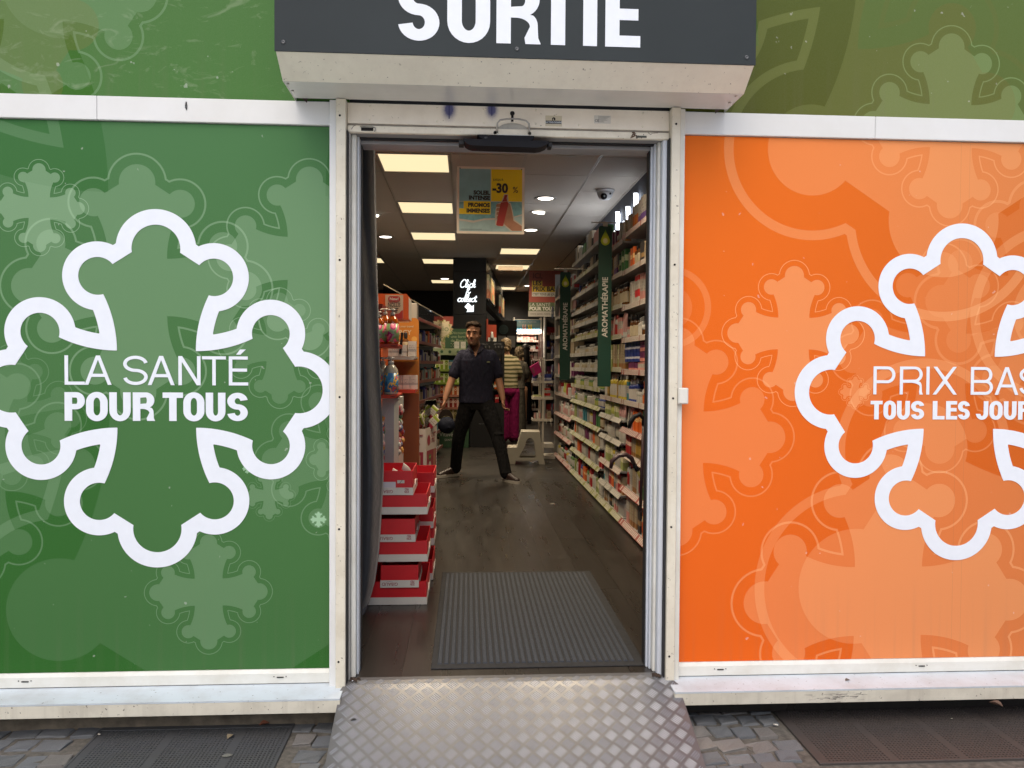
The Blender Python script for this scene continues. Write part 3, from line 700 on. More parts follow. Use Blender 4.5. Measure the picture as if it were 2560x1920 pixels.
b = MB(); b.add([(0, 0, .002), (.012, .004, .006), (.020, .010, .003), (.010, .014, .007), (-.004, .008, .003)], [(0, 1, 2), (0, 2, 3), (0, 3, 4)])
y, z, *_ = on_ramp(.235)
tag(b.build('litter_scrap', lm, None, (-.415, y, z+.001)), 'small black scrap lying on the left of the ramp', 'litter')
dirtm = plain('corner_dirt', (.05, .032, .022, 1), 1, .4, 60, 0, .8, 200)
for lb, cx_, cy_, sgn in (('brown dirt gathered in the left corner at the ramp top', -.438, -.012, 1), ('brown dirt gathered in the right corner at the ramp top', .765, -.02, -1)):
    b = MB(); r5 = random.Random(2+sgn)
    for i in range(60):
        x = cx_+sgn*r5.uniform(-.012, .03)*r5.random(); y = cy_+r5.uniform(-.018, .018); q = r5.uniform(.002, .006)
        b.ball((x, y, .002), (q, q, q*.6), 5, 3)
    tag(b.build('dirt_heap', dirtm), lb, 'dirt', 'dirt in the ramp corners')
tag(MB().ball((-.437, -.030, .004), (.003, .003, .0025), 8, 5).build('chewing_gum', white_print), 'tiny white lump on the dirt by the left jamb', 'litter')

# ------------------------------------------------------------------ street
asph = plain('street_bed', (.062, .058, .052, 1), .95, .35, 14, 0, .6, 50)
tag(MB().quad((-30, -30, -.1845), (30, -30, -.1845), (30, .10, -.1845), (-30, .10, -.1845)).build('street', asph), kind='structure')
tag(MB().box(-30, -13.0, -.30, 30, -.76, -.172).build('bounce_paving', plain('pale_bounce_paving', (.64, .62, .57, 1), .85, .12, 2.0)), kind='structure')  # pale ground out of view, added to bounce light onto the shopfront
pv = tag(MB().box(-4.2, -.755, -.30, 4.6, .09, -.1745).build('pavement', plain('sandy_joint', (.105, .095, .080, 1), .98, .4, 40, 0, .8, 140)), kind='structure')
def cobble_mat(i, c):
    g = G('granite_sett_%d' % i); v = g.tc('Object'); oi_ = g.n('ObjectInfo')
    vv = g.n('VectorMath', operation='ADD'); g.link(v, vv.inputs[0]); g.link(oi_.outputs['Location'], vv.inputs[1]); v = vv.outputs[0]
    n = g.noise(v, 160, 4, .7); n2 = g.noise(v, 18, 3)
    col = g.mix(g.step(n, .35, .68), tuple(x*.62 for x in c)+(1,), tuple(min(1, x*1.45) for x in c)+(1,))
    col = g.mix(g.math('MULTIPLY', g.step(n2, .4, .7), .45), col, tuple(x*.5 for x in c)+(1,))
    col = g.mix(.35, col, g.mix(oi_.outputs['Random'], tuple(x*.55 for x in c)+(1,), tuple(x*1.5 for x in c)+(1,)))
    g.color(col); g.set(Roughness=.72); g.bump(n, .5, .004); return g.m
cob_m = [cobble_mat(0, (.165, .172, .178)), cobble_mat(1, (.19, .178, .165)), cobble_mat(2, (.135, .143, .152))]
def sett_mesh(k):
    """rough-hewn stone about 1 x 1 (scaled when laid), lumpy top, chipped edges"""
    r = random.Random(40+k); bm = bmesh.new(); bmesh.ops.create_cube(bm, size=1)
    for v in bm.verts:
        v.co.x += r.uniform(-.07, .07); v.co.y += r.uniform(-.07, .07)
    bmesh.ops.bevel(bm, geom=[e for e in bm.edges if e.verts[0].co.z > .3 or e.verts[1].co.z > .3], offset=.045, segments=2, affect='EDGES', profile=.5)
    bmesh.ops.subdivide_edges(bm, edges=[e for e in bm.edges if e.calc_length() > .5 and e.verts[0].co.z > .4 and e.verts[1].co.z > .4], cuts=1, use_grid_fill=True)
    for v in bm.verts:
        if v.co.z > .2: v.co.z += r.uniform(-.05, .05); v.co.x += r.uniform(-.02, .02); v.co.y += r.uniform(-.02, .02)
    me = bpy.data.meshes.new('sett'); bm.to_mesh(me); bm.free(); me.materials.append(cob_m[k % 3])
    return me
SETTS = [sett_mesh(k) for k in range(9)]
rc = random.Random(21); n_sett = 0
GL = [(-1.385, -.66), (-.62, -.012)]; GR = [(1.248, 2.45), (-.40, .052)]
def lay(x0, x1, y_top, y_bot, skip):
    global n_sett
    y = y_top; r_ = 0
    while y > y_bot:
        h_ = rc.uniform(.078, .096); x = x0-rc.uniform(0, .07)
        while x < x1:
            w_ = rc.uniform(.072, .115); cx_, cy_ = x+w_/2, y-h_/2
            if not skip(cx_, cy_, w_, h_):
                o = link('sett', SETTS[rc.randrange(9)], pv, (cx_, cy_+.02*math.sin(cx_*7+r_), -.1965+rc.uniform(-.004, .004)), (rc.uniform(-.03, .03), rc.uniform(-.03, .03), rc.uniform(-.09, .09)+.10*math.sin(cx_*2.2)))
                o.scale = (w_*.93, h_*.92, .056); n_sett += 1
            x += w_+.004
        y -= h_+.003; r_ += 1
def skip_(x, y, w, h):
    if GL[0][0]-w*.42 < x < GL[0][1]+w*.42 and GL[1][0]-h*.4 < y < GL[1][1]+.08: return True
    if GR[0][0]-w*.42 < x < GR[0][1]+w*.42 and GR[1][0]-h*.4 < y < GR[1][1]+.08: return True
    if RX0+.03 < x < RX1 and y > -.52: return True
    return False
lay(-2.5, -.44, -.014, -.66, skip_); lay(.83, 2.9, .058, -.66, skip_)
# floor gratings: frame and perforated sheet over a dark pit
grate_m = grime('grate_iron', (.066, .069, .073, 1), (.06, .057, .053, 1), .5, .55, False, False, 14); grate_m2 = grime('grate_brown', (.062, .052, .048, 1), (.065, .052, .045, 1), .5, .55, False, False, 14)
def grating(label, x0, x1, y0, y1, mat):
    t = thing('floor_grate', label, 'grate', ((x0+x1)/2, (y0+y1)/2, -.17), group='perforated floor gratings', world=True)
    zt = -.1675; fr = MB()
    fr.box(x0, y0, zt-.02, x1, y0+.012, zt+.002, 0, .001); fr.box(x0, y1-.026, zt-.02, x1, y1, zt+.002, 0, .001); fr.box(x0, y0+.0125, zt-.02, x0+.01, y1-.0265, zt+.002, 0, .001); fr.box(x1-.01, y0+.0125, zt-.02, x1, y1-.0265, zt+.002, 0, .001)
    fr.build('grate_frame', mat, t)
    MB().box(x0+.01, y0+.013, zt-.09, x1-.01, y1-.027, zt-.06).build('pit_floor', dark_hole, t)
    p_ = .0135; b = MB(); X0, X1, Y0, Y1 = x0+.0105, x1-.0105, y0+.0128, y1-.0268
    nx = int((X1-X0)/p_); ny = int((Y1-Y0)/p_); px = (X1-X0)/nx; py = (Y1-Y0)/ny; rr = p_*.335
    oct_ = [(math.cos(PI/8+k*PI/4)*rr, math.sin(PI/8+k*PI/4)*rr*.92) for k in range(8)]
    for j in range(ny):
        for i in range(nx):
            cx_, cy_ = X0+(i+.5)*px, Y0+(j+.5)*py
            band = (i % 19) in (0, 1)                     # the blank stiffening strips
            if band:
                b.quad((cx_-px/2, cy_-py/2, zt), (cx_+px/2, cy_-py/2, zt), (cx_+px/2, cy_+py/2, zt), (cx_-px/2, cy_+py/2, zt)); continue
            cr = [(cx_+px/2, cy_+py/2, zt), (cx_-px/2, cy_+py/2, zt), (cx_-px/2, cy_-py/2, zt), (cx_+px/2, cy_-py/2, zt)]
            ho = [(cx_+a, cy_+c_, zt) for a, c_ in oct_]
            lo = [(x, y_, zt-.003) for x, y_, _ in ho]
            b.add(cr+ho+lo, [(0, 5, 4), (0, 1, 6, 5), (1, 7, 6), (1, 2, 8, 7), (2, 9, 8), (2, 3, 10, 9), (3, 11, 10), (3, 0, 4, 11)]+[(4+k, 4+(k+1) % 8, 12+(k+1) % 8, 12+k) for k in range(8)])
    b.build('perforated_sheet', mat, t, fix=False)
grating('dark grey perforated metal grate in the setts left of the ramp', GL[0][0], GL[0][1], GL[1][0], GL[1][1], grate_m)
grating('rusty brown perforated metal grate in the setts right of the ramp', GR[0][0], GR[0][1], GR[1][0], GR[1][1], grate_m2)
# fallen leaves and bits
def leaf(label, loc, s_, mat, rz, curl=.35):
    b = MB(); o_ = [(-.5, 0), (-.3, .22), (-.05, .34), (.2, .22), (.5, 0), (.2, -.25), (-.08, -.3), (-.32, -.2)]
    vs = [(0, 0, 0)]+[(x*s_, y*s_, curl*s_*abs(y)*1.6+.08*s_*(x*x)) for x, y in o_]
    b.add(vs, [(0, i+1, (i+1) % 8+1) for i in range(8)])
    return tag(b.build('fallen_leaf', mat, None, loc, (0, 0, rz)), label, 'leaf', 'fallen leaves before the shop')
leaf('orange brown dead leaf at the back edge of the left grate', (-.772, -.03, -.158), .042, plain('leaf_orange', (.30, .10, .05, 1), .7, .25, 40), .4, .5)
leaf('pale curled leaf in the middle of the left grate', (-.875, -.115, -.163), .036, plain('leaf_pale', (.28, .23, .15, 1), .7, .25, 40), 1.2, .5)
leaf('grey trampled leaf near the front of the left grate', (-.845, -.25, -.1655), .04, plain('leaf_grey', (.15, .15, .13, 1), .8, .25, 40), .2, .1)
leaf('brown dead leaf against the right sill', (2.075, -.145, -.088), .05, plain('leaf_brown', (.13, .075, .05, 1), .7, .25, 40), 2.2, .6)
leaf('dry brown leaf lying on the right sill', (1.515, -.07, -.0125), .024, plain('leaf_dry', (.14, .11, .09, 1), .8, .25, 40), .3, .5)
bit = plain('pale_litter', (.62, .58, .50, 1), .7, .1)
for lb, p_, s_ in (('pale paper scrap at the corner of the left grate', (-1.372, -.075, -.160), .014), ('white cigarette end between setts by the right grate', (1.20, -.11, -.163), .018), ('white speck of litter on the right grate', (1.93, -.09, -.1645), .007)):
    tag(MB().lathe([(s_*.28, 0), (s_*.3, s_*.5), (s_*.2, s_)], 7, (0, 0, 0), 0, 1, .6).build('litter_scrap', bit, None, p_, (1.4, .3, .7)), lb, 'litter', 'scraps of litter before the shop')

# ------------------------------------------------------------------ the far side of the street, seen only as sheen in the glossy fascia
of = thing('street_building', 'pale stone building across the street with shuttered windows', 'building', (0, -15, -.18), world=True)
stone = plain('pale_stone', (.58, .54, .47, 1), .85, .12, 1.5)
MB().box(-22, -19, -.18, 22, -15, 4.6).build('wall', stone, of)
shut = plain('window_dark', (.05, .055, .06, 1), .2, .2)
for i in range(9):
    for z in (.3,): MB().box(-19+i*4.6, -15.01, z, -17.6+i*4.6, -14.96, z+2.2).build('window', shut, of)
# ================================================================== INSIDE: floor, walls, ceiling, lights
floor_m = G('vinyl_floor'); g = floor_m; v = g.tc('Object')
oi2 = g.n('ObjectInfo'); vv = g.n('VectorMath', operation='ADD'); g.link(v, vv.inputs[0]); g.link(oi2.outputs['Location'], vv.inputs[1]); v = vv.outputs[0]
n = g.noise(g.mapv(v, (38, 3, 1)), 1.0, 5, .6); n2 = g.noise(v, 1.6, 4)
col = g.mix(g.step(n, .35, .68), (.012, .0098, .0082, 1), (.025, .021, .0178, 1)); col = g.mix(g.math('MULTIPLY', g.step(n2, .4, .7), .35), col, (.034, .030, .026, 1))
g.color(g.mix(.07, col, g.mix(oi2.outputs['Random'], (.02, .016, .013, 1), (.10, .09, .08, 1))))
g.val(g.p.inputs['Roughness'], g.math('ADD', .17, g.math('MULTIPLY', n2, .26))); g.bump(n, .12, .001)
g.p.inputs['Specular IOR Level'].default_value = .42
floor_m = g.m
fl = tag(MB().box(-3.2, -.005, -.16, 2.6, 15.2, -.003).build('floor', floor_m), kind='structure')
pm = MB().box(-.5, -.5, -.002, .5, .5, 0).mesh('floor_plank', floor_m); rf = random.Random(9)
x = -.62
while x < 1.24:
    y = -.003-rf.uniform(0, .7)
    while y < 5.2:
        L_ = 1.22; ya, yb = max(y, -.003), min(y+L_, 5.2)
        if yb-ya > .05:
            o = link('floor_plank', pm, fl, (x+.0915, (ya+yb)/2, 0)); o.scale = (.1812, yb-ya-.0016, 1)
        y += L_
    x += .183
dark_wall = plain('charcoal_wall', (.030, .032, .037, 1), .7, .12, 3)
blue_wall = plain('slate_wall', (.060, .066, .085, 1), .7, .1, 3)
black_lac = plain('black_panel', (.012, .012, .0125, 1), .38, .15, 3)
for nm, a in (('wall', (-3.2, .05, 0, -3.1, 15.2, 2.96)), ('wall', (-3.2, 14.35, 0, 2.6, 14.5, 2.96)), ('wall', (2.3, 7.46, 0, 2.4, 14.35, 2.96)), ('wall', (1.53, 7.36, 0, 2.3, 7.455, 2.96))):
    tag(MB().box(*a).build(nm, dark_wall), kind='structure')
tag(MB().box(1.53, .05, 0, 1.64, 7.355, 2.96).build('wall', blue_wall), kind='structure')
b = MB(); b.box(-3.1, .05, 0, -.56, .12, 2.96); b.box(.88, .05, 0, 1.53, .12, 2.96); b.box(-.56, .05, 2.24, .88, .12, 2.96)
tag(b.build('wall', dark_wall), kind='structure')
# wall panels with upright joints on the left, above the displays
b = MB()
for y in (6.3, 7.9): b.box(-3.1, y, 0, -1.75, y+.5, 2.9)
tag(b.build('wall', black_lac), kind='structure')
# ceiling: every tile a slab hung in a metal grid
tile_m = plain('mineral_tile', (.52, .465, .41, 1), .92, .06, 60, 0, .35, 260)
grid_m = plain('grid_metal', (.42, .37, .32, 1), .4, .08, 20, .2)
CE = 2.9
ce = tag(MB().box(-3.2, .12, CE+.03, 2.4, 14.5, CE+.12).build('ceiling', dark_wall), kind='structure')
XL = [-3.14, -2.54, -1.94, -1.34, -.74, -.14, .46, 1.06, 1.528]; YL = [.72+.6*k for k in range(-1, 24)]
LIGHTS = {(4, 2), (6, 2), (4, 5), (4, 8), (4, 11), (4, 15), (4, 20), (6, 13), (6, 16), (6, 22), (2, 10), (2, 15), (1, 20)}
tile_me = MB().box(-.5, -.5, 0, .5, .5, .016).mesh('ceiling_tile', tile_m)
for j in range(len(YL)-1):
    ya, yb = YL[j], YL[j+1]; xl = XL+([2.28] if ya > 7.4 else [])
    for i in range(len(xl)-1):
        xa, xb = xl[i], xl[i+1]
        if (i, j) in LIGHTS or xb < -1.9 and ya < 3: continue
        o = link('ceiling_tile', tile_me, ce, ((xa+xb)/2, (ya+yb)/2, CE+rf.uniform(.001, .003))); o.scale = (xb-xa-.022, yb-ya-.006, 1)
for xg in XL[1:-1]:
    b = MB(); b.box(xg-.012, .12, CE-.001, xg-.004, 14.35, CE+.02); b.box(xg-.004, .12, CE+.006, xg+.004, 14.35, CE+.02); b.box(xg+.004, .12, CE-.001, xg+.012, 14.35, CE+.02)
    b.build('grid_runner', grid_m, ce)
MB().box(1.512, .12, CE-.006, 1.529, 7.36, CE+.002).build('edge_trim', grid_m, ce)
# ceiling panel lights
diff_m = emis('warm_diffuser', (1.0, .80, .47, 1), .83); frame_m = plain('light_frame', (.5, .47, .42, 1), .5, .05)
LAMP = 22
def panel_light(i, j, label):
    xa, xb, ya, yb = XL[i], XL[i+1], YL[j], YL[j+1]; cx_, cy_ = (xa+xb)/2, (ya+yb)/2
    t = thing('ceiling_light', label, 'ceiling light', (cx_, cy_, CE), group='square ceiling panel lights')
    w = .288
    f = MB(); f.box(-w, -w, -.004, w, -w+.012, .02); f.box(-w, w-.012, -.004, w, w, .02); f.box(-w, -w+.0125, -.004, -w+.012, w-.0125, .02); f.box(w-.012, -w+.0125, -.004, w, w-.0125, .02)
    f.build('frame', frame_m, t); MB().box(-w+.0125, -w+.0125, .0, w-.0125, w-.0125, .01).build('diffuser', diff_m, t)
    la = bpy.data.lights.new('panel_lamp', 'AREA'); la.shape = 'SQUARE'; la.size = .54; la.energy = LAMP; la.color = (1.0, .82, .58); la.spread = math.radians(125)
    lo = bpy.data.objects.new('panel_lamp', la); COL.objects.link(lo); lo.parent = t; lo.location = (0, 0, -.012)
LBL = {(4, 5): 'square warm ceiling light nearest the doorway, left of the hanging poster', (4, 8): 'second lit ceiling square from the door in the left row', (4, 11): 'third lit ceiling square from the door in the left row',
       (4, 15): 'fourth lit ceiling square, just left of the black pillar top', (4, 20): 'farthest lit ceiling square left of the black pillar', (6, 13): 'lit ceiling square to the right of the black pillar top',
       (6, 16): 'lit ceiling square right of the pillar with a dark fitting below it', (6, 22): 'farthest lit ceiling square, by the hanging red sign', (2, 10): 'lit ceiling square over the left aisle, hidden by the curtain',
       (2, 15): 'lit ceiling square over the far left aisle', (4, 2): 'added ceiling light square, unseen just inside the door, left of the hanging poster', (6, 2): 'added ceiling light square, unseen just inside the door, right of the hanging poster',  # both squares by the door are unseen, added to light poster and stand
       (1, 20): 'lit ceiling square in the far left corner of the shop'}
for k, lb in LBL.items(): panel_light(k[0], k[1], lb)
# round downlights
spot_m = emis('downlight_glow', (1.0, .93, .80, 1), 5.0)
ring_m = plain('downlight_ring', (.45, .42, .38, 1), .4, .06)
def downlight(x, y, lit, label, r=.085, tilt=0):
    t = thing('downlight', label, 'downlight', (x, y, CE), group='round ceiling downlights')
    MB().lathe([(r*.78, .006), (r*.8, -.004), (r*1.05, -.006), (r*1.14, -.001)], 24, (0, 0, 0)).build('trim_ring', ring_m, t)
    o = MB().lathe([(0, -.003), (r*.76, -.0028), (r*.76, .012), (0, .012)], 24).build('lens', spot_m if lit else plain('unlit_lens', (.40, .36, .32, 1), .4, .05), t)
    if tilt: o.rotation_euler = (tilt, .12, 0); o.location = (0, 0, -.012)
    if lit:
        la = bpy.data.lights.new('downlight_lamp', 'SPOT'); la.energy = 18; la.color = (1, .86, .66); la.spot_size = math.radians(80); la.spot_blend = .6; la.shadow_soft_size = .05
        lo = bpy.data.objects.new('downlight_lamp', la); COL.objects.link(lo); lo.parent = t; lo.location = (0, 0, -.02)
downlight(.776, 2.94, False, 'unlit round ceiling downlight just inside the doorway', .16)
downlight(.776, 4.65, True, 'lit round downlight right of the hanging poster, nearest of its row', .10)
downlight(.767, 5.32, True, 'tilted round downlight between two lit ones, right of the poster', .085, .35)
downlight(.777, 6.44, True, 'lit round downlight touching the lower right corner of the poster', .10)
downlight(-1.072, 7.118, True, 'lit round downlight over the left shelves, second one', .10); downlight(-1.06, 5.65, True, 'tilted lit downlight over the orange display at left', .085, .3)
downlight(-.44, 11.9, True, 'small lit downlight between the last two lit squares by the pillar', .10); downlight(1.27, 13.0, True, 'small lit downlight beyond the hanging red sign', .10)
# dark fitting in front of a light, small wall camera, dome camera
t = tag(MB().box(.52, 9.86, 2.822, .93, 9.98, 2.893, 0, .004).build('air_vent', plain('vent_brown', (.10, .075, .05, 1), .5, .1)), 'dark ceiling fitting in front of a lit square', 'vent')
dc = thing('dome_camera', 'white dome security camera on the ceiling near the right wall', 'camera', (1.302, 4.24, CE), world=False)
wplast = plain('white_plastic', (.55, .55, .56, 1), .35, .03)
MB().lathe([(0, 0), (.088, 0), (.088, -.012), (.082, -.022), (.076, -.024)], 24).build('camera_base', wplast, dc)
MB().lathe([(.076, -.0235), (.074, -.045), (.062, -.072), (.04, -.09), (0, -.098)], 24).build('camera_dome', wplast, dc)
MB().ball((-.022, -.052, -.070), .032, 14, 8).build('camera_eye', black_plastic, dc); MB().ball((-.022, -.0825, -.075), .010, 10, 6).build('lens', plain('glass_glint', (.25, .26, .28, 1), .05, 0), dc)
MB().ball((.034, -.058, -.045), .012, 10, 6).build('infrared_port', black_plastic, dc)

# black pillar with lit script sign
pl = thing('pillar', 'black square pillar carrying the lit click and collect sign', 'pillar', (.03, 9.1, 0), world=True)
for z0_, z1_ in ((0, 2.018), (2.022, 2.678), (2.682, CE-.002)): MB().box(-.224, 8.96, z0_, .289, 9.4, z1_).build('pillar_panel', black_lac, pl)
neon = emis('cool_neon', (.90, .97, 1.0, 1), 1.6)
ns = thing('neon_sign', 'white lit script sign reading Click & collect with an arrow', 'sign', (.03, 8.95, 2.2), world=True)
def script(d, x0, z0, s_, y=8.945, r=.0066, sl=.22):
    """handwriting: strokes as rounded tubes; d is a list of strokes of (x,z) in units"""
    for st_ in d:
        pts = [Vector((x0+(px+sl*pz)*s_, y, z0+pz*s_)) for px, pz in st_]
        sm = []
        for i in range(len(pts)-1):                        # Catmull-Rom smoothing
            p0_, p1_, p2_, p3_ = pts[max(i-1, 0)], pts[i], pts[i+1], pts[min(i+2, len(pts)-1)]
            for k in range(4):
                u_ = k/4; sm.append(.5*((2*p1_)+(p2_-p0_)*u_+(2*p0_-5*p1_+4*p2_-p3_)*u_*u_+(3*p1_-p0_-3*p2_+p3_)*u_**3))
        sm.append(pts[-1]); MB().tube(sm, r, 6).build('script_stroke', neon, ns)
c_ = lambda x: [(x+.50, .36), (x+.40, .50), (x+.2, .47), (x+.08, .26), (x+.16, .06), (x+.36, .02), (x+.56, .16)]
l_ = lambda x: [(x+.02, .16), (x+.18, .45), (x+.24, .95), (x+.14, 1.02), (x+.08, .7), (x+.08, .2), (x+.16, .02), (x+.3, .12)]
i_ = lambda x: [(x+.06, .46), (x+.04, .16), (x+.12, .02), (x+.26, .12)]
k_ = lambda x: [(x+.04, .14), (x+.2, .5), (x+.24, .98), (x+.14, 1.0), (x+.07, .5), (x+.06, .02), (x+.12, .34), (x+.3, .48), (x+.32, .34), (x+.14, .26), (x+.3, .04), (x+.48, .12)]
o_ = lambda x: [(x+.30, .48), (x+.12, .40), (x+.08, .16), (x+.22, .02), (x+.38, .14), (x+.38, .36), (x+.28, .48), (x+.5, .42)]
e_ = lambda x: [(x+.06, .18), (x+.32, .26), (x+.36, .44), (x+.22, .48), (x+.08, .3), (x+.14, .06), (x+.3, .02), (x+.48, .16)]
t_ = lambda x: [(x+.14, .86), (x+.10, .4), (x+.10, .12), (x+.2, .02), (x+.36, .14)]
bigC = [(.62, .82), (.56, 1.0), (.36, 1.04), (.12, .8), (.02, .44), (.12, .08), (.36, .0), (.62, .16)]
script([bigC, l_(.66), i_(1.0), [(1.16, .70), (1.18, .74)], c_(1.18), k_(1.62)], -.118, 2.438, .115)
script([[(.52, .14), (.34, .3), (.12, .62), (.14, .9), (.3, .98), (.4, .82), (.28, .62), (.08, .34), (.1, .08), (.34, .02), (.56, .3)], [(.56, .3), (.66, .40)]], -.030, 2.325, .108)
script([c_(0), o_(.5), l_(.94), l_(1.24), e_(1.54), c_(1.94), t_(2.44), [(2.34, .62), (2.72, .66)]], -.162, 2.215, .109)
MB().prism([(.012, 2.198), (-.042, 2.136), (.010, 2.090), (-.012, 2.058), (.098, 2.062), (.100, 2.168), (.072, 2.140), (.020, 2.190)][::-1], 'y', 8.935, 8.955).build('arrow', neon, ns)

# bulkhead wall running back from the pillar, with two lit picture boxes
d_ = Vector((.0976, .9952, 0)); n_ = Vector((d_.y, -d_.x, 0)); P0 = Vector((.291, 8.98, 0))
def along(s_, off, z): q = P0+d_*s_+n_*off; return (q.x, q.y, z)
bw = thing('bulkhead', 'black bulkhead wall running back from the pillar', 'wall', (.5, 11.5, 2), world=True)
b = MB(); L_ = 5.3
for z0_, z1_ in ((2.2, CE-.002),):
    vs = [along(0, 0, z0_), along(L_, 0, z0_), along(L_, -.12, z0_), along(0, -.12, z0_)]+[along(0, 0, z1_), along(L_, 0, z1_), along(L_, -.12, z1_), along(0, -.12, z1_)]
    b.add(vs, [(3, 2, 1, 0), (4, 5, 6, 7), (0, 1, 5, 4), (1, 2, 6, 5), (2, 3, 7, 6), (3, 0, 4, 7)])
b.build('wall_panel', black_lac, bw)
def collage(nm, e):
    g = G(nm); xyz = g.sep(g.tc('Object')); cx_ = g.math('FLOOR', g.math('MULTIPLY', xyz[1], 5.2)); cz_ = g.math('FLOOR', g.math('MULTIPLY', xyz[2], 7.0))
    wn = g.n('TexWhiteNoise', noise_dimensions='3D'); g.link(g.comb(cx_, cz_, 3.3), wn.inputs['Vector'])
    base = g.ramp(wn.outputs['Value'], [(0, C(120, 110, 70)), (.3, C(150, 140, 95)), (.5, C(175, 160, 120)), (.7, C(190, 80, 50)), (.85, C(180, 165, 130)), (1, C(110, 115, 75))])
    nn = g.noise(g.tc('Object'), 14, 3); base = g.mix(g.math('MULTIPLY', g.step(nn, .45, .6), .5), base, C(90, 60, 35))
    g.color(base); g.link(base, g.p.inputs['Emission Color']); g.p.inputs['Emission Strength'].default_value = e; g.set(Roughness=.3); return g.m
cm = collage('picture_collage', .32)
for k, (sa, sb, lb) in enumerate(((.14, 1.7, 'backlit collage of pictures on the bulkhead next to the pillar'), (3.6, 5.1, 'backlit collage of pictures at the far end of the bulkhead'))):
    t = thing('light_box', lb, 'light box', along((sa+sb)/2, .03, 2.3), group='backlit pictures on the bulkhead', world=True)
    b = MB(); vs = [along(sa, .002, 2.285), along(sb, .002, 2.285), along(sb, .035, 2.285), along(sa, .035, 2.285)]; vs += [(x_, y_, 2.665) for x_, y_, _ in vs]
    b.add(vs, [(0, 1, 2, 3), (4, 5, 6, 7), (0, 1, 5, 4), (1, 2, 6, 5), (2, 3, 7, 6), (3, 0, 4, 7)]); b.build('picture', cm, t)
    f = MB()
    for zz in (2.278, 2.668):
        vs = [along(sa-.02, .002, zz), along(sb+.02, .002, zz), along(sb+.02, .042, zz), along(sa-.02, .042, zz)]; vs += [(x_, y_, zz+.012) for x_, y_, _ in vs]
        f.add(vs, [(0, 1, 2, 3), (4, 5, 6, 7), (0, 1, 5, 4), (1, 2, 6, 5), (2, 3, 7, 6), (3, 0, 4, 7)])
    f.build('box_frame', alu_dark, t)

# strip of white channel letters high on the right wall: rounded loops, glow on wall and ceiling
wn_m = emis('white_channel_glow', (.86, .92, 1.0, 1), 4.5)
wl = thing('neon_sign', 'row of glowing white script letters high on the right wall', 'sign', (1.52, 5, 2.6), world=True)
def wall_stroke(pts, r=.020):
    MB().tube([(1.498, y_, z_) for y_, z_ in pts], r, 7).build('script_stroke', wn_m, wl)
y = 3.75; rw = random.Random(4)
pat = [.30, .12, .25, .13, .12, .30, .12, .13, .26, .12, .30, .12, .13, .12, .28, .12]
for k, h_ in enumerate(pat):
    z0_ = 2.475
    if h_ > .2: wall_stroke([(y, z0_+.02), (y+.03, z0_+h_*.6), (y+.05, z0_+h_), (y+.02, z0_+h_*.9), (y+.02, z0_+.05), (y+.07, z0_), (y+.12, z0_+.04)])
    else: wall_stroke([(y, z0_+.02), (y+.03, z0_+h_), (y+.09, z0_+h_*.9), (y+.10, z0_+.03), (y+.14, z0_+.02)])
    y += .165
la = bpy.data.lights.new('letter_glow', 'AREA'); la.shape = 'RECTANGLE'; la.size = 2.6; la.size_y = .12; la.energy = 2.2; la.color = (.84, .91, 1.0)
lo = bpy.data.objects.new('letter_glow', la); COL.objects.link(lo); lo.parent = wl; lo.matrix_parent_inverse = wl.matrix_basis.inverted(); lo.matrix_basis = Matrix.Translation((1.44, 5.0, 2.62)) @ Matrix.Rotation(math.radians(150), 4, 'Y')
# ================================================================== SHELVING AND STOCK
shelf_w = plain('shelf_enamel', (.40, .39, .365, 1), .45, .06, 8); shelf_back = plain('shelf_back', (.17, .165, .15, 1), .7, .1, 5)
def strip_mat(nm, base, tagc=(.56, .53, .48, 1), pitch=.037, duty=.62, seed=0.0):
    g = G(nm); xyz = g.sep(g.tc('Object')); u = g.math('MULTIPLY', g.math('ADD', xyz[1], seed), 1/pitch)
    cell = g.math('FLOOR', u); fr = g.math('FRACT', u)
    wn = g.n('TexWhiteNoise', noise_dimensions='1D'); g.link(cell, wn.inputs['W'])
    has = g.math('MULTIPLY', g.math('LESS_THAN', fr, duty), g.math('GREATER_THAN', wn.outputs['Value'], .10))
    ink = g.math('MULTIPLY', g.math('GREATER_THAN', fr, duty*.30), g.math('LESS_THAN', fr, duty*.62)); inz = g.math('LESS_THAN', g.math('ABSOLUTE', xyz[2]), .013)
    inm = g.math('MULTIPLY', g.math('MULTIPLY', ink, inz), g.math('GREATER_THAN', g.noise(g.tc('Object'), 320, 2), .47))
    wz = g.math('LESS_THAN', g.math('ABSOLUTE', xyz[2]), .0195)
    col = g.mix(g.math('MULTIPLY', has, wz), base, tagc); col = g.mix(g.math('MULTIPLY', has, g.math('MULTIPLY', inm, .8)), col, (.07, .05, .05, 1))
    g.color(col); g.set(Roughness=.4); return g.m
SM = {'red': strip_mat('strip_red', (.26, .06, .05, 1)), 'pink': strip_mat('strip_pink', (.27, .17, .14, 1)), 'lime': strip_mat('strip_lime', (.19, .20, .045, 1)),
      'grey': strip_mat('strip_grey', (.20, .19, .16, 1)), 'dark': strip_mat('strip_dark', (.16, .05, .045, 1), (.5, .42, .38, 1), .045, .5)}
ORD = ['lowest', 'second', 'third', 'fourth', 'fifth', 'sixth', 'seventh', 'eighth', 'ninth', 'tenth', 'eleventh', 'twelfth', 'thirteenth', 'fourteenth', 'fifteenth']

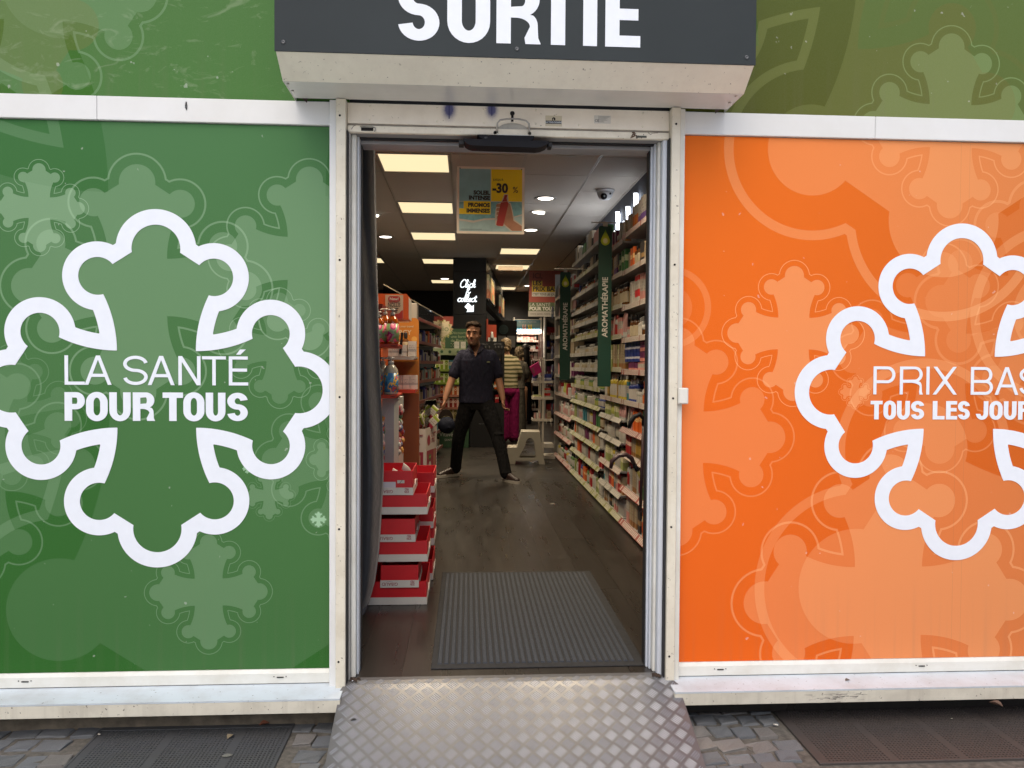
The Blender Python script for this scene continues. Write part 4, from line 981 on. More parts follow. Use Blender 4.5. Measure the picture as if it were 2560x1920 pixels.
# ---- stock: unit meshes (base at z=0, one unit high) scaled where they stand
def carton_mat(nm, base, acc, acc2=None, band=(.0, .3), title=True):
    g = G(nm); xyz = g.sep(g.tc('Object')); oi_ = g.n('ObjectInfo'); z = xyz[2]
    f = g.math('MULTIPLY', g.math('GREATER_THAN', z, band[0]), g.math('LESS_THAN', z, band[1])); col = g.mix(f, base, acc)
    if acc2: col = g.mix(g.math('MULTIPLY', g.math('GREATER_THAN', z, .80), g.math('LESS_THAN', z, .96)), col, acc2)
    if title:
        tz = g.math('FRACT', g.math('MULTIPLY', z, 9.0)); ln = g.math('MULTIPLY', g.math('LESS_THAN', tz, .5), g.math('MULTIPLY', g.math('GREATER_THAN', z, .42), g.math('LESS_THAN', z, .76)))
        vv = g.n('VectorMath', operation='ADD'); g.link(g.mapv(g.tc('Object'), (7, 7, 4)), vv.inputs[0]); g.link(oi_.outputs['Location'], vv.inputs[1])
        nn = g.math('GREATER_THAN', g.noise(vv.outputs[0], 1.6, 1), .49); iy = g.math('LESS_THAN', g.math('ABSOLUTE', xyz[1]), .36)
        col = g.mix(g.math('MULTIPLY', g.math('MULTIPLY', g.math('MULTIPLY', ln, nn), iy), .65), col, tuple(x*.3 for x in (acc if sum(acc[:3]) < sum(base[:3]) else base)[:3])+(1,))
    hsv = g.n('HueSaturation'); g.link(col, hsv.inputs['Color']); g.link(g.math('ADD', .82, g.math('MULTIPLY', oi_.outputs['Random'], .36)), hsv.inputs['Value'])
    g.color(hsv.outputs[0]); g.set(Roughness=.42); return g.m
wh = (.44, .41, .36, 1); cream = (.36, .285, .185, 1)
CM = {'white carton with purple base': carton_mat('carton_purple', wh, C(92, 48, 130), None, (0, .42)), 'white carton with red band': carton_mat('carton_red_band', wh, C(190, 36, 40), C(190, 36, 40), (.25, .5)),
      'plain white carton': carton_mat('carton_white', wh, (.36, .34, .30, 1), None, (0, .12)), 'beige carton': carton_mat('carton_beige', cream, C(150, 104, 60), None, (0, .22)),
      'orange carton': carton_mat('carton_orange', C(206, 96, 36), C(235, 190, 130), None, (.5, .7)), 'yellow carton': carton_mat('carton_yellow', C(170, 136, 62), C(110, 84, 34), None, (0, .2)),
      'deep blue carton': carton_mat('carton_blue', C(38, 52, 120), C(190, 190, 205), None, (.3, .52)), 'red carton': carton_mat('carton_red', C(160, 34, 38), C(220, 190, 170), None, (.48, .7)),
      'plum carton': carton_mat('carton_plum', C(104, 44, 84), C(200, 130, 120), None, (0, .35)), 'green carton': carton_mat('carton_green', C(60, 110, 60), C(190, 200, 160), None, (.5, .75)),
      'pale green carton': carton_mat('carton_pale_green', C(150, 160, 96), C(212, 208, 170), None, (.4, .8)), 'grey carton': carton_mat('carton_grey', (.28, .27, .25, 1), (.4, .39, .36, 1), None, (.0, .3)),
      'pink carton': carton_mat('carton_pink', C(196, 136, 128), wh, None, (.4, .8)), 'dark carton': carton_mat('carton_dark', (.035, .03, .03, 1), C(150, 120, 80), None, (.3, .5)),
      'teal carton': carton_mat('carton_teal', C(52, 118, 130), wh, None, (.4, .8))}
def unit_box(mat, ch=.0):
    b = MB(); b.box(-.5, -.5, 0, .5, .5, 1); return b.mesh('carton', mat)
CARTON = {k: unit_box(m) for k, m in CM.items()}
def bottle_mesh(nm, prof, mats, cuts):
    """prof [(r,z)...], material switches at the given z heights"""
    b = MB(); seg = 10
    segs = []; cur = [prof[0]]
    for a in prof[1:]:
        cur.append(a)
        if any(abs(a[1]-c) < 1e-6 for c in cuts): segs.append(cur); cur = [a]
    if len(cur) > 1: segs.append(cur)
    for i, sg_ in enumerate(segs): b.lathe(sg_, seg, (0, 0, 0), min(i, len(mats)-1))
    return b.mesh(nm, mats)
def lacq(nm, c, r=.25, coat=0): return plain(nm, c, r, .06, 20, 0, 0, 60, .5, coat)
amber = lacq('amber_glass', (.11, .045, .016, 1), .12); capk = lacq('black_cap', (.012, .012, .013, 1), .4); capw = lacq('white_cap', (.44, .43, .395, 1), .4)
lab_b = lacq('beige_label', (.44, .37, .25, 1), .5); lab_g = lacq('lime_label', (.36, .38, .10, 1), .5); lab_w = lacq('white_label', (.5, .47, .42, 1), .5); lab_p = lacq('pink_label', (.46, .26, .24, 1), .5)
clr = lacq('milky_plastic', (.42, .40, .34, 1), .25); grn = lacq('green_plastic', (.10, .20, .07, 1), .3); yel = lacq('yellow_plastic', (.46, .36, .05, 1), .3); redp = lacq('red_plastic', (.34, .03, .03, 1), .3); blu = lacq('blue_plastic', (.03, .05, .22, 1), .3)
P_D = [(.46, 0), (.5, .03), (.5, .10), (.5, .101), (.5, .48), (.5, .481), (.44, .58), (.22, .66), (.22, .70), (.3, .701), (.3, .95), (.16, .97), (.10, 1.0), (0, 1.0)]
def vial(body, lab, cap): return bottle_mesh('vial', P_D, [body, lab, body, cap], [.101, .481, .70])
VIAL = {'amber vial with beige label and black cap': vial(amber, lab_b, capk), 'amber vial with lime label': vial(amber, lab_g, capk), 'milky vial with pale label': vial(clr, lab_w, capw), 'pale vial with black cap': vial(clr, lab_b, capk), 'green vial with lime label': vial(grn, lab_g, capw)}
P_B = [(.46, 0), (.5, .02), (.5, .12), (.5, .121), (.5, .58), (.5, .581), (.5, .66), (.40, .74), (.18, .78), (.18, .80), (.22, .801), (.22, .93), (.16, 1.0), (0, 1.0)]
def bot(body, lab, cap): return bottle_mesh('bottle', P_B, [body, lab, body, cap], [.121, .581, .80])
BOTTLE = {'white bottle': bot(capw, lab_w, capw), 'white bottle with pink label': bot(capw, lab_p, capw), 'yellow bottle': bot(yel, lab_w, capw), 'dark bottle with black top': bot(amber, lab_b, capk), 'green bottle': bot(grn, lab_w, capk), 'milky bottle': bot(clr, lab_w, capk), 'white bottle with red label': bot(capw, redp, redp), 'blue bottle': bot(blu, lab_w, capw)}
def jar(body, cap): 
    return bottle_mesh('jar', [(.46, 0), (.5, .04), (.5, .62), (.5, .621), (.52, .63), (.52, .96), (.48, 1), (0, 1)], [body, cap], [.621])
JAR = {'amber jar with white lid': jar(amber, capw), 'white jar': jar(capw, capw), 'orange jar': jar(lacq('orange_plastic', (.5, .15, .03, 1), .3), capw)}
def tube_mesh(body, cap):
    b = MB(); vs = []; fs = []; n_ = 10
    rings = [(0, .34, .30, 1), (.16, .36, .32, 1), (.161, .40, .36, 0), (.35, .5, .4, 0), (1.0, .5, .03, 0)]
    for k in range(len(rings)-1):
        (z0_, a0, b0, _), (z1_, a1, b1, m_) = rings[k], rings[k+1]; v_ = []
        for (zz, aa, bb) in ((z0_, a0, b0), (z1_, a1, b1)):
            v_ += [(bb*math.cos(2*PI*i/n_), aa*math.sin(2*PI*i/n_), zz) for i in range(n_)]
        b.add(v_, [(i, (i+1) % n_, n_+(i+1) % n_, n_+i) for i in range(n_)], 1 if k == 0 else 0, True)
    return b.mesh('tube', [body, cap])
TUBE = {'white tube': tube_mesh(lab_w, capw), 'pink tube': tube_mesh(lab_p, capw), 'lime tube': tube_mesh(lab_g, capw), 'grey tube': tube_mesh(clr, capk)}
STOCK = {**CARTON, **VIAL, **BOTTLE, **JAR, **TUBE}
KIND = {}
for d__, k__ in ((CARTON, 'carton'), (VIAL, 'vial'), (BOTTLE, 'bottle'), (JAR, 'jar'), (TUBE, 'tube')):
    for q_ in d__: KIND[q_] = k__
COUNT = {}; CAPN = {'carton': 290, 'vial': 260, 'bottle': 290, 'jar': 120, 'tube': 200}
REST = {k: MB() for k in CAPN}; RESTM = {k: [] for k in CAPN}
def rest_add(var, loc, sc, rz):
    k = KIND[var]; me = STOCK[var]; M_ = Matrix.Translation(loc) @ Matrix.Rotation(rz, 4, 'Z') @ Matrix.Diagonal((*sc, 1))
    b = REST[k]; ms = RESTM[k]; idx = {}
    for i, m_ in enumerate(me.materials):
        m_ = FAR.get(m_.name, m_)
        if m_ not in ms: ms.append(m_)
        idx[i] = ms.index(m_)
    o_ = len(b.v); b.v += [tuple(M_ @ v.co) for v in me.vertices]
    for p_ in me.polygons:
        b.f.append(tuple(i+o_ for i in p_.vertices)); b.mi.append(idx[p_.material_index]); b.sm.append(p_.use_smooth)
FAR = {m_.name: plain(m_.name+'_far', m_.node_tree.nodes['Mix'].inputs[6].default_value[:] if 'Mix' in m_.node_tree.nodes else wh, .5, .15, 40) for m_ in CM.values()}
def stock(var, loc, sc, rz, where, single=True):
    k = KIND[var]
    if single and COUNT.get(k, 0) < CAPN[k]:
        COUNT[k] = COUNT.get(k, 0)+1
        o = link(k, STOCK[var], None, loc, (0, 0, rz)); o.scale = sc
        tag(o, '%s %s' % (var, where), k, '%s %s' % (var, where))
    else: rest_add(var, loc, sc, rz)

VIVID = {'carton': ['teal carton', 'plum carton', 'white carton with purple base', 'green carton', 'pink carton', 'deep blue carton', 'orange carton'], 'bottle': ['green bottle', 'blue bottle', 'white bottle with pink label', 'yellow bottle', 'white bottle with red label'], 'tube': ['pink tube', 'lime tube']}
def fill_row(rng, seq, y0, y1, x_front, z, zmax, where, dirn=(0, 1, 0), org=None, rows=1, nrm=(1, 0, 0), back=True):
    """stand a run of goods along a shelf; seq = list of (variant, width, depth, height, repeat)"""
    y = y0; q = 0
    while y < y1-.02:
        var, w_, d__, h_, rep = seq[q % len(seq)]; q += 1
        if rng.random() < .22 and KIND[var] in VIVID: var = rng.choice(VIVID[KIND[var]])
        for _ in range(max(1, rep+rng.randint(-1, 1))):
            if y+w_ > y1: y = y1; break
            hh = min(h_*rng.uniform(.95, 1.04), zmax); jit = rng.uniform(0, .012)
            for r_ in range(rows):
                off = x_front+jit+d__/2+r_*(d__+.006); yc = y+w_/2
                if org is None: loc = (off, yc, z)
                else: loc = (org[0]+dirn[0]*yc+nrm[0]*off, org[1]+dirn[1]*yc+nrm[1]*off, z)
                rz = (0 if org is None else math.atan2(nrm[1], nrm[0]))+rng.uniform(-.05, .05)
                stock(var, loc, (d__*.94, w_*.93, hh), rz, where, single=(r_ == 0))
            y += w_+.002
        y += rng.choice((0, 0, .006, .018))

# ---- right wall: four bays
XF = 1.195
def bay(label, y0, y1, zs, strips, where, content, tilt_below=.86, seed=1):
    t = thing('shelf_unit', label, 'shelf', (1.36, (y0+y1)/2, 0), group='shelving bays along the right wall', world=True)
    MB().box(1.505, y0+.002, .0, 1.528, y1-.002, 2.46).build('back_panel', shelf_back, t)
    for yy in (y0+.001, y1-.019): MB().box(1.47, yy, 0, 1.504, yy+.018, 2.46).build('upright', shelf_w, t)
    MB().box(1.235, y0+.002, 0, 1.50, y1-.002, .012).build('plinth', alu_dark, t)
    rng = random.Random(seed)
    for k, z in enumerate(zs):
        s_ = MB().box(XF+.006, y0+.021, z-.008, 1.468, y1-.021, z+.008).build('shelf', shelf_w, t)
        low = z < tilt_below; L_ = (y1-y0)-.006
        b = MB(); hs_ = .023 if low else .019; b.box(-.0015, -L_/2, -hs_, .0015, L_/2, hs_)
        ps = link('price_strip', b.mesh('price_strip', SM[strips[k]]), s_, (XF-.004, (y0+y1)/2, z+(.002 if not low else .0)), (0, math.radians(38 if low else 4), 0))
        top = (zs[k+1]-.03 if k+1 < len(zs) else z+.26)-z-.012
        c = content[k % len(content)]
        fill_row(rng, c, y0+.03, y1-.03, XF+.022, z+.0085, top, 'on the %s shelf, %s' % (ORD[k], where), rows=1 if z > 1.45 else (2 if z > 1.0 else 3))
    return t
zA = [.035, .295, .557, .745, .955, 1.183, 1.423, 1.668, 1.938, 2.215]
bay('nearest bay of the white right wall shelving, by the doorway', 1.30, 2.86, zA, ['red', 'red', 'pink', 'dark', 'pink', 'red', 'pink', 'pink', 'pink', 'red'], 'right bay by the doorway',
    [[('plain white carton', .085, .09, .21, 2), ('white bottle with red label', .06, .06, .17, 2), ('dark carton', .07, .08, .20, 1), ('blue bottle', .05, .05, .16, 2), ('beige carton', .07, .08, .19, 2)],
     [('beige carton', .06, .08, .17, 3), ('grey carton', .06, .07, .16, 2), ('white bottle with red label', .055, .055, .20, 2), ('plain white carton', .07, .07, .19, 2)],
     [('red carton', .06, .08, .14, 3), ('deep blue carton', .07, .07, .15, 2), ('yellow carton', .04, .05, .14, 4), ('beige carton', .05, .06, .13, 3)],
     [('green carton', .075, .08, .16, 1), ('orange carton', .06, .08, .16, 2), ('red carton', .06, .08, .15, 2), ('plain white carton', .065, .07, .17, 2), ('grey tube', .04, .035, .15, 4)],
     [('orange carton', .08, .08, .16, 2), ('orange jar', .07, .07, .10, 2), ('white jar', .06, .06, .08, 2), ('yellow bottle', .055, .055, .17, 3), ('plain white carton', .06, .06, .15, 1), ('lime tube', .045, .04, .16, 2)],
     [('deep blue carton', .10, .09, .068, 5), ('plum carton', .10, .09, .068, 4)],
     [('pink carton', .05, .05, .10, 3), ('amber jar with white lid', .075, .075, .09, 2), ('white bottle', .04, .04, .15, 2), ('dark bottle with black top', .042, .042, .17, 6)],
     [('white carton with red band', .065, .08, .215, 2), ('plain white carton', .08, .08, .19, 1), ('yellow carton', .05, .06, .15, 1), ('white carton with red band', .06, .07, .12, 1), ('white carton with purple base', .10, .08, .205, 2)],
     [('dark bottle with black top', .05, .05, .17, 4), ('yellow carton', .04, .05, .16, 2), ('beige carton', .045, .05, .15, 3), ('dark carton', .04, .05, .16, 2)],
     [('yellow carton', .09, .08, .22, 1), ('beige carton', .10, .09, .20, 2), ('orange jar', .075, .075, .19, 2), ('beige carton', .05, .06, .15, 4)]], seed=3)
# the little blue and plum cartons are stacked three high: two more courses
rs_ = random.Random(8); 
for lv in (1, 2):
    y = 1.34
    while y < 2.80:
        v_ = 'deep blue carton' if int((y-1.3)/.5) % 2 == 0 else 'plum carton'
        stock(v_, (XF+.07, y+.05, 1.1915+lv*.0715), (.085, .093, .0705), rs_.uniform(-.04, .04), 'stacked on the sixth shelf, right bay by the doorway'); y += .103
zB = [.035, .21, .40, .62, .80, .955, 1.20, 1.46, 1.70, 1.95, 2.19]
cB = [[('white bottle', .05, .05, .14, 3), ('beige carton', .05, .06, .13, 3), ('green bottle', .05, .05, .14, 2), ('dark carton', .04, .05, .14, 2)],
      [('beige carton', .05, .06, .14, 3), ('red carton', .05, .06, .16, 2), ('grey carton', .05, .05, .13, 3), ('teal carton', .04, .05, .14, 1)],
      [('pale green carton', .05, .05, .17, 4), ('milky bottle', .05, .05, .16, 3), ('yellow bottle', .05, .05, .16, 1)],
      [('milky bottle', .045, .045, .14, 4), ('grey tube', .045, .04, .14, 4), ('plain white carton', .05, .05, .14, 2)],
      [('grey tube', .045, .04, .12, 4), ('pale green carton', .05, .05, .12, 3)],
      [('yellow bottle', .06, .06, .20, 4), ('yellow carton', .05, .06, .15, 1), ('milky bottle', .05, .05, .18, 2)],
      [('beige carton', .045, .05, .20, 5), ('pale green carton', .05, .05, .20, 2)],
      [('pink tube', .04, .04, .18, 3), ('pink carton', .045, .05, .15, 4), ('white bottle with red label', .045, .045, .18, 2)],
      [('dark bottle with black top', .045, .045, .18, 5), ('beige carton', .04, .05, .14, 2)],
      [('beige carton', .05, .05, .18, 4), ('yellow carton', .04, .05, .17, 2), ('dark carton', .04, .05, .18, 1)],
      [('beige carton', .055, .05, .16, 3), ('plain white carton', .06, .05, .18, 2), ('orange jar', .06, .06, .10, 1)]]
bay('second bay of the right wall shelving, behind the large green banner', 2.865, 3.80, zB, ['lime', 'grey', 'pink', 'grey', 'grey', 'pink', 'lime', 'lime', 'lime', 'pink', 'red'], 'behind the large green banner', cB, seed=5)
zC = [.035, .29, .477, .65, .84, 1.01, 1.19, 1.345, 1.515, 1.66, 1.805, 1.985, 2.17, 2.36]
va = 'amber vial with beige label and black cap'
cC = [[('milky bottle', .05, .05, .15, 4), ('pale green carton', .05, .05, .13, 3), ('white bottle', .05, .05, .16, 4), ('red carton', .045, .05, .17, 2)],
      [('red carton', .05, .06, .14, 2), ('grey carton', .05, .05, .13, 4), ('milky bottle', .05, .05, .14, 5)],
      [('white bottle', .045, .045, .13, 4), ('beige carton', .045, .05, .12, 5), ('plain white carton', .04, .05, .12, 2), ('milky bottle', .05, .05, .12, 3)],
      [('dark bottle with black top', .05, .05, .14, 3), ('grey carton', .05, .05, .13, 3), ('pale green carton', .05, .05, .14, 4), ('blue bottle', .045, .045, .12, 1)],
      [('white bottle', .05, .05, .10, 5), ('green vial with lime label', .04, .04, .11, 4), ('milky bottle', .045, .045, .13, 5)],
      [('green vial with lime label', .036, .036, .10, 7), ('milky vial with pale label', .036, .036, .11, 7)],
      [('pale vial with black cap', .034, .034, .095, 8), ('milky vial with pale label', .034, .034, .10, 6)],
      [('milky vial with pale label', .034, .034, .09, 9), ('pale vial with black cap', .034, .034, .10, 6)],
      [('pale vial with black cap', .034, .034, .09, 9), ('amber vial with lime label', .034, .034, .085, 4)],
      [('pale vial with black cap', .034, .034, .09, 7), (va, .034, .034, .085, 7)],
      [(va, .034, .034, .09, 8), ('pale vial with black cap', .034, .034, .09, 6)],
      [(va, .036, .036, .10, 9), ('dark carton', .04, .04, .11, 2), ('white bottle with red label', .04, .04, .10, 2)],
      [('beige carton', .05, .05, .12, 4), (va, .036, .036, .10, 6), ('dark carton', .04, .04, .12, 3)],
      [('green carton', .14, .10, .13, 1), ('plain white carton', .10, .08, .15, 2), ('dark carton', .05, .06, .12, 3), ('beige carton', .07, .06, .20, 2), ('grey carton', .10, .07, .2, 1)]]
bay('long bay of the right wall shelving between the two green banners', 3.805, 5.70, zC, ['lime', 'lime', 'lime', 'lime', 'lime', 'lime', 'grey', 'grey', 'lime', 'grey', 'grey', 'grey', 'lime', 'grey'], 'between the green banners', cC, seed=7)
zD = [.04, .335, .60, .86, 1.10, 1.35, 1.60, 1.86, 2.12]
cD = [[('green bottle', .05, .05, .16, 4), ('white bottle', .06, .06, .15, 4), ('milky bottle', .05, .05, .15, 3)], [('white bottle with pink label', .05, .05, .17, 4), ('milky bottle', .05, .05, .16, 4), ('dark bottle with black top', .05, .05, .16, 2)],
      [('white bottle with pink label', .05, .05, .16, 5), ('pink tube', .045, .045, .16, 4), ('milky bottle', .05, .05, .17, 2)], [('pink tube', .045, .045, .15, 6), ('white jar', .05, .05, .09, 4), ('red carton', .06, .06, .14, 1)],
      [('pink carton', .06, .06, .16, 3), ('white bottle', .05, .05, .17, 4)], [('beige carton', .06, .06, .17, 3), ('pink tube', .05, .045, .17, 3)], [('beige carton', .06, .06, .16, 3), ('pink carton', .06, .06, .17, 2)], [('pink tube', .045, .045, .16, 5), ('beige carton', .05, .05, .14, 2)], [('red carton', .06, .06, .14, 1), ('plain white carton', .06, .06, .17, 3), ('dark carton', .05, .05, .15, 1)]]
bay('far bay of the right wall shelving beyond the small green banner', 5.705, 7.30, zD, ['red', 'red', 'red', 'pink', 'grey', 'grey', 'grey', 'grey', 'grey'], 'beyond the small green banner', cD, seed=9)
tag(MB().box(XF-.01, 7.302, 0, 1.528, 7.33, 2.46).build('end_panel', plain('end_panel_grey', (.32, .31, .29, 1), .5, .06)), 'grey end panel closing the right wall shelving', 'panel')
navy = plain('navy_card', (.012, .018, .055, 1), .5, .1)
for k, z in enumerate((.66, 1.16, 1.40, 1.93)):
    h = thing('shelf_flag', 'navy rounded shelf flag at %s height on the far right bay' % ('knee', 'hip', 'chest', 'head')[k], 'sign', (XF-.02, 7.18, z), group='navy shelf flags', world=True)
    b = MB(); b.prism([(7.05+.5*.24*(1+math.cos(a))*1.0-.12, z+.085*math.copysign(abs(math.sin(a))**.6, math.sin(a))) for a in [2*PI*i/20 for i in range(20)]], 'x', XF-.075, XF-.070); b.build('flag_card', navy, h)
    text_mesh('lettering', 'Mium', lab_w, .06, SIDE(XF-.0765, 7.06, z-.02), h, 'CENTER', 0, 1, .0004)

# ---- the two hanging banners
green_b = plain('banner_green', (.010, .052, .034, 1), .45, .08, 4)
def drop_mat():
    g = G('oil_drop'); xyz = g.sep(g.tc('Object')); r_ = g.math('SQRT', g.math('ADD', g.math('POWER', g.math('MULTIPLY', xyz[0], 1.1), 2), g.math('POWER', g.math('ADD', xyz[1], .012), 2)))
    g.color(g.ramp(g.step(r_, 0, .075), [(0, C(236, 232, 190)), (.22, C(228, 226, 150)), (.35, C(190, 200, 40)), (.75, C(150, 178, 40)), (1, C(90, 140, 40))])); g.set(Roughness=.4); return g.m
drop = drop_mat()
def banner(label, x0, y, z0, z1, w_, arm):
    t = thing('hanging_banner', label, 'banner', (x0+w_/2, y, z0), group='long green aromatherapy banners', world=True)
    b = MB(); r_ = .012
    b.prism([(x0, z0), (x0+w_-r_, z0), (x0+w_-r_*.3, z0+r_*.3), (x0+w_, z0+r_), (x0+w_, z1-r_), (x0+w_-r_, z1), (x0+r_, z1), (x0, z1-r_)], 'y', y-.002, y+.002); b.build('banner_board', green_b, t)
    xc = x0+w_/2
    lp = arc(0, -.012, .036, .036, -200, 20, 20)+[(.022, .028), (.010, .050), (0, .078), (-.010, .050), (-.022, .028)]
    curve_mesh('drop_logo', [lp], drop, .0006, t, FACE(xc, y-.0028, z1-.105))
    text_mesh('lettering', 'AROMATHÉRAPIE', plain('banner_white', (.62, .60, .55, 1), .5, .03), .062, Matrix.Translation((xc+.022, y-.0028, (z0+z1)/2-.005)) @ Matrix.Rotation(PI/2, 4, 'X') @ Matrix.Rotation(PI/2, 4, 'Z'), t, 'CENTER', .0012, .965, .0006)
    b = MB(); b.tube([(x0-.06, y+.004, z1+.028), (1.20, y+.004, z1+.026)], .005, 6); b.build('bracket_arm', plain('beige_bar', (.45, .40, .33, 1), .4, .05), t)
    b = MB(); b.box(xc-.018, y-.003, z1-.004, xc+.018, y+.005, z1+.03); b.build('clip', capw, t)
banner('large dark green AROMATHÉRAPIE banner hanging out from the right shelves', 1.030, 3.0, 1.066, 2.332, .106, .2)
banner('smaller more distant dark green AROMATHÉRAPIE banner hanging off the right shelves', .922, 4.6, 1.088, 2.165, .106, .2)

# ---- walking sticks hung in front of the first bay
cane_m = plain('cane_plum', (.045, .022, .026, 1), .35, .2, 20); gold = plain('cane_gold', (.22, .19, .05, 1), .3, .4, 60)
def cane(label, hp, shaft, mats):
    t = thing('walking_stick', label, 'walking stick', hp[2], group='walking sticks by the right shelves', world=True)
    MB().tube(hp, [.010]+[.015]*(len(hp)-2)+[.012], 9, 0, [.014]+[.020]*(len(hp)-2)+[.013]).build('handle', mats[0], t)
    MB().tube([hp[-1], shaft], .0105, 9).build('shaft', mats[1], t); d__ = (Vector(shaft)-Vector(hp[-1])).normalized()
    MB().tube([Vector(hp[-1])-d__*.005, Vector(hp[-1])+d__*.04], .0135, 9).build('collar', black_plastic, t)
cane('plum walking stick with curved handle leaning before the right shelves', [(.905, 1.75, .585), (.912, 1.75, .632), (.955, 1.75, .668), (1.005, 1.75, .672), (1.035, 1.75, .650), (1.058, 1.75, .605)], (1.32, 1.72, .06), (cane_m, gold))
cane('dark walking stick with angular handle, higher of the two by the doorway', [(1.010, 1.70, .845), (1.016, 1.70, .880), (1.04, 1.70, .915), (1.075, 1.70, .93), (1.10, 1.70, .90)], (1.075, 1.66, .33), (black_plastic, cane_m))

# ---- hanging promotional poster
TEAL = plain('poster_teal', (.22, .43, .50, 1), .45, .10, 9); SAND = plain('poster_sand', (.30, .44, .46, 1), .5, .12, 14); YELW = plain('poster_yellow', (.80, .61, .012, 1), .45, .03); inkp = plain('poster_ink', (.022, .016, .018, 1), .5, .05)
po = thing('hanging_poster', 'square summer promotion poster hung from the ceiling inside the doorway', 'poster', (.165, 2.6, 2.19), world=True)
PX0, PX1, PZ0, PZ1, PY = -.080, .412, 2.187, 2.672, 2.6
MB().box(PX0, PY, PZ0, PX1, PY+.005, PZ1).build('poster_board', plain('poster_border', (.70, .63, .55, 1), .5, .04), po)
def U(u, v): return (PX0+(PX1-PX0)*u, PZ0+(PZ1-PZ0)*v)
def pquad(nm, pts, m, k=1):
    lp = [U(*p_) for p_ in pts]; b = MB(); b.prism(lp, 'y', PY-.0005*k, PY-.0005*k+.0003); return b.build(nm, m, po)
pquad('teal_field', [(.035, .48), (.50, .48), (.50, .965), (.035, .965)], TEAL); pquad('yellow_field', [(.505, .49), (.965, .49), (.965, .965), (.505, .965)], YELW)
pquad('sea_field', [(.035, .215), (.12, .205), (.25, .19), (.40, .225), (.58, .235), (.80, .25), (.965, .30), (.965, .485), (.035, .475)], plain('poster_sea', (.16, .37, .42, 1), .5, .22, 30))
pquad('foam_line', [(.035, .195), (.12, .185), (.25, .165), (.40, .205), (.58, .215), (.80, .235), (.965, .285), (.965, .30), (.80, .252), (.58, .237), (.40, .228), (.25, .193), (.12, .21), (.035, .22)], lab_w, 2)
pquad('sand_field', [(.035, .035), (.965, .035), (.965, .283), (.80, .233), (.58, .213), (.40, .203), (.25, .163), (.12, .183), (.035, .193)], SAND)
pquad('word_block', [(.10, .375), (.50, .375), (.50, .485), (.10, .485)], YELW, 2); pquad('word_block', [(.035, .29), (.50, .29), (.50, .374), (.035, .374)], YELW, 2)
def ptext(s_, u, v, size, al='RIGHT', bold=.0022, sx=1.0):
    x_, z_ = U(u, v); text_mesh('lettering', s_, inkp, size, FACE(x_, PY-.0016, z_), po, al, bold, sx, .0003)
ptext('SOLEIL', .488, .585, .0395); ptext('INTENSE', .488, .508, .0395); ptext('PROMOS', .486, .400, .0395); ptext('IMMENSES', .486, .315, .0395, 'RIGHT', .0022, .95)
ptext("JUSQU'À", .535, .795, .0205, 'LEFT', .0003, .95); ptext('-30', .525, .62, .092, 'LEFT', .0042, .92); ptext('%', .825, .62, .062, 'LEFT', .0004, .95)
for q in range(2): pquad('small_print', [(.055, .052+.012*q), (.47-.1*q, .052+.012*q), (.47-.1*q, .056+.012*q), (.055, .056+.012*q)], plain('poster_small', (.10, .14, .14, 1), .5, 0), 2)
pquad('cut_out_edge', [(.572, .13), (.66, .105), (.70, .125), (.80, .045), (.965, .045), (.965, .14), (.85, .22), (.83, .33), (.80, .465), (.765, .475), (.755, .59), (.70, .60), (.655, .475), (.595, .45), (.575, .38), (.565, .27)], plain('poster_cut', (.52, .45, .37, 1), .5, 0), 2)
skin_p = plain('poster_skin', (.36, .17, .10, 1), .5, .14, 18)
pquad('printed_hand', [(.70, .15), (.82, .05), (.965, .05), (.965, .12), (.84, .20), (.82, .32), (.785, .455), (.765, .46), (.74, .40), (.70, .30)], skin_p, 3)
for q, (v_, w_) in enumerate(((.425, .06), (.365, .065), (.305, .06), (.25, .05))): pquad('printed_finger', [(.58+q*.004, v_-.02), (.66, v_-.025), (.66, v_+.025), (.60, v_+.025), (.58+q*.004, v_+.008)], skin_p, 3)
pquad('printed_bottle', [(.582, .135), (.60, .122), (.675, .118), (.69, .13), (.765, .46), (.745, .49), (.652, .47), (.645, .45)][::1], plain('poster_red', (.33, .035, .03, 1), .4, .1), 4)
pquad('printed_pump', [(.668, .48), (.745, .492), (.735, .54), (.75, .585), (.705, .585), (.695, .54)], plain('poster_red_dark', (.27, .03, .028, 1), .4, .1), 4)
for x_ in (PX0+.022, PX1-.022):
    MB().tube([(x_, PY+.002, PZ1-.012), (x_-.018*(1 if x_ > .1 else -.6), PY+.01, CE)], .0012, 5).build('hanging_cord', lab_w, po); MB().cyl((x_, PY-.0025, PZ1-.014), .004, .002, 8, 0, 'y').build('eyelet', black_plastic, po)

# ---- hanging red and green sign further back
hs = thing('hanging_sign', 'red and green hanging sign ICI LES PRIX BAS deep in the shop', 'sign', (1.25, 9.0, 2.0), world=True)
HY = 9.0; MB().box(.967, HY, 2.225, 1.60, HY+.02, 2.722).build('sign_board', plain('brick_red', (.23, .045, .030, 1), .5, .06), hs); MB().box(.957, HY+.0, 2.085, 1.60, HY+.02, 2.223).build('sign_board', plain('olive_green', (.075, .095, .045, 1), .5, .06), hs); MB().box(.957, HY, 2.0, 1.60, HY+.02, 2.083).build('sign_board', plain('pale_board', (.30, .28, .25, 1), .5, .06), hs)
yb_ = plain('sign_yellow', (.50, .33, .02, 1), .5, .03); rd = plain('dark_red_ink', (.10, .014, .010, 1), .5, .05)
for (xa, xb, za, zb) in ((1.012, 1.175, 2.475, 2.56), (1.012, 1.50, 2.385, 2.473)): MB().box(xa, HY-.003, za, xb, HY-.0005, zb).build('word_block', yb_, hs)
MB().box(1.012, HY-.003, 2.315, 1.50, HY-.0005, 2.383).build('word_block', lab_w, hs)
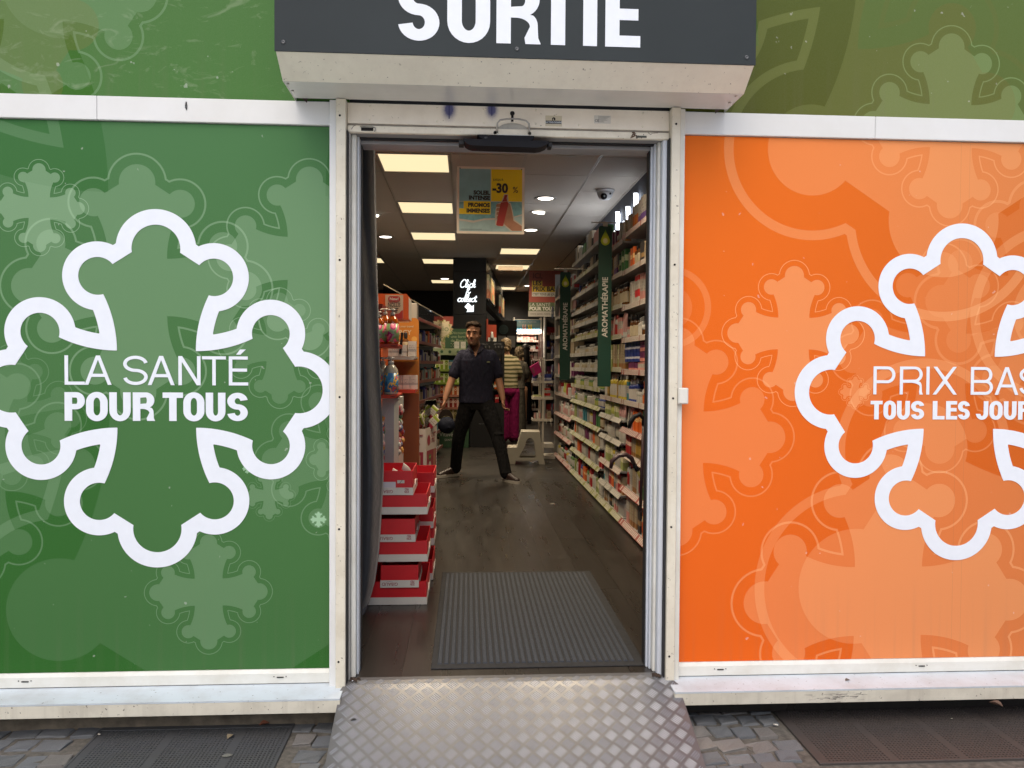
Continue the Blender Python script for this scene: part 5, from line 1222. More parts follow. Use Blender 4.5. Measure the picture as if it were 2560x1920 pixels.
for s_, z_, sz, m_ in (('ICI,', 2.60, .115, rd), ('LES', 2.49, .10, inkp), ('PRIX BAS', 2.40, .10, inkp)): text_mesh('lettering', s_, m_, sz, FACE(1.022, HY-.0045, z_), hs, 'LEFT', .003, .95, .0008)
text_mesh('lettering', "C'EST TOUS LES JOURS", inkp, .050, FACE(1.022, HY-.0045, 2.332), hs, 'LEFT', .001, .8, .0008)
text_mesh('lettering', 'LA SANTÉ', lab_w, .072, FACE(.972, HY-.003, 2.162), hs, 'LEFT', -.0005, 1.05, .0008); text_mesh('lettering', 'POUR TOUS', lab_w, .076, FACE(.972, HY-.003, 2.098), hs, 'LEFT', .003, .93, .0008)
text_mesh('lettering', 'votre santé, notre priorité', plain('grey_print2', (.12, .10, .09, 1), .5, 0), .045, FACE(.985, HY-.003, 2.03), hs, 'LEFT', .0, .95, .0008)
b = MB(); 
for x_ in (1.03, 1.5): b.tube([(x_, HY+.01, 2.72), (x_, HY+.01, CE)], .002, 5)
b.build('hanging_cord', lab_w, hs)

# ---- entrance mat, curtain
mat_b = plain('mat_rubber', (.032, .032, .033, 1), .9, .15, 40, 0, 0, 60, .08); mat_r = plain('mat_rib', (.052, .056, .064, 1), .95, .5, 420, 0, .9, 700, .05)
em = thing('door_mat', 'grey ribbed entrance mat on the shop floor inside the doorway', 'mat', (.298, .79, 0), world=True)
MB().box(-.140, .075, .0, .740, 1.51, .0055, 0, .002).build('rubber_backing', mat_b, em)
b = MB(); p_ = .02655; me = MB().add([(-.0098, -.675, 0), (.0098, -.675, 0), (.0098, .675, 0), (-.0098, .675, 0), (-.0065, -.672, .0055), (.0065, -.672, .0055), (.0065, .672, .0055), (-.0065, .672, .0055)], [(4, 5, 6, 7), (0, 1, 5, 4), (1, 2, 6, 5), (2, 3, 7, 6), (3, 0, 4, 7)]).mesh('rib', mat_r)
for k in range(31): link('rib', me, em, (-.106+k*p_, .792, .0055))
cu = G('curtain_cloth'); n = cu.noise(cu.tc(), 7, 4); cu.color(cu.mix(n, (.018, .0195, .023, 1), (.040, .043, .050, 1))); cu.set(Roughness=.62); cu.p.inputs['Sheen Weight'].default_value = .25; cu.bump(cu.noise(cu.tc(), 24, 4), .35, .012); cu = cu.m
b = MB(); nx, nz = 70, 46; vs = []
edge_ = [(0, -.500), (.06, -.480), (.16, -.452), (.30, -.434), (.45, -.424), (.70, -.411), (.90, -.414), (1.15, -.428), (1.5, -.440), (2.0, -.452), (2.32, -.458)]
def edge_x(z):
    for (z0_, x0_), (z1_, x1_) in zip(edge_, edge_[1:]):
        if z <= z1_: return x0_+(x1_-x0_)*(z-z0_)/(z1_-z0_)
    return edge_[-1][1]
for j in range(nz+1):
    z = .006+2.31*j/nz; xe = edge_x(z)
    for i in range(nx+1):
        u_ = i/nx; x = -.98+(xe+.98)*u_; amp = .042*(.5+.5*min(1, (2.3-z)/1.2))
        yy = .735+amp*math.sin(u_*26+.5*math.sin(z*1.7)+z*.35)+.012*math.sin(u_*57+z*3.1)+.03*(1-u_)+.018*math.sin(z*2.1+u_*4)*(z < 1.6)
        if u_ > .93: yy += (u_-.93)**2*14*.5
        vs.append((x, yy, z))
fs = [(j*(nx+1)+i, j*(nx+1)+i+1, (j+1)*(nx+1)+i+1, (j+1)*(nx+1)+i) for j in range(nz) for i in range(nx)]
b.add(vs, fs, 0, True); co = b.build('curtain', cu); so_ = co.modifiers.new('thickness', 'SOLIDIFY'); so_.thickness = .004
tag(co, 'dark grey fabric curtain gathered just inside the left of the doorway', 'curtain')
# ================================================================== LEFT SIDE DISPLAYS
red_card = plain('red_card', (.50, .010, .016, 1), .45, .06, 12); red_in = plain('red_card_inside', (.42, .010, .014, 1), .55, .06, 12); sleeve = plain('white_sleeve', (.56, .52, .47, 1), .5, .05, 12); wine = plain('wine_ink', (.26, .03, .05, 1), .5, .05)
# ---- red counter trays piled crosswise
def tray(label, x0, x1, y0, y1, z0, h, printed, lipside=True):
    t = thing('display_tray', label, 'tray', ((x0+x1)/2, (y0+y1)/2, z0), group='red and white cardboard trays', world=True)
    w = .0035; b = MB()
    b.box(x0, y0, z0+.002, x1, y0+w, z0+h); b.box(x0, y1-w, z0+.002, x1, y1, z0+h*1.0); b.box(x0, y0+w, z0+.002, x0+w, y1-w, z0+h); b.box(x1-w, y0+w, z0+.002, x1, y1-w, z0+h); b.box(x0+w, y0+w, z0+.002, x1-w, y1-w, z0+.006)
    b.build('tray_box', red_card, t)
    k = .0015; lh = .0375; b = MB()
    b.box(x0-k, y0-k-.0015, z0, x1+k+.0015, y0-k, z0+lh); b.box(x1+k, y0-k, z0, x1+k+.0015, y1, z0+lh); b.box(x0-k-.0015, y0-k, z0, x0-k, y1, z0+lh)
    b.build('sleeve_band', sleeve, t)
    if lipside: # torn-up handle flap on the right side
        b = MB(); yc = (y0+y1)/2; pts = [(x1+.004, yc-.06+.12*i/8, z0+lh*.9+.022*math.sin(PI*i/8)) for i in range(9)]; b.tube(pts, .004, 5); b.build('handle_flap', sleeve, t)
    if printed:
        xm = max(x0, -.46); R_ = lambda x_, z_: FACE(x_, y0-.0036, z_, PI)
        text_mesh('lettering', 'GIBAUD', wine, .0225, R_(xm+.046+.0*printed, z0+.0255), t, 'CENTER', .0001, 1.0, .0003)
        text_mesh('lettering', 'SOIN\nPIED', wine, .0165, R_(x1-.030, z0+.0215), t, 'CENTER', .0004, .62, .0003, 0, 1, .82)
        text_mesh('lettering', 'orthopédie', plain('grey_ink2', (.2, .17, .16, 1), .5, 0), .0062, R_(xm+.046, z0+.0325), t, 'CENTER', 0, 1, .0003)
    return t
HT = .1145; Y0 = .918
tray('red tray with plain white band, bottom of the front pile', -.520, -.203, Y0, 1.29, .002, .118, 0)
tray('red tray with upside down print, second from the floor in the front pile', -.434, -.244, Y0-.006, 1.20, .092, .114, 1, False)
tray('red tray with plain white band, third from the floor in the front pile', -.520, -.200, Y0, 1.29, .223, .106, 0)
tray('red tray with upside down print, fourth from the floor in the front pile', -.520, -.262, Y0-.004, 1.27, .326, .117, 2)
tray('red tray with plain white band, fifth from the floor in the front pile', -.520, -.2015, Y0, 1.29, .466, .105, 0)
tt = tray('red tray with upside down print, topmost of the front pile', -.520, -.274, Y0-.004, 1.24, .566, .123, 3)
MB().box(-.352, Y0-.0062, .626, -.316, Y0-.0046, .641).build('price_label', lab_w, tt); MB().box(-.50, Y0-.0075, .604, -.360, Y0-.0062, .633).build('paper_insert', plain('lilac_paper', (.50, .46, .50, 1), .5, .05), tt)
MB().tube([(-.341, Y0-.0075, .624), (-.325, Y0-.0075, .645)], .0012, 4).build('pen_stroke', inkp, tt)
for k, (z_, x1_) in enumerate(((.004, -.192), (.200, -.186), (.300, -.190), (.500, -.186))):
    tray('red tray in the rear pile, %s' % ('on the floor', 'second from the floor', 'third from the floor', 'on top')[k], -.50, x1_, 1.36+.02*(k % 2), 1.70, z_, .115, 0, True)
cr = plain('crumpled_tube', (.50, .47, .41, 1), .35, .15, 30)
for k, (x_, y_, rz_, rx_) in enumerate(((-.322, 1.02, .5, .5), (-.30, 1.10, .9, .65))):
    o = link('tube', TUBE['white tube'], None, (x_, y_, .630+.02*k), (1.05, 0, rz_-1.3)); o.scale = (.035, .04, .10); tag(o, 'white foot cream tube in the top red tray, %s' % ('lower one', 'upper one')[k], 'tube', 'loose tubes in the top red tray')

# ---- pale grey card column with cut-out windows
gc = plain('grey_card', (.37, .375, .35, 1), .55, .05, 8); gc2 = plain('grey_card_shade', (.33, .335, .31, 1), .55, .05, 8)
cl_ = thing('card_dispenser', 'pale grey card dispenser column with cut out side windows', 'dispenser', (-.44, 1.5, 0), world=True)
b = MB(); b.box(-.485, 1.42, 0, -.4175, 1.425, .86); b.prism([(-.485, .93), (-.4710, .93), (-.4400, 1.0), (-.4175, 1.0), (-.4175, 1.036), (-.485, 1.036)], 'y', 1.42, 1.425); b.prism([(-.4700, .8605), (-.4175, .8605), (-.4175, .9995), (-.440, .9995), (-.470, .93)], 'y', 1.42, 1.425)
b.build('front_panel', gc, cl_)
b = MB(); b.add([(-.4173, 1.42, 0), (-.3945, 1.47, 0), (-.3945, 1.47, 1.036), (-.4173, 1.42, 1.036)], [(0, 1, 2, 3)]); b.add([(-.3945, 1.47, 0), (-.3905, 1.75, 0), (-.3905, 1.75, .70), (-.3945, 1.47, .70)], [(0, 1, 2, 3)]); b.add([(-.3945, 1.47, .965), (-.3905, 1.75, .965), (-.3905, 1.75, 1.036), (-.3945, 1.47, 1.036)], [(0, 1, 2, 3)])
b.build('side_panel', gc2, cl_); MB().box(-.485, 1.425, 1.030, -.3915, 1.75, 1.036).build('top_panel', gc, cl_)
rr_ = random.Random(12); blob_m = [plain('packet_%d' % i, c_, .4, .1, 30) for i, c_ in enumerate(((.5, .42, .38, 1), (.42, .22, .05, 1), (.30, .05, .05, 1), (.45, .44, .40, 1), (.10, .14, .25, 1), (.08, .16, .08, 1), (.45, .3, .3, 1)))]
b = MB()
for k in range(70):
    q = rr_.random(); z_ = rr_.uniform(.70, .98)
    c_ = (-.402+rr_.uniform(-.01, .009), rr_.uniform(1.49, 1.74), z_) if q < .6 else (-.486+rr_.uniform(-.008, .006), rr_.uniform(1.415, 1.425), rr_.uniform(.60, .92))
    b.ball(c_, (rr_.uniform(.010, .018), rr_.uniform(.014, .02), rr_.uniform(.014, .024)), 7, 5, rr_.randrange(7))
o = tag(b.build('wrapped_samples', blob_m), 'small wrapped samples filling the grey card dispenser', kind='stuff')

# ---- cardboard floor bin for leg gel, with clear sleeve and packets on top
bn = thing('floor_bin', 'white and crimson cardboard floor bin marked BIO with clear plastic top', 'bin', (-.38, 2.75, 0), world=True)
crim = plain('crimson_print', (.27, .022, .045, 1), .5, .12, 6); binw = plain('bin_white', (.50, .44, .39, 1), .5, .05, 8); gold_leg = plain('printed_legs', (.36, .19, .11, 1), .5, .15, 9)
fA = Vector((-.52, 2.66, 0)); fB = Vector((-.302, 2.66, 0)); sB = Vector((-.232, 2.945, 0)); ZB = .757
u1 = (fB-fA).normalized(); n1 = Vector((0, -1, 0)); u2 = (sB-fB).normalized(); n2 = Vector((u2.y, -u2.x, 0))
def vbox(mb, o_, u_, n_, a, b_, z0, z1, t0, t1):
    P_ = [o_+u_*a+n_*t0, o_+u_*b_+n_*t0, o_+u_*b_+n_*t1, o_+u_*a+n_*t1]
    vs = [(p_.x, p_.y, z0) for p_ in P_]+[(p_.x, p_.y, z1) for p_ in P_]; mb.add(vs, [(0, 1, 2, 3), (4, 5, 6, 7), (0, 1, 5, 4), (1, 2, 6, 5), (2, 3, 7, 6), (3, 0, 4, 7)])
b = MB(); vbox(b, fA, u1, n1, 0, .218, 0, ZB, -.004, 0); b.build('front_wall', binw, bn)
b = MB(); vbox(b, fB, u2, n2, .001, .2935, 0, ZB+.004, -.004, 0); b.build('side_wall', binw, bn)
b = MB(); vbox(b, sB, -u1, -n1, .0, .22, 0, ZB, -.004, 0); vbox(b, fA, u2, -n2, .001, .29, 0, ZB, -.004, 0); b.build('rear_wall', binw, bn)
b = MB(); vbox(b, fA, u1, n1, .022, .200, .06, .585, .0004, .0012); b.build('crimson_field', crim, bn); b = MB(); vbox(b, fB, u2, n2, .03, .265, .06, .59, .0004, .0012); b.build('crimson_field', crim, bn)
b = MB(); vbox(b, fA, u1, n1, .150, .172, .40, .58, .0014, .0018); vbox(b, fA, u1, n1, .166, .180, .34, .56, .0020, .0024); b.build('printed_legs', gold_leg, bn)
b = MB(); vbox(b, fB, u2, n2, .20, .235, .30, .59, .0014, .0018); b.build('printed_legs', gold_leg, bn)
def disc(o_, u_, n_, a, z, r, m_, nm, off=.0016):
    c_ = o_+u_*a+n_*off; vs = [tuple(c_+u_*(r*math.cos(t_*PI/10))+Vector((0, 0, z+r*math.sin(t_*PI/10)))) for t_ in range(20)]; MB().add(vs, [tuple(range(20))]).build(nm, m_, bn)
disc(fA, u1, n1, .055, .655, .030, crim, 'brand_disc'); disc(fB, u2, n2, .075, .665, .040, crim, 'brand_disc'); disc(fA, u1, n1, .085, .475, .0245, lab_w, 'flag_disc', .0030); disc(fB, u2, n2, .10, .475, .032, lab_w, 'flag_disc', .0030)
gb_ = plain('bio_green', (.05, .14, .05, 1), .5, .05)
b = MB(); vbox(b, fA, u1, n1, .066, .108, .520, .557, .0016, .0022); b.build('bio_patch', gb_, bn); b = MB(); vbox(b, fB, u2, n2, .08, .13, .52, .557, .0016, .0022); b.build('bio_patch', gb_, bn)
MF = lambda a, z: FACE(fA.x+a, 2.66-.0035, z); ang2 = math.atan2(u2.y, u2.x)
MS = lambda a, z: Matrix.Translation((fB+u2*a+n2*.0035)+Vector((0, 0, z))) @ Matrix.Rotation(ang2, 4, 'Z') @ Matrix.Rotation(PI/2, 4, 'X')
text_mesh('lettering', 'BIO', lab_g, .021, MF(.087, .531), bn, 'CENTER', .0004, .95, .0003); text_mesh('lettering', 'BIO', lab_g, .021, MS(.105, .531), bn, 'CENTER', .0004, .95, .0003)
text_mesh('lettering', 'LA GAMME\nN°1 DES\nJAMBES\nLÉGÈRES', wine, .021, MF(.102, .700), bn, 'LEFT', .0003, .95, .0003, 0, 1, 1.0); text_mesh('lettering', 'LA GAMME\nN°1 DES\nJAMBES\nLÉGÈRES', wine, .021, MS(.135, .706), bn, 'LEFT', .0003, 1.2, .0003, 0, 1, 1.0)
text_mesh('lettering', 'JP', lab_w, .030, MF(.062, .645), bn, 'CENTER', .0006, .9, .0003); text_mesh('lettering', '11', inkp, .024, MF(.085, .466), bn, 'CENTER', .0004, 1, .0003)
b = MB(); vbox(b, fA, u1, n1, .030, .082, .36, .375, .0016, .0022); vbox(b, fA, u1, n1, .050, .12, .31, .355, .0016, .0022); b.build('printed_tube', lab_w, bn); b = MB(); vbox(b, fB, u2, n2, .06, .125, .235, .39, .0016, .0022); b.build('printed_tube', lab_w, bn); b = MB(); vbox(b, fB, u2, n2, .075, .115, .25, .31, .0024, .0028); b.build('printed_leaf', lab_g, bn)
gl = G('clear_acrylic'); tr = gl.n('BsdfTransparent'); mx = gl.n('MixShader'); fr_ = gl.n('Fresnel'); fr_.inputs['IOR'].default_value = 1.45
gl.set(Roughness=.03, Metallic=0); gl.color((.8, .8, .8, 1)); gg = gl.n('BsdfGlossy'); gg.inputs['Roughness'].default_value = .03
gl.link(gl.math('ADD', fr_.outputs[0], .03), mx.inputs[0]); gl.link(tr.outputs[0], mx.inputs[1]); gl.link(gg.outputs[0], mx.inputs[2]); gl.link(mx.outputs[0], gl.out.inputs[0]); gl = gl.m
b = MB(); vbox(b, fA, u1, n1, 0, .218, ZB-.01, .965, -.006, -.0045); vbox(b, fB, u2, n2, 0, .2935, ZB-.01, .965, -.006, -.0045); vbox(b, sB, -u1, -n1, 0, .22, ZB-.01, .965, .004, .0055); b.build('clear_sleeve', gl, bn)
pk = carton_mat('gel_packet', (.50, .46, .40, 1), C(150, 30, 50), C(150, 165, 60), (.25, .45))
def pack_mesh():
    b = MB(); vs = []; fs = []
    for zz, a, c_ in ((0, .5, .06), (.08, .5, .4), (.5, .5, .5), (.92, .5, .4), (1, .5, .06)): vs += [(-c_*.5, -a, zz), (c_*.5, -a, zz), (c_*.5, a, zz), (-c_*.5, a, zz)]
    for k in range(4): fs += [(k*4+i, k*4+(i+1) % 4, k*4+4+(i+1) % 4, k*4+4+i) for i in range(4)]
    b.add(vs, fs+[(0, 1, 2, 3), (16, 17, 18, 19)]); return b.mesh('packet', pk)
pkm = pack_mesh(); rk = random.Random(31)
for k in range(20):
    a_, d_2 = rk.uniform(.03, .19), rk.uniform(.03, .24); p_ = fA+u1*a_+u2*d_2
    o = link('packet', pkm, None, (p_.x, p_.y, ZB-.03+rk.uniform(0, .085)), (rk.uniform(.5, 1.4), rk.uniform(-.4, .4), rk.uniform(-2, 2))); o.scale = (.035, .055, .13)
    tag(o, 'white, crimson and lime gel packet heaped in the clear bin top', 'packet', 'gel packets heaped in the clear bin')

# ---- orange gondola end: panels and two red shelves, tray of cartons, header cards
amb = plain('amber_card', (.36, .125, .012, 1), .5, .12, 3); rust_o = plain('burnt_orange', (.20, .055, .015, 1), .55, .1, 4); org = plain('orange_card', (.50, .085, .010, 1), .5, .06, 5); redp_ = plain('red_shelf', (.44, .035, .010, 1), .4, .06, 8)
gd = thing('display_stand', 'orange end display stand with two red shelves left of the aisle', 'display stand', (-.5, 1.8, 0), world=True)
MB().box(-.95, 2.36, .0, -.333, 2.40, 1.30).build('back_panel', rust_o, gd); MB().box(-.90, 1.62, .0, -.515, 2.30, 1.5045).build('side_panel', org, gd)
for z_ in (1.345, 1.062):
    MB().prism([(-.95, z_-.020), (-.395, z_-.020), (-.386, z_-.008), (-.386, z_), (-.95, z_)], 'y', 1.29, 1.615).build('shelf', redp_, gd)
    MB().box(-.424, 1.2885, z_-.013, -.398, 1.2895, z_-.009).build('slot', dark_hole, gd); MB().box(-.520, 1.286, z_-.016, -.494, 1.2895, z_+.002).build('price_tag', gc, gd)
# amber energy card
b = MB(); rr__ = .03; b.prism([(-.62, 1.03), (-.333, 1.03)]+arc(-.333-rr__, 1.552-rr__, rr__, rr__, 0, 90, 6)+[(-.62, 1.552)], 'y', 2.31, 2.318); en = tag(b.build('header_card', amb), 'amber card headed ENERGY behind the white cartons', 'card')
text_mesh('lettering', 'ENERGY', lab_b, .046, FACE(-.385, 2.3085, 1.436), en, 'RIGHT', .0008, .95, .0004); text_mesh('lettering', 'Boost your travel', lab_b, .020, FACE(-.37, 2.3085, 1.487), en, 'RIGHT', .0003, 1, .0004); text_mesh('lettering', 'natural effect', lab_b, .014, FACE(-.40, 2.3085, 1.52), en, 'RIGHT', 0, 1, .0004)
MB().lathe([(0, 0), (.020, 0), (.020, .001), (0, .001)], 18, (-.364, 2.3085, 1.405), 0, 1, 1, False, 'y').build('seal_mark', plain('pale_amber', (.48, .24, .05, 1), .5, .1), en)
b = MB(); b.prism([(-.62, 1.275), (-.333, 1.355), (-.333, 1.37), (-.62, 1.29)], 'y', 2.307, 2.3095); b.build('printed_sweep', plain('amber_light', (.44, .17, .015, 1), .5, .1), en)
# grey tray shelf with white cartons
gs = tag(MB().prism([(-.66, 1.262), (-.350, 1.262), (-.338, 1.272), (-.338, 1.284), (-.66, 1.284)], 'y', 2.02, 2.30).build('tray_shelf', shelf_w, gd)) if False else MB().prism([(-.66, 1.262), (-.350, 1.262), (-.338, 1.272), (-.338, 1.284), (-.66, 1.284)], 'y', 2.02, 2.30).build('tray_shelf', plain('grey_tray', (.34, .33, .31, 1), .45, .05), gd)
wc = carton_mat('white_cartons_grey_mark', (.52, .49, .45, 1), (.30, .29, .28, 1), None, (.30, .46)); wcm = unit_box(wc)
for k in range(5):
    o = link('carton', wcm, None, (-.575+k*.052+(.006 if k == 4 else 0), 2.085, 1.2855), (0, 0, PI/2)); o.scale = (.10, .050, .072+(.026 if k == 4 else 0)); tag(o, 'small white carton in the row under the ENERGY card', 'carton', 'white cartons under the energy card')
for k in range(4):
    o = link('carton', wcm, None, (-.50+k*.050, 2.10, 1.068), (0, 0, PI/2)); o.scale = (.06, .047, .092); tag(o, 'tall plain white carton on the lower red shelf', 'carton', 'white cartons on the lower red shelf')
MB().box(-.66, 2.02, 1.045, -.338, 2.30, 1.066).build('tray_shelf', redp_, gd)
for k, (x_, y_) in enumerate(((-.470, 2.20), (-.415, 2.20))):
    o = link('vial', VIAL[va], None, (x_, y_, 1.32)); o.scale = (.045, .045, .13); tag(o, 'dark glass bottle with white cap before the amber card', 'bottle', 'dark bottles before the amber card')
o = MB().box(-.008, -.004, 0, .008, .004, .14).build('sample_stick', black_plastic, None, (-.436, 2.03, 1.30), (0, .09, 0)); tag(o, 'dark slim sample tube leaning on the white cartons', 'sample')
# NOLLIS promo box on top
nb = thing('promo_box', 'orange promo box with cream front reading New! NOLLIS', 'box', (-.45, 1.75, 1.51), world=True)
bx = MB(); bx.prism([(-.62, 1.505), (-.360, 1.505), (-.360, 1.648), (-.372, 1.662), (-.62, 1.662)], 'y', 1.72, 1.95); bx.build('box_body', org, nb)
MB().box(-.500, 1.7165, 1.508, -.392, 1.7195, 1.655).build('cream_front', plain('cream_print', (.44, .38, .27, 1), .5, .05), nb); MB().box(-.3598, 1.735, 1.51, -.3575, 1.945, 1.64).build('white_side', lab_w, nb)
b = MB(); b.prism(arc(-.424, 1.631, .015, .0165, -90, 90, 8)+arc(-.468, 1.631, .015, .0165, 90, 270, 8), 'y', 1.7145, 1.716); b.build('badge', redp, nb)
text_mesh('lettering', 'New!', lab_w, .026, FACE(-.446, 1.7138, 1.622), nb, 'CENTER', .0008, .95, .0004); text_mesh('lettering', 'NOLLIS', inkp, .034, FACE(-.446, 1.716, 1.583), nb, 'CENTER', .0002, .68, .0004)
b = MB()
for q in range(3): b.box(-.474+.003*q, 1.7155, 1.570-q*.011, -.420-.004*q, 1.7162, 1.575-q*.011)
b.build('small_print', inkp, nb)
b = MB(); b.prism([(-.470, 1.510), (-.393, 1.510), (-.393, 1.562), (-.401, 1.560), (-.416, 1.543), (-.440, 1.538)], 'y', 1.7148, 1.7162); b.build('red_shape', redp, nb)
rb = MB(); rb.box(-.66, 1.50, 1.46, -.494, 1.503, 1.582); rb.add([(-.4938, 1.50, 1.46), (-.448, 1.70, 1.46), (-.448, 1.70, 1.555), (-.4938, 1.50, 1.582)], [(0, 1, 2, 3)]); tag(rb.build('promo_card', plain('dull_red_card', (.17, .030, .018, 1), .5, .08)), 'dull red open card behind the amber pump bottles', 'card')
tag(MB().box(-.70, 2.45, 1.40, -.356, 2.60, 1.665, 0, .004).build('promo_box', plain('pale_card_box', (.34, .31, .27, 1), .5, .08)), 'pale card box standing behind the orange promo box', 'box')
# pump bottles
liq = G('amber_liquid'); liq.color((.42, .085, .008, 1)); liq.set(Roughness=.08); liq.p.inputs['Coat Weight'].default_value = .6; liq.p.inputs['Transmission Weight'].default_value = .25; liq = liq.m
def art_mat(nm, stops, sc=9.0):
    g = G(nm); v_ = g.tc('Object'); n_ = g.noise(g.mapv(v_, (1, 1, .8), (.3, .1, 0)), sc, 1.5, .4); c_ = g.ramp(n_, stops); g.t.nodes[-1].color_ramp.interpolation = 'CONSTANT'; g.color(c_); g.set(Roughness=.3); return g.m
art1 = art_mat('pink_art', [(0, C(200, 96, 120)), (.38, C(120, 150, 96)), (.47, C(140, 160, 120)), (.55, C(170, 40, 110)), (.64, C(215, 120, 140))], 22); art2 = art_mat('beach_art', [(0, C(40, 90, 140)), (.40, C(60, 130, 170)), (.50, C(220, 170, 50)), (.57, C(50, 110, 150)), (.63, C(200, 90, 80))], 26)
pump_c = plain('clear_pump', (.50, .46, .40, 1), .2, .1); cloudy = plain('cloudy_plastic', (.36, .33, .26, 1), .2, .08)
def pump_bottle(label, loc, body, art, group, r_=.050, h_=.20):
    t = thing('pump_bottle', label, 'bottle', loc, group=group)
    MB().lathe([(r_*.94, 0), (r_, .006), (r_, h_*.60), (r_*.94, h_*.68), (r_*.60, h_*.78), (r_*.36, h_*.82), (r_*.36, h_*.845), (0, h_*.845)], 20).build('bottle_body', body, t)
    MB().lathe([(r_*1.012, h_*.06), (r_*1.012, h_*.585)], 20).build('label', art, t)
    b = MB(); b.lathe([(r_*.40, h_*.83), (r_*.42, h_*.91), (r_*.14, h_*.92), (r_*.14, h_*.97), (r_*.46, h_*.975), (r_*.46, h_*1.02), (0, h_*1.025)], 12); b.tube([(0, 0, h_*1.0), (-r_*.5, -.004, h_*1.0), (-r_*.85, -.006, h_*.975)], r_*.11, 6); b.build('pump_head', pump_c, t)
    return t
pump_bottle('amber pump bottle with pink label, right one at the front of the upper red shelf', (-.418, 1.335, 1.346), liq, art1, 'amber pump bottles on the upper red shelf', .034, .192); pump_bottle('amber pump bottle beside the curtain, left one on the upper red shelf', (-.496, 1.345, 1.346), liq, art1, 'amber pump bottles on the upper red shelf', .034, .178); pump_bottle('amber pump bottle behind the others on the upper red shelf', (-.464, 1.375, 1.346), liq, art1, 'amber pump bottles on the upper red shelf', .034, .197)
pump_bottle('cloudy pump bottle with beach label, right one on the lower red shelf', (-.4265, 1.335, 1.063), cloudy, art2, 'cloudy pump bottles on the lower red shelf', .040, .205); pump_bottle('cloudy pump bottle with beach label, left one by the curtain', (-.505, 1.345, 1.063), cloudy, art2, 'cloudy pump bottles on the lower red shelf', .034, .19); pump_bottle('cloudy pump bottle at the back of the lower red shelf', (-.485, 1.45, 1.063), cloudy, art2, 'cloudy pump bottles on the lower red shelf', .036, .205)

# ---- long left gondola (runs slightly askew), dark goods
ga, gb2 = Vector((-.70, 3.45, 0)), Vector((-.335, 7.85, 0)); gu = (gb2-ga).normalized(); gn = Vector((-gu.y, gu.x, 0)); GLn = (gb2-ga).length
lg = thing('shelf_unit', 'long left gondola with dark shelves and clear top rail', 'shelf', (-.6, 5.6, 0), group='left hand shelving', world=True)
lsh = plain('gondola_grey', (.16, .15, .14, 1), .5, .1, 6)
b = MB(); vbox(b, ga, gu, gn, 0, GLn, 0, 1.80, .36, .38); b.build('back_panel', shelf_back, lg)
for k, z_ in enumerate((.10, .34, .58, .82, 1.05, 1.27, 1.49, 1.745)):
    b = MB(); vbox(b, ga, gu, gn, .02, GLn-.02, z_-.010, z_, .006, .355); sh = b.build('shelf', lsh, lg)
    b = MB(); vbox(b, ga, gu, gn, .02, GLn-.02, z_-.028, z_+.008, .0, .0045); b.build('price_strip', SM['red'] if k == 7 else SM['dark'], sh)
    rg = random.Random(60+k)
    seqs = [[('dark carton', .05, .07, .12, 1), ('deep blue carton', .05, .07, .15, 2), ('grey carton', .07, .07, .11, 1), ('plum carton', .05, .07, .13, 1), ('white bottle', .045, .045, .14, 2), ('beige carton', .06, .06, .09, 1)], [('beige carton', .05, .07, .11, 2), ('plain white carton', .06, .07, .13, 1), ('dark bottle with black top', .045, .045, .15, 3), ('red carton', .05, .06, .10, 1), ('grey carton', .06, .06, .12, 2), ('teal carton', .04, .06, .14, 1)], [('white bottle', .045, .045, .13, 2), ('grey carton', .06, .06, .10, 1), ('milky bottle', .045, .045, .14, 2), ('plum carton', .05, .06, .12, 1), ('white jar', .05, .05, .07, 2), ('dark carton', .05, .06, .14, 2)]]
    fill_row(rg, seqs[k % 3], 1.5, GLn-.05, .03, z_+.001, .19, 'on the %s shelf of the long left gondola' % ORD[k], (gu.x, gu.y), (ga.x, ga.y), 1, (gn.x, gn.y))
b = MB(); vbox(b, ga, gu, gn, .02, GLn-.02, 1.755, 1.90, .001, .004); b.build('clear_rail', gl, lg)
b = MB(); vbox(b, ga, gu, gn, .02, GLn-.02, 1.895, 1.905, .0, .006); b.build('rail_edge', lab_b, lg)
tag(MB().box(-.36, 7.86, 1.78, -.20, 7.90, 1.915).build('header_card', plain('dull_red', (.20, .03, .02, 1), .5, .08)), 'small dull red header card at the far end of the left gondola', 'card')

# ---- green supplement display, its round tag
vg = plain('forest_green', (.035, .085, .040, 1), .5, .08, 4); vp = plain('pistachio', (.24, .29, .16, 1), .5, .06, 4); vd = plain('dark_green', (.012, .034, .020, 1), .5, .08, 4)
vt = thing('display_stand', 'green supplement display with six stepped shelves behind the man', 'display stand', (-.23, 8.5, 0), world=True)
VX0, VX1, VY = -.505, .03, 8.37
MB().box(VX0, VY+.36, .0, VX1, VY+.40, 1.46).build('back_panel', vd, vt); MB().box(VX0, VY, .0, VX0+.015, VY+.355, 1.46).build('side_panel', vd, vt); MB().box(VX1-.015, VY, .0, VX1, VY+.355, 1.46).build('side_panel', vd, vt)
MB().box(VX0, VY-.005, .0, VX1, VY-.001, .31).build('base_front', vg, vt); MB().box(VX0+.05, VY+.30, 1.465, VX1+.05, VY+.32, 1.78).build('header_panel', vg, vt); MB().box(VX0, VY-.01, 1.375, VX1, VY-.002, 1.475).build('ledge_front', vp, vt); MB().box(VX0+.016, VY-.001, 1.455, VX1-.016, VY+.295, 1.463).build('ledge', vg, vt)
for x_ in (-.375, -.255, -.135): MB().lathe([(0, 0), (.022, 0), (.022, .002), (0, .002)], 16, (x_, VY-.0125, 1.425), 0, 1, 1, False, 'y').build('round_mark', vg, vt)
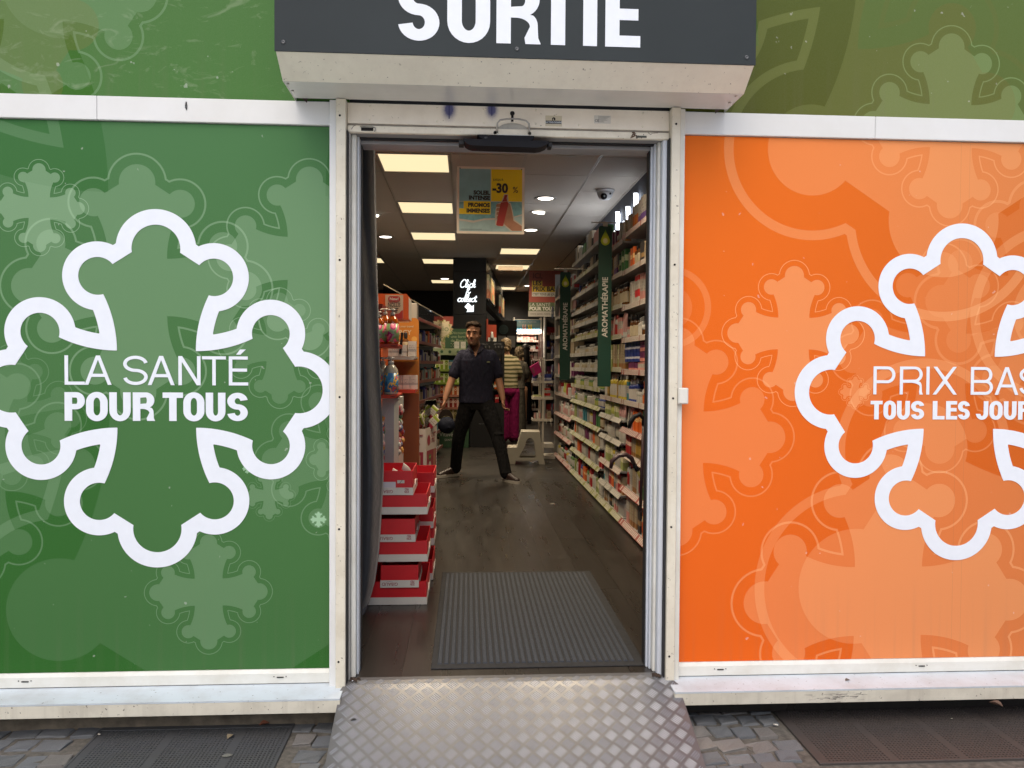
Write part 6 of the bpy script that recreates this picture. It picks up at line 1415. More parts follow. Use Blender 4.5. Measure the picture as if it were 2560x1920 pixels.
text_mesh('lettering', 'Découvrez\nune forme\nde Bien-être', vp, .062, FACE(-.25, VY+.298, 1.70), vt, 'LEFT', .001, 1, .0008, 0, 1, .95)
rv = random.Random(2); b = MB()
for k in range(16): a_ = k*2*PI/16; q_ = .03+.028*(k % 2); b.ball((-.19+q_*math.cos(a_), VY+.298, 1.535+q_*math.sin(a_)), .0065, 6, 4)
b.build('leaf_mark', lab_b, vt)
text_mesh('lettering', 'Vitavéa', lab_w, .085, FACE(-.405, VY-.006, .17), vt, 'LEFT', .0006, .95, .0008); text_mesh('lettering', 'SANTÉ', lab_w, .045, FACE(-.33, VY-.006, .10), vt, 'LEFT', .0004, 1, .0008)
rows_ = [(1.165, C(120, 140, 30), C(214, 214, 170)), (.97, C(110, 135, 30), C(210, 214, 165)), (.785, C(170, 74, 26), C(220, 200, 170)), (.60, C(140, 34, 30), C(220, 196, 180)), (.43, C(120, 110, 50), C(205, 190, 150)), (.315, C(110, 40, 40), C(200, 180, 160))]
shc = [plain('ledge_lime', (.22, .30, .05, 1), .4, .05), None, plain('ledge_salmon', (.36, .15, .10, 1), .4, .05), None, plain('ledge_pale', (.38, .34, .26, 1), .4, .05), None]; shc[1] = shc[0]; shc[3] = shc[2]; shc[5] = shc[4]
nmz = ('lime', 'lime', 'orange', 'red', 'olive', 'dull red')
for k, (z_, acc, bs) in enumerate(rows_):
    s_ = MB().box(VX0+.016, VY-.012, z_-.030, VX1-.016, VY+.30, z_).build('shelf', shc[k], vt)
    g = G('supplement_box_%d' % k); xyz = g.sep(g.tc('Object')); f_ = g.math('MULTIPLY', g.math('LESS_THAN', g.math('ABSOLUTE', xyz[1]), .33), g.math('LESS_THAN', xyz[2], .97)); rr2 = g.math('SQRT', g.math('ADD', g.math('POWER', xyz[1], 2), g.math('POWER', g.math('MULTIPLY', g.math('SUBTRACT', xyz[2], .60), 1.9), 2)))
    c_ = g.mix(f_, bs, acc); c_ = g.mix(g.math('LESS_THAN', rr2, .26), c_, bs); c_ = g.mix(g.math('LESS_THAN', rr2, .16), c_, acc); g.color(c_); g.set(Roughness=.45)
    me = unit_box(g.m)
    for q in range(7):
        if k == 5 and q % 2: continue
        o = link('supplement_box', me, None, (VX0+.063+q*.068, VY+.045, z_+.001), (0, 0, PI/2)); o.scale = (.06, .064, .135 if k < 5 else .10)
        if q == 3 and k < 2: o.data = CARTON['teal carton']
        tag(o, '%s supplement box on the %s shelf of the green display' % (nmz[k] if not (q == 3 and k < 2) else 'teal', ('top', 'second', 'third', 'fourth', 'fifth', 'sixth')[k]), 'box', 'supplement boxes on the green display')
for k, (x_, h_) in enumerate(((-.46, .115), (-.395, .115), (-.155, .115), (-.06, .115))):
    o = link('supplement_box', CARTON['plain white carton'], None, (x_, VY+.10, 1.4635), (0, 0, PI/2)); o.scale = (.06, .075, h_); tag(o, 'pale supplement box on top of the green display', 'box', 'pale boxes on the green display top')
bt = thing('round_tag', 'round scalloped white bio tag on a stem before the green display', 'sign', (-.33, 7.6, 1.46), world=True)
sc_ = [((.123+.012*math.cos(a_*13)+.006*math.sin(a_*29))*math.cos(a_), (.123+.012*math.cos(a_*13)+.006*math.sin(a_*29))*math.sin(a_)) for a_ in [2*PI*i/130 for i in range(130)]]
lf = G('leafy_rim'); nn = lf.noise(lf.tc(), 26, 3); cc = lf.ramp(nn, [(0, C(150, 140, 110)), (.42, C(185, 170, 140)), (.55, C(110, 125, 50)), (.66, C(180, 160, 130)), (.72, C(150, 60, 40))]); lf.color(cc); lf.set(Roughness=.5)
MB().prism([(x_-.33, z_+1.722) for x_, z_ in sc_], 'y', 7.6, 7.606).build('scalloped_card', lf.m, bt); MB().lathe([(0, 0), (.092, 0), (.092, .002), (0, .002)], 30, (-.33, 7.597, 1.722), 0, 1, 1, False, 'y').build('round_face', lab_b, bt); MB().box(-.358, 7.600, 1.44, -.305, 7.606, 1.60).build('stem', lf.m, bt)
text_mesh('lettering', 'bio', gb_, .118, FACE(-.33, 7.5958, 1.694), bt, 'CENTER', -.001, 1.05, .0006); text_mesh('lettering', 'vitamines', plain('pale_olive', (.2, .22, .12, 1), .5, 0), .025, FACE(-.33, 7.5958, 1.664), bt, 'CENTER', 0, 1, .0006)

# ---- black cosmetics display
bd = thing('display_stand', 'black cosmetics display stand behind the man, right of the green one', 'display stand', (.3, 8.55, 0), world=True)
BX0, BX1, BY = .045, .558, 8.42; blk = plain('black_display', (.0095, .0095, .010, 1), .45, .1, 4); blk2 = plain('black_inside', (.016, .015, .015, 1), .6, .1, 4)
MB().box(BX0, BY+.32, 0, BX1, BY+.35, 1.585).build('back_panel', blk2, bd); MB().box(BX0, BY, 0, BX0+.03, BY+.315, 1.585).build('side_panel', blk, bd); MB().box(BX1-.03, BY, 0, BX1, BY+.315, 1.585).build('side_panel', blk, bd); MB().box(BX0+.0305, BY, 0, BX1-.0305, BY+.02, .64).build('base_front', blk, bd); MB().box(BX0+.0305, BY, 1.40, BX1-.0305, BY+.02, 1.585).build('header_panel', blk, bd)
silver = plain('silver_ink', (.20, .20, .21, 1), .4, .1)
for z_ in (.66, .86, 1.06, 1.26): MB().box(BX0+.0305, BY+.02, z_-.015, BX1-.0305, BY+.31, z_).build('shelf', blk, bd)
text_mesh('lettering', 'APIVITA', silver, .034, FACE(.455, BY-.002, 1.535), bd, 'CENTER', .0002, .95, .0005); text_mesh('lettering', 'BEE THE BEAUTY', silver, .022, FACE(.22, BY-.002, 1.535), bd, 'CENTER', 0, 1.1, .0005); text_mesh('lettering', 'BEES OF GREECE', silver, .020, FACE(.26, BY-.002, .345), bd, 'CENTER', 0, 1.1, .0005)
b = MB()
for x_ in (.14, .21, .275, .33, .42, .47, .515): b.lathe([(.009, 0), (.009, .03), (.004, .035), (.005, .048), (0, .048)], 8, (x_, BY-.008, 1.468), 0, 1, .5)
b.build('printed_bottles', plain('dim_print', (.05, .048, .048, 1), .4, .1), bd)
for x_, z_ in ((.395, 1.425), (.42, .915), (.50, 1.20)): MB().box(x_-.022, BY-.004, z_-.014, x_+.022, BY-.001, z_+.014).build('price_tag', lab_w, bd)
b = MB(); b.box(.335, BY-.002, .235, .375, BY-.0005, .285); b.box(.41, BY-.002, .245, .455, BY-.0005, .27); b.build('base_mark', plain('dim_mark', (.07, .065, .06, 1), .5, .1), bd)
for k, (x_, z_, v_) in enumerate(((.36, 1.065, 'lime tube'), (.44, 1.065, 'dark carton'), (.50, 1.065, 'dark carton'), (.44, .865, 'orange carton'), (.37, .865, 'green carton'), (.49, .865, 'dark carton'), (.45, .665, 'red carton'), (.40, 1.265, 'grey tube'), (.47, 1.265, 'dark carton'))):
    o = link(KIND[v_], STOCK[v_], None, (x_, BY+.09, z_), (0, 0, PI/2)); o.scale = (.05, .055, .12); tag(o, '%s on the %s shelf of the black display' % (v_, {1.065: 'third', .865: 'second', .665: 'lowest', 1.265: 'top'}[z_]), KIND[v_], 'goods on the black display')
# thin red and white side shelf on the pillar's right
t = thing('side_display', 'narrow orange red card display clipped beside the pillar', 'display', (.36, 8.9, 1.6), world=True)
MB().box(.325, 8.93, 1.585, .455, 8.95, 1.86).build('card_back', plain('vermilion', (.28, .035, .012, 1), .5, .08), t); MB().box(.300, 8.93, 1.60, .324, 8.95, 1.95).build('edge_strip', plain('vermilion_edge', (.22, .03, .012, 1), .5, .08), t); MB().box(.327, 8.90, 1.575, .455, 8.929, 1.66).build('pocket', lab_w, t)
MB().lathe([(.024, 0), (.026, .05), (.018, .09), (.020, .12), (0, .125)], 10, (.385, 8.885, 1.625)).build('sample_bottle', capw, t)
# black back partition with round teal sign and two grey sheets
bp = tag(MB().box(.36, 13.55, 0, 1.075, 13.65, 2.20).build('partition', black_lac), 'black partition at the back with a round teal sign', 'wall')
t = thing('round_sign', 'round teal sign on the black partition at the back', 'sign', (.78, 13.5, 2.0), world=True)
MB().lathe([(0, 0), (.104, 0), (.104, -.02), (0, -.02)], 32, (.785, 13.548, 2.005), 0, 1, 1, False, 'y').build('disc', plain('dusty_teal', (.055, .085, .085, 1), .5, .1, 20), t)
b = MB()
for q in range(4): b.box(.785-.07+.01*q, 13.524, 2.05-.03*q, .785+.07-.01*q, 13.526, 2.058-.03*q)
b.build('line_print', plain('teal_line', (.09, .12, .115, 1), .5, 0), t)
for k, (xa, xb) in enumerate(((.665, .835), (.865, 1.04))): tag(MB().box(xa, 13.535, 1.62, xb, 13.549, 1.87).build('poster', plain('grey_sheet_%d' % k, (.17, .16, .15, 1), .6, .12, 10)), 'grey sheet pinned under the round teal sign, %s one' % ('left', 'right')[k], 'poster', 'grey sheets on the back partition')
# back wall shelving, two units
def back_unit(label, x0, x1, y, zs, header, seqs, strip, back):
    t = thing('shelf_unit', label, 'shelf', ((x0+x1)/2, y, 0), group='shelving across the back wall', world=True)
    MB().box(x0, y+.36, 0, x1, y+.40, 2.3).build('back_panel', back, t)
    for xx in (x0, x1-.03): MB().box(xx, y, 0, xx+.029, y+.355, 2.3).build('upright', shelf_w, t)
    rg = random.Random(int(x0*100))
    for k, z_ in enumerate(zs):
        s_ = MB().box(x0+.03, y, z_-.02, x1-.03, y+.35, z_).build('shelf', plain('back_shelf_red', (.22, .03, .03, 1), .4, .08) if k == 0 else bpy.data.materials['back_shelf_red'], t)
        L_ = x1-x0-.064; b = MB(); b.box(-.0015, -L_/2, -.023, .0015, L_/2, .023); link('price_strip', b.mesh('price_strip', SM[strip]), s_, ((x0+x1)/2, y-.004, z_-.005), (0, 0, PI/2))
        fill_row(rg, seqs[k % len(seqs)], .05, x1-x0-.05, .03, z_+.001, .21, 'on the %s shelf of the %s' % (ORD[k], header), (1, 0), (x0, y), 1, (0, 1))
    return t
bu = back_unit('back wall shelf unit with blue beach poster and red lit shelves', 1.03, 1.66, 14.0, [.25, .52, .80, 1.08, 1.36, 1.57, 1.775], 'red lit back unit', [[('plain white carton', .08, .08, .15, 2), ('pink carton', .08, .08, .16, 2), ('white bottle', .06, .06, .17, 2)], [('pink carton', .10, .09, .12, 2), ('plain white carton', .11, .09, .12, 2), ('white bottle with red label', .06, .06, .15, 2)]], 'pink', plain('red_back', (.34, .035, .03, 1), .5, .08))
la = bpy.data.lights.new('shelf_lamp', 'AREA'); la.shape = 'RECTANGLE'; la.size = .55; la.size_y = .06; la.energy = 7; la.color = (1, .85, .7); lo = bpy.data.objects.new('shelf_lamp', la); COL.objects.link(lo); lo.parent = bu; lo.matrix_parent_inverse = bu.matrix_basis.inverted(); lo.matrix_basis = Matrix.Translation((1.345, 13.90, 2.02)) @ Matrix.Rotation(math.radians(25), 4, 'X')
bpn = thing('poster', 'blue beach sun cream poster above the red lit back shelves', 'poster', (1.34, 13.97, 2.1), world=True)
sea = G('beach_print'); z_ = sea.sep(sea.tc('Object'))[2]; sea.color(sea.ramp(sea.step(z_, 1.95, 2.24), [(0, C(20, 60, 110)), (.35, C(60, 110, 130)), (.6, C(110, 130, 130)), (1, C(70, 110, 130))])); sea.set(Roughness=.4)
MB().box(1.035, 13.975, 1.93, 1.655, 13.995, 2.255).build('poster_frame', lab_w, bpn); MB().box(1.05, 13.970, 1.965, 1.625, 13.9745, 2.24).build('poster_print', sea.m, bpn)
for x_ in (1.24, 1.29, 1.37, 1.42): MB().lathe([(.016, 0), (.016, .09), (.008, .10), (.008, .12), (0, .12)], 8, (x_, 13.965, 2.02), 0, 1, .4).build('printed_tube', yel if x_ > 1.3 else lab_p, bpn)
text_mesh('lettering', "Du soleil à l'ensemble", lab_w, .045, FACE(1.34, 13.967, 2.185), bpn, 'CENTER', 0, 1, .0006)
back_unit('dim back wall shelf unit with blue bottles right of the lit one', 1.69, 2.28, 13.6, [.25, .52, .80, 1.08, 1.36, 1.62, 1.93], 'dim back unit', [[('red carton', .07, .07, .14, 3), ('white bottle with red label', .06, .06, .17, 3)], [('plain white carton', .07, .07, .15, 3), ('grey carton', .07, .07, .14, 2)], [('deep blue carton', .06, .06, .16, 2), ('blue bottle', .06, .06, .19, 4)]], 'dark', shelf_back)
tag(MB().box(1.80, 13.57, 1.80, 1.99, 13.585, 1.90).build('shelf_card', lab_w), 'white framed card on the dim back shelf', 'card')

# ---- white wire stand with trays, pink bag
whs = plain('white_lacquer', (.50, .46, .39, 1), .4, .05, 10)
sr = thing('tray_stand', 'white floor stand with three trays beside the step stool', 'display stand', (1.0, 7.0, 0), world=True)
MB().box(.985, 6.985, .02, 1.012, 7.012, 1.335).build('front_post', whs, sr); MB().box(.958, 7.19, .02, .982, 7.214, 1.335).build('rear_post', whs, sr)
for z_ in (1.028, .813, .528):
    f = MB(); f.box(.865, 6.97, z_-.030, 1.125, 6.984, z_+.004); f.box(.865, 6.985, z_-.030, .875, 7.22, z_+.004); f.box(1.115, 6.985, z_-.030, 1.125, 7.22, z_+.004); f.box(.876, 6.985, z_-.016, .984, 7.18, z_-.010); f.box(1.013, 6.985, z_-.016, 1.114, 7.18, z_-.010); f.build('tray', whs, sr)
MB().box(1.02, 6.97, .15, 1.14, 7.22, .20).build('foot_tray', whs, sr); MB().box(1.02, 6.96, .0, 1.16, 7.24, .045).build('foot', whs, sr)
b = MB()
for pts in ([(1.0, 6.985, 1.30), (.86, 6.96, 1.305), (.85, 6.95, 1.32)], [(1.0, 6.985, 1.30), (1.11, 6.96, 1.30), (1.12, 6.95, 1.315)], [(.97, 7.2, 1.32), (.975, 7.1, 1.24), (.96, 7.0, 1.20)]): MB().tube(pts, .004, 6).build('wire_hook', whs, sr)
for pts in ([(1.10, 6.97, .52), (1.105, 6.95, .43)], [(1.04, 6.97, .52), (1.045, 6.95, .46)]): MB().tube(pts, .004, 6).build('wire_hook', whs, sr)
for k, (x_, z_, v_, sc__) in enumerate(((.89, 1.02, 'deep blue carton', (.06, .05, .085)), (.945, 1.02, 'white bottle', (.035, .035, .07)), (.975, 1.02, 'white tube', (.03, .03, .08)), (1.065, 1.02, 'deep blue carton', (.06, .09, .10)), (.925, .80, 'pale green carton', (.09, .10, .045)), (1.06, .80, 'white carton with red band', (.06, .07, .14)), (.90, .52, 'pink tube', (.03, .03, .09)), (.935, .52, 'white tube', (.03, .03, .09)), (.965, .52, 'pink tube', (.03, .03, .09)), (1.05, .52, 'pink tube', (.03, .03, .08)), (1.085, .52, 'beige carton', (.05, .05, .11)), (1.06, .30, 'red carton', (.05, .05, .14)))):
    if z_ == .30: continue
    o = link(KIND[v_], STOCK[v_], None, (x_, 7.06, z_-.004), (0, 0, PI/2+.1)); o.scale = sc__; tag(o, '%s on the %s tray of the white stand' % (v_, {1.02: 'upper', .80: 'middle', .52: 'lower'}[z_]), KIND[v_], '%s on the white stand, %s tray' % (v_, {1.02: 'upper', .80: 'middle', .52: 'lower'}[z_]))
b = MB()
for k in range(4): b.tube([(.955+k*.016, 7.25, 1.1), (.96+k*.016, 7.26, 1.45), (.965+k*.015, 7.26, 1.66)], .006, 6)
tag(b.build('umbrella_bundle', lab_p), 'bundle of slim pale rods standing behind the white stand', 'rods')
pbm = plain('hot_pink', (.40, .012, .13, 1), .35, .12, 12); pb = thing('gift_bag', 'hot pink gift bag hanging from the white stand hook', 'bag', (.885, 6.95, 1.2), world=True)
b = MB(); b.add([(.812, 6.92, 1.205), (.925, 6.90, 1.275), (.975, 6.92, 1.145), (.868, 6.94, 1.085), (.825, 7.0, 1.215), (.935, 6.99, 1.285), (.985, 7.0, 1.15), (.875, 7.01, 1.09)], [(0, 3, 2, 1), (4, 5, 6, 7), (0, 1, 5, 4), (1, 2, 6, 5), (2, 3, 7, 6), (3, 0, 4, 7)]); b.build('bag_body', pbm, pb)
b = MB(); b.add([(.838, 6.915, 1.19), (.862, 6.91, 1.207), (.885, 6.922, 1.14), (.862, 6.927, 1.122)], [(0, 3, 2, 1)]); b.build('bag_window', plain('pink_haze', (.28, .07, .12, 1), .3, .1), pb)
MB().tube([(.84, 6.94, 1.225), (.84, 6.95, 1.29), (.858, 6.952, 1.312), (.87, 6.95, 1.29), (.88, 6.94, 1.25)], .003, 6).build('bag_handle', lab_w, pb)

# ---- plastic step stool
stm = plain('ivory_plastic', (.36, .33, .265, 1), .42, .05, 8)
ss = thing('step_stool', 'ivory plastic two step stool on the shop floor by the shelves', 'step stool', (.775, 6.6, 0), -.06)
def leg_frame(y):
    """side frame with its arched opening, as one outline with a hole"""
    out = [(-.262, 0), (-.165, 0), (-.158, .045), (.128, .045), (.134, 0), (.205, 0), (.140, .375), (.126, .400), (-.075, .400), (-.092, .385), (-.140, .205), (-.240, .205), (-.256, .195)]
    hole = [(-.105, .075), (.088, .075), (.098, .095), (.078, .245)]+arc(.020, .245, .058, .085, 0, 180, 10)+[(-.042, .23), (-.112, .10)]
    cu = bpy.data.curves.new('f', 'CURVE'); cu.dimensions = '2D'; cu.fill_mode = 'BOTH'; cu.extrude = .011; cu.bevel_depth = .003
    for lp in (out, hole):
        sp = cu.splines.new('POLY'); sp.points.add(len(lp)-1)
        for q, p_ in zip(sp.points, lp): q.co = (*p_, 0, 1)
        sp.use_cyclic_u = True
    t_ = bpy.data.objects.new('f', cu); COL.objects.link(t_); me = bpy.data.meshes.new_from_object(t_.evaluated_get(bpy.context.evaluated_depsgraph_get())); bpy.data.objects.remove(t_); me.materials.clear(); me.materials.append(stm)
    o = link('side_frame', me, ss); o.matrix_basis = Matrix.Translation((0, y, 0)) @ Matrix.Rotation(PI/2, 4, 'X')
leg_frame(-.13); leg_frame(.15)
MB().box(-.094, -.145, .385, .144, .165, .408, 0, .008).build('top_step', stm, ss); MB().box(-.260, -.145, .192, -.128, .165, .210, 0, .007).build('lower_step', stm, ss)
MB().add([(-.135, -.11, .20), (-.135, .13, .20), (-.085, .13, .38), (-.085, -.11, .38), (-.148, -.11, .20), (-.148, .13, .20), (-.098, .13, .38), (-.098, -.11, .38)], [(0, 1, 2, 3), (7, 6, 5, 4), (0, 4, 5, 1), (1, 5, 6, 2), (2, 6, 7, 3), (3, 7, 4, 0)]).build('riser', stm, ss)
tag(MB().add([(0, 0, .001), (.03, .006, .006), (.055, 0, .002), (.028, -.008, .003)], [(0, 1, 2, 3)]).build('paper_scrap', lab_w, None, (.735, 3.73, 0)), 'tiny white paper scrap on the shop floor', 'litter')

# what is left of each kind of stock: one mass of small goods
for k, b in REST.items():
    if b.v: tag(b.build('%s_backstock' % k, RESTM[k], fix=False), kind='stuff')
# ================================================================== PEOPLE
def remeshed(mb, name, mats, voxel=.006, smooth=3, parent=None, pick=None, cut=None):
    """join overlapping volumes into one continuous skin"""
    me = mb.mesh(name, [mats[0]]); bm = bmesh.new(); bm.from_mesh(me); bmesh.ops.recalc_face_normals(bm, faces=bm.faces[:]); bm.to_mesh(me); bm.free()
    t = bpy.data.objects.new(name, me); COL.objects.link(t)
    r_ = t.modifiers.new('r', 'REMESH'); r_.mode = 'VOXEL'; r_.voxel_size = voxel
    if smooth: s_ = t.modifiers.new('s', 'SMOOTH'); s_.factor = .5; s_.iterations = smooth
    out = bpy.data.meshes.new_from_object(t.evaluated_get(bpy.context.evaluated_depsgraph_get())); bpy.data.objects.remove(t)
    out.materials.clear()
    for m in mats: out.materials.append(m)
    if cut:
        bm = bmesh.new(); bm.from_mesh(out); bmesh.ops.delete(bm, geom=[f for f in bm.faces if cut(f.calc_center_median())], context='FACES'); bm.to_mesh(out); bm.free()
    if pick:
        for p_ in out.polygons: p_.material_index = pick(p_.center)
    for p_ in out.polygons: p_.use_smooth = True
    out.name = name
    return link(name, out, parent)
def rings(mb, rows, seg=20, e=2.3):
    """loft of super-ellipses: rows (cx, cy, cz, half width, half depth[, yaw])"""
    vs = []; fs = []
    for r in rows:
        cx_, cy_, cz_, a, b_ = r[:5]; yw = r[5] if len(r) > 5 else 0
        for k in range(seg):
            t_ = 2*PI*k/seg; c_, s_ = math.cos(t_), math.sin(t_)
            x_ = a*math.copysign(abs(c_)**(2/e), c_); y_ = b_*math.copysign(abs(s_)**(2/e), s_)
            vs.append((cx_+x_*math.cos(yw)-y_*math.sin(yw), cy_+x_*math.sin(yw)+y_*math.cos(yw), cz_))
    n_ = len(rows)
    for i in range(n_-1):
        for k in range(seg): fs.append((i*seg+k, i*seg+(k+1) % seg, (i+1)*seg+(k+1) % seg, (i+1)*seg+k))
    fs += [tuple(range(seg))[::-1], tuple(range((n_-1)*seg, n_*seg))]
    mb.add(vs, fs)
def limb(mb, pts, rad, rb=None, flat=None, sub=4):
    P_ = [Vector(p_) for p_ in pts]; out = []; R_ = []; RB = []; rb = rb or rad
    for i in range(len(P_)-1):
        p0_, p1_, p2_, p3_ = P_[max(i-1, 0)], P_[i], P_[i+1], P_[min(i+2, len(P_)-1)]
        for k in range(sub):
            u_ = k/sub; out.append(.5*((2*p1_)+(p2_-p0_)*u_+(2*p0_-5*p1_+4*p2_-p3_)*u_*u_+(3*p1_-p0_-3*p2_+p3_)*u_**3))
            w_ = u_*u_*(3-2*u_); R_.append(rad[i]*(1-w_)+rad[i+1]*w_); RB.append(rb[i]*(1-w_)+rb[i+1]*w_)
    out.append(P_[-1]); R_.append(rad[-1]); RB.append(rb[-1])
    mb.tube(out, R_, 14, 0, RB, True, flat); mb.ball(P_[0], R_[0]*.98, 12, 8); mb.ball(P_[-1], min(R_[-1], RB[-1])*.98, 10, 6)
def skin_mat(nm, c):
    g = G(nm); n_ = g.noise(g.tc(), 30, 4); g.color(g.mix(n_, tuple(x*.82 for x in c)+(1,), tuple(x*1.15 for x in c)+(1,))); g.set(Roughness=.5); g.p.inputs['Subsurface Weight'].default_value = .08; g.p.inputs['Subsurface Radius'].default_value = (.01, .004, .002); return g.m
def cloth(nm, c, r=.85, sc=18, st=.45, var=.18):
    g = G(nm); n_ = g.noise(g.tc(), sc*.35, 4); n2 = g.noise(g.tc(), 260, 2)
    g.color(g.mix(n_, tuple(x*(1-var) for x in c)+(1,), tuple(x*(1+var) for x in c)+(1,))); g.set(Roughness=r); g.p.inputs['Specular IOR Level'].default_value = .15
    w_ = g.n('TexWave'); g.link(g.noise(g.mapv(g.tc(), (1, 1, .35)), 9, 3, out='Color'), w_.inputs['Vector']); w_.inputs['Scale'].default_value = 2.2
    g.bump(g.math('ADD', w_.outputs['Fac'], g.math('MULTIPLY', n2, .15)), st, .010); return g.m
skin = skin_mat('skin_tan', (.34, .165, .095)); stub = skin_mat('skin_stubble', (.17, .095, .062)); lipm = skin_mat('lip', (.24, .085, .065)); hair_d = plain('dark_brown_hair', (.026, .0145, .0075, 1), .75, .6, 70, 0, .9, 220, .15)
def head(mb, o_, yw, s_=1.0):
    f = Vector((math.sin(yw), -math.cos(yw), 0)); r_ = Vector((math.cos(yw), math.sin(yw), 0))
    L = lambda x_, y_, z_: Vector(o_)+(r_*x_+f*y_+Vector((0, 0, z_)))*s_
    vs = []; fs = []; rows = [(-.118, .026, .088, .02), (-.108, .042, .097, -.01), (-.085, .056, .099, -.05), (-.055, .064, .094, -.08), (-.02, .069, .091, -.095), (.01, .071, .088, -.102), (.035, .073, .094, -.104), (.07, .071, .089, -.10), (.098, .058, .070, -.085), (.113, .036, .044, -.06), (.119, .012, .014, -.03)]
    seg = 22
    for z_, hw, yf, yb in rows:
        c_ = (yf+yb)/2; d__ = (yf-yb)/2
        for k in range(seg):
            t_ = 2*PI*k/seg; vs.append(L(hw*math.copysign(abs(math.cos(t_))**.9, math.cos(t_)), c_+d__*math.sin(t_), z_))
    for i in range(len(rows)-1):
        for k in range(seg): fs.append((i*seg+k, i*seg+(k+1) % seg, (i+1)*seg+(k+1) % seg, (i+1)*seg+k))
    fs += [tuple(range(seg))[::-1], tuple(range((len(rows)-1)*seg, len(rows)*seg))]
    mb.add(vs, fs)
    mb.tube([L(0, .084, .022), L(0, .098, -.005), L(0, .112, -.030), L(0, .100, -.042)], [.009*s_, .011*s_, .016*s_, .010*s_], 8)
    for sx in (-1, 1):
        mb.ball(L(sx*.012, .096, -.036), .009*s_, 8, 6); mb.ball(L(sx*.073, -.008, -.008), (.011*s_, .020*s_, .031*s_), 10, 8)
        mb.tube([L(sx*.012, .090, .034), L(sx*.032, .088, .038), L(sx*.055, .070, .033)], [.008*s_, .010*s_, .007*s_], 8); mb.ball(L(sx*.042, .064, -.030), .020*s_, 8, 6)
    mb.tube([L(-.024, .086, -.066), L(0, .097, -.063), L(.024, .086, -.066)], [.005*s_, .0085*s_, .005*s_], 8); mb.ball(L(0, .088, -.098), .018*s_, 8, 6)
    return L
def hand(mb, wrist, palm_end, side, curl, thumb_dir, s_=1.0):
    """flattened palm, four bent fingers of unequal length and a thumb from the palm's side; side = knuckle direction"""
    w_, p_ = Vector(wrist), Vector(palm_end); d__ = (p_-w_).normalized(); sd__ = Vector(side); sd__ = (sd__-d__*sd__.dot(d__)).normalized(); nrm = d__.cross(sd__)*curl
    mb.tube([w_-d__*.02, w_+d__*.02, (w_+p_)/2+d__*.01, p_], [.026*s_, .028*s_, .040*s_, .038*s_], 12, 0, [.022*s_, .018*s_, .016*s_, .013*s_], True, sd__)
    for k, (o_, l_) in enumerate(((.030, .066), (.010, .076), (-.010, .072), (-.029, .056))):
        b0 = p_+sd__*o_*s_-d__*.008; a = b0+d__*l_*.42*s_+nrm*.010; b_ = a+d__*l_*.26*s_+nrm*.022*s_; c_ = b_+d__*l_*.05*s_+nrm*.024*s_
        mb.tube([b0, a, b_, c_], [.0092*s_, .0088*s_, .0082*s_, .0072*s_], 8); mb.ball(c_, .0072*s_, 7, 5)
    t0_ = w_+d__*.028+sd__*.024*s_*thumb_dir; t1_ = t0_+d__*.030+sd__*.020*s_*thumb_dir+nrm*.010; t2_ = t1_+d__*.030+nrm*.012; mb.tube([t0_, t1_, t2_], [.013*s_, .0105*s_, .0088*s_], 8); mb.ball(t2_, .0088*s_, 7, 5)

# ---- the man facing the door, feet apart, cap in one hand
man = thing('person', 'man with beard in navy polo and black trousers standing feet apart in the aisle, cap in hand', 'person', (.12, 5.25, 0), world=True)
man['label'] = 'bearded man in navy polo and black trousers facing the door, holding a cap'
HY_ = -.20
b = MB(); HL = head(b, (.066, 5.19, 1.555), HY_)
limb(b, [(.075, 5.225, 1.49), (.085, 5.245, 1.42), (.095, 5.26, 1.36)], [.056, .058, .075])
rings(b, [(.10, 5.28, .86, .135, .090), (.10, 5.275, .95, .155, .105), (.102, 5.265, 1.06, .150, .100), (.106, 5.255, 1.20, .165, .110), (.11, 5.25, 1.29, .165, .108), (.105, 5.255, 1.345, .125, .080), (.095, 5.26, 1.395, .070, .056)])
limb(b, [(-.055, 5.255, 1.335), (-.112, 5.236, 1.21), (-.158, 5.215, 1.085), (-.200, 5.165, .965), (-.232, 5.115, .860)], [.046, .046, .041, .038, .027]); limb(b, [(.266, 5.268, 1.335), (.312, 5.284, 1.21), (.340, 5.285, 1.085), (.366, 5.235, .965), (.386, 5.185, .862)], [.046, .046, .041, .038, .027])
hand(b, (-.232, 5.115, .860), (-.242, 5.095, .785), (0, -1, 0), 1, 1); hand(b, (.386, 5.185, .862), (.392, 5.155, .785), (-.35, -1, 0), -1, 1)
limb(b, [(.032, 5.285, .88), (-.030, 5.30, .68), (-.085, 5.34, .47), (-.108, 5.40, .28), (-.122, 5.452, .085)], [.078, .070, .055, .050, .036]); limb(b, [(.170, 5.275, .88), (.262, 5.20, .68), (.330, 5.13, .47), (.375, 5.085, .28), (.415, 5.045, .085)], [.078, .070, .055, .050, .036])
f_ = Vector((math.sin(HY_), -math.cos(HY_), 0)); r_2 = Vector((math.cos(HY_), math.sin(HY_), 0)); HO = Vector((.066, 5.19, 1.555))
def face_mat(c_):
    q = Vector(c_)-HO
    if abs(q.x) > .2 or q.z < -.16 or q.z > .2: return 0
    x_, y_, z_ = q.dot(r_2), q.dot(f_), q.z
    if abs(z_+.064) < .0065 and abs(x_) < .024 and y_ > .07: return 2
    if z_ < -.030 and z_ > -.135 and y_ > -.035 and (z_ < -.048 or abs(x_) > .045) and not (abs(x_) > .03 and abs(x_) < .05 and z_ > -.042): return 1
    return 0
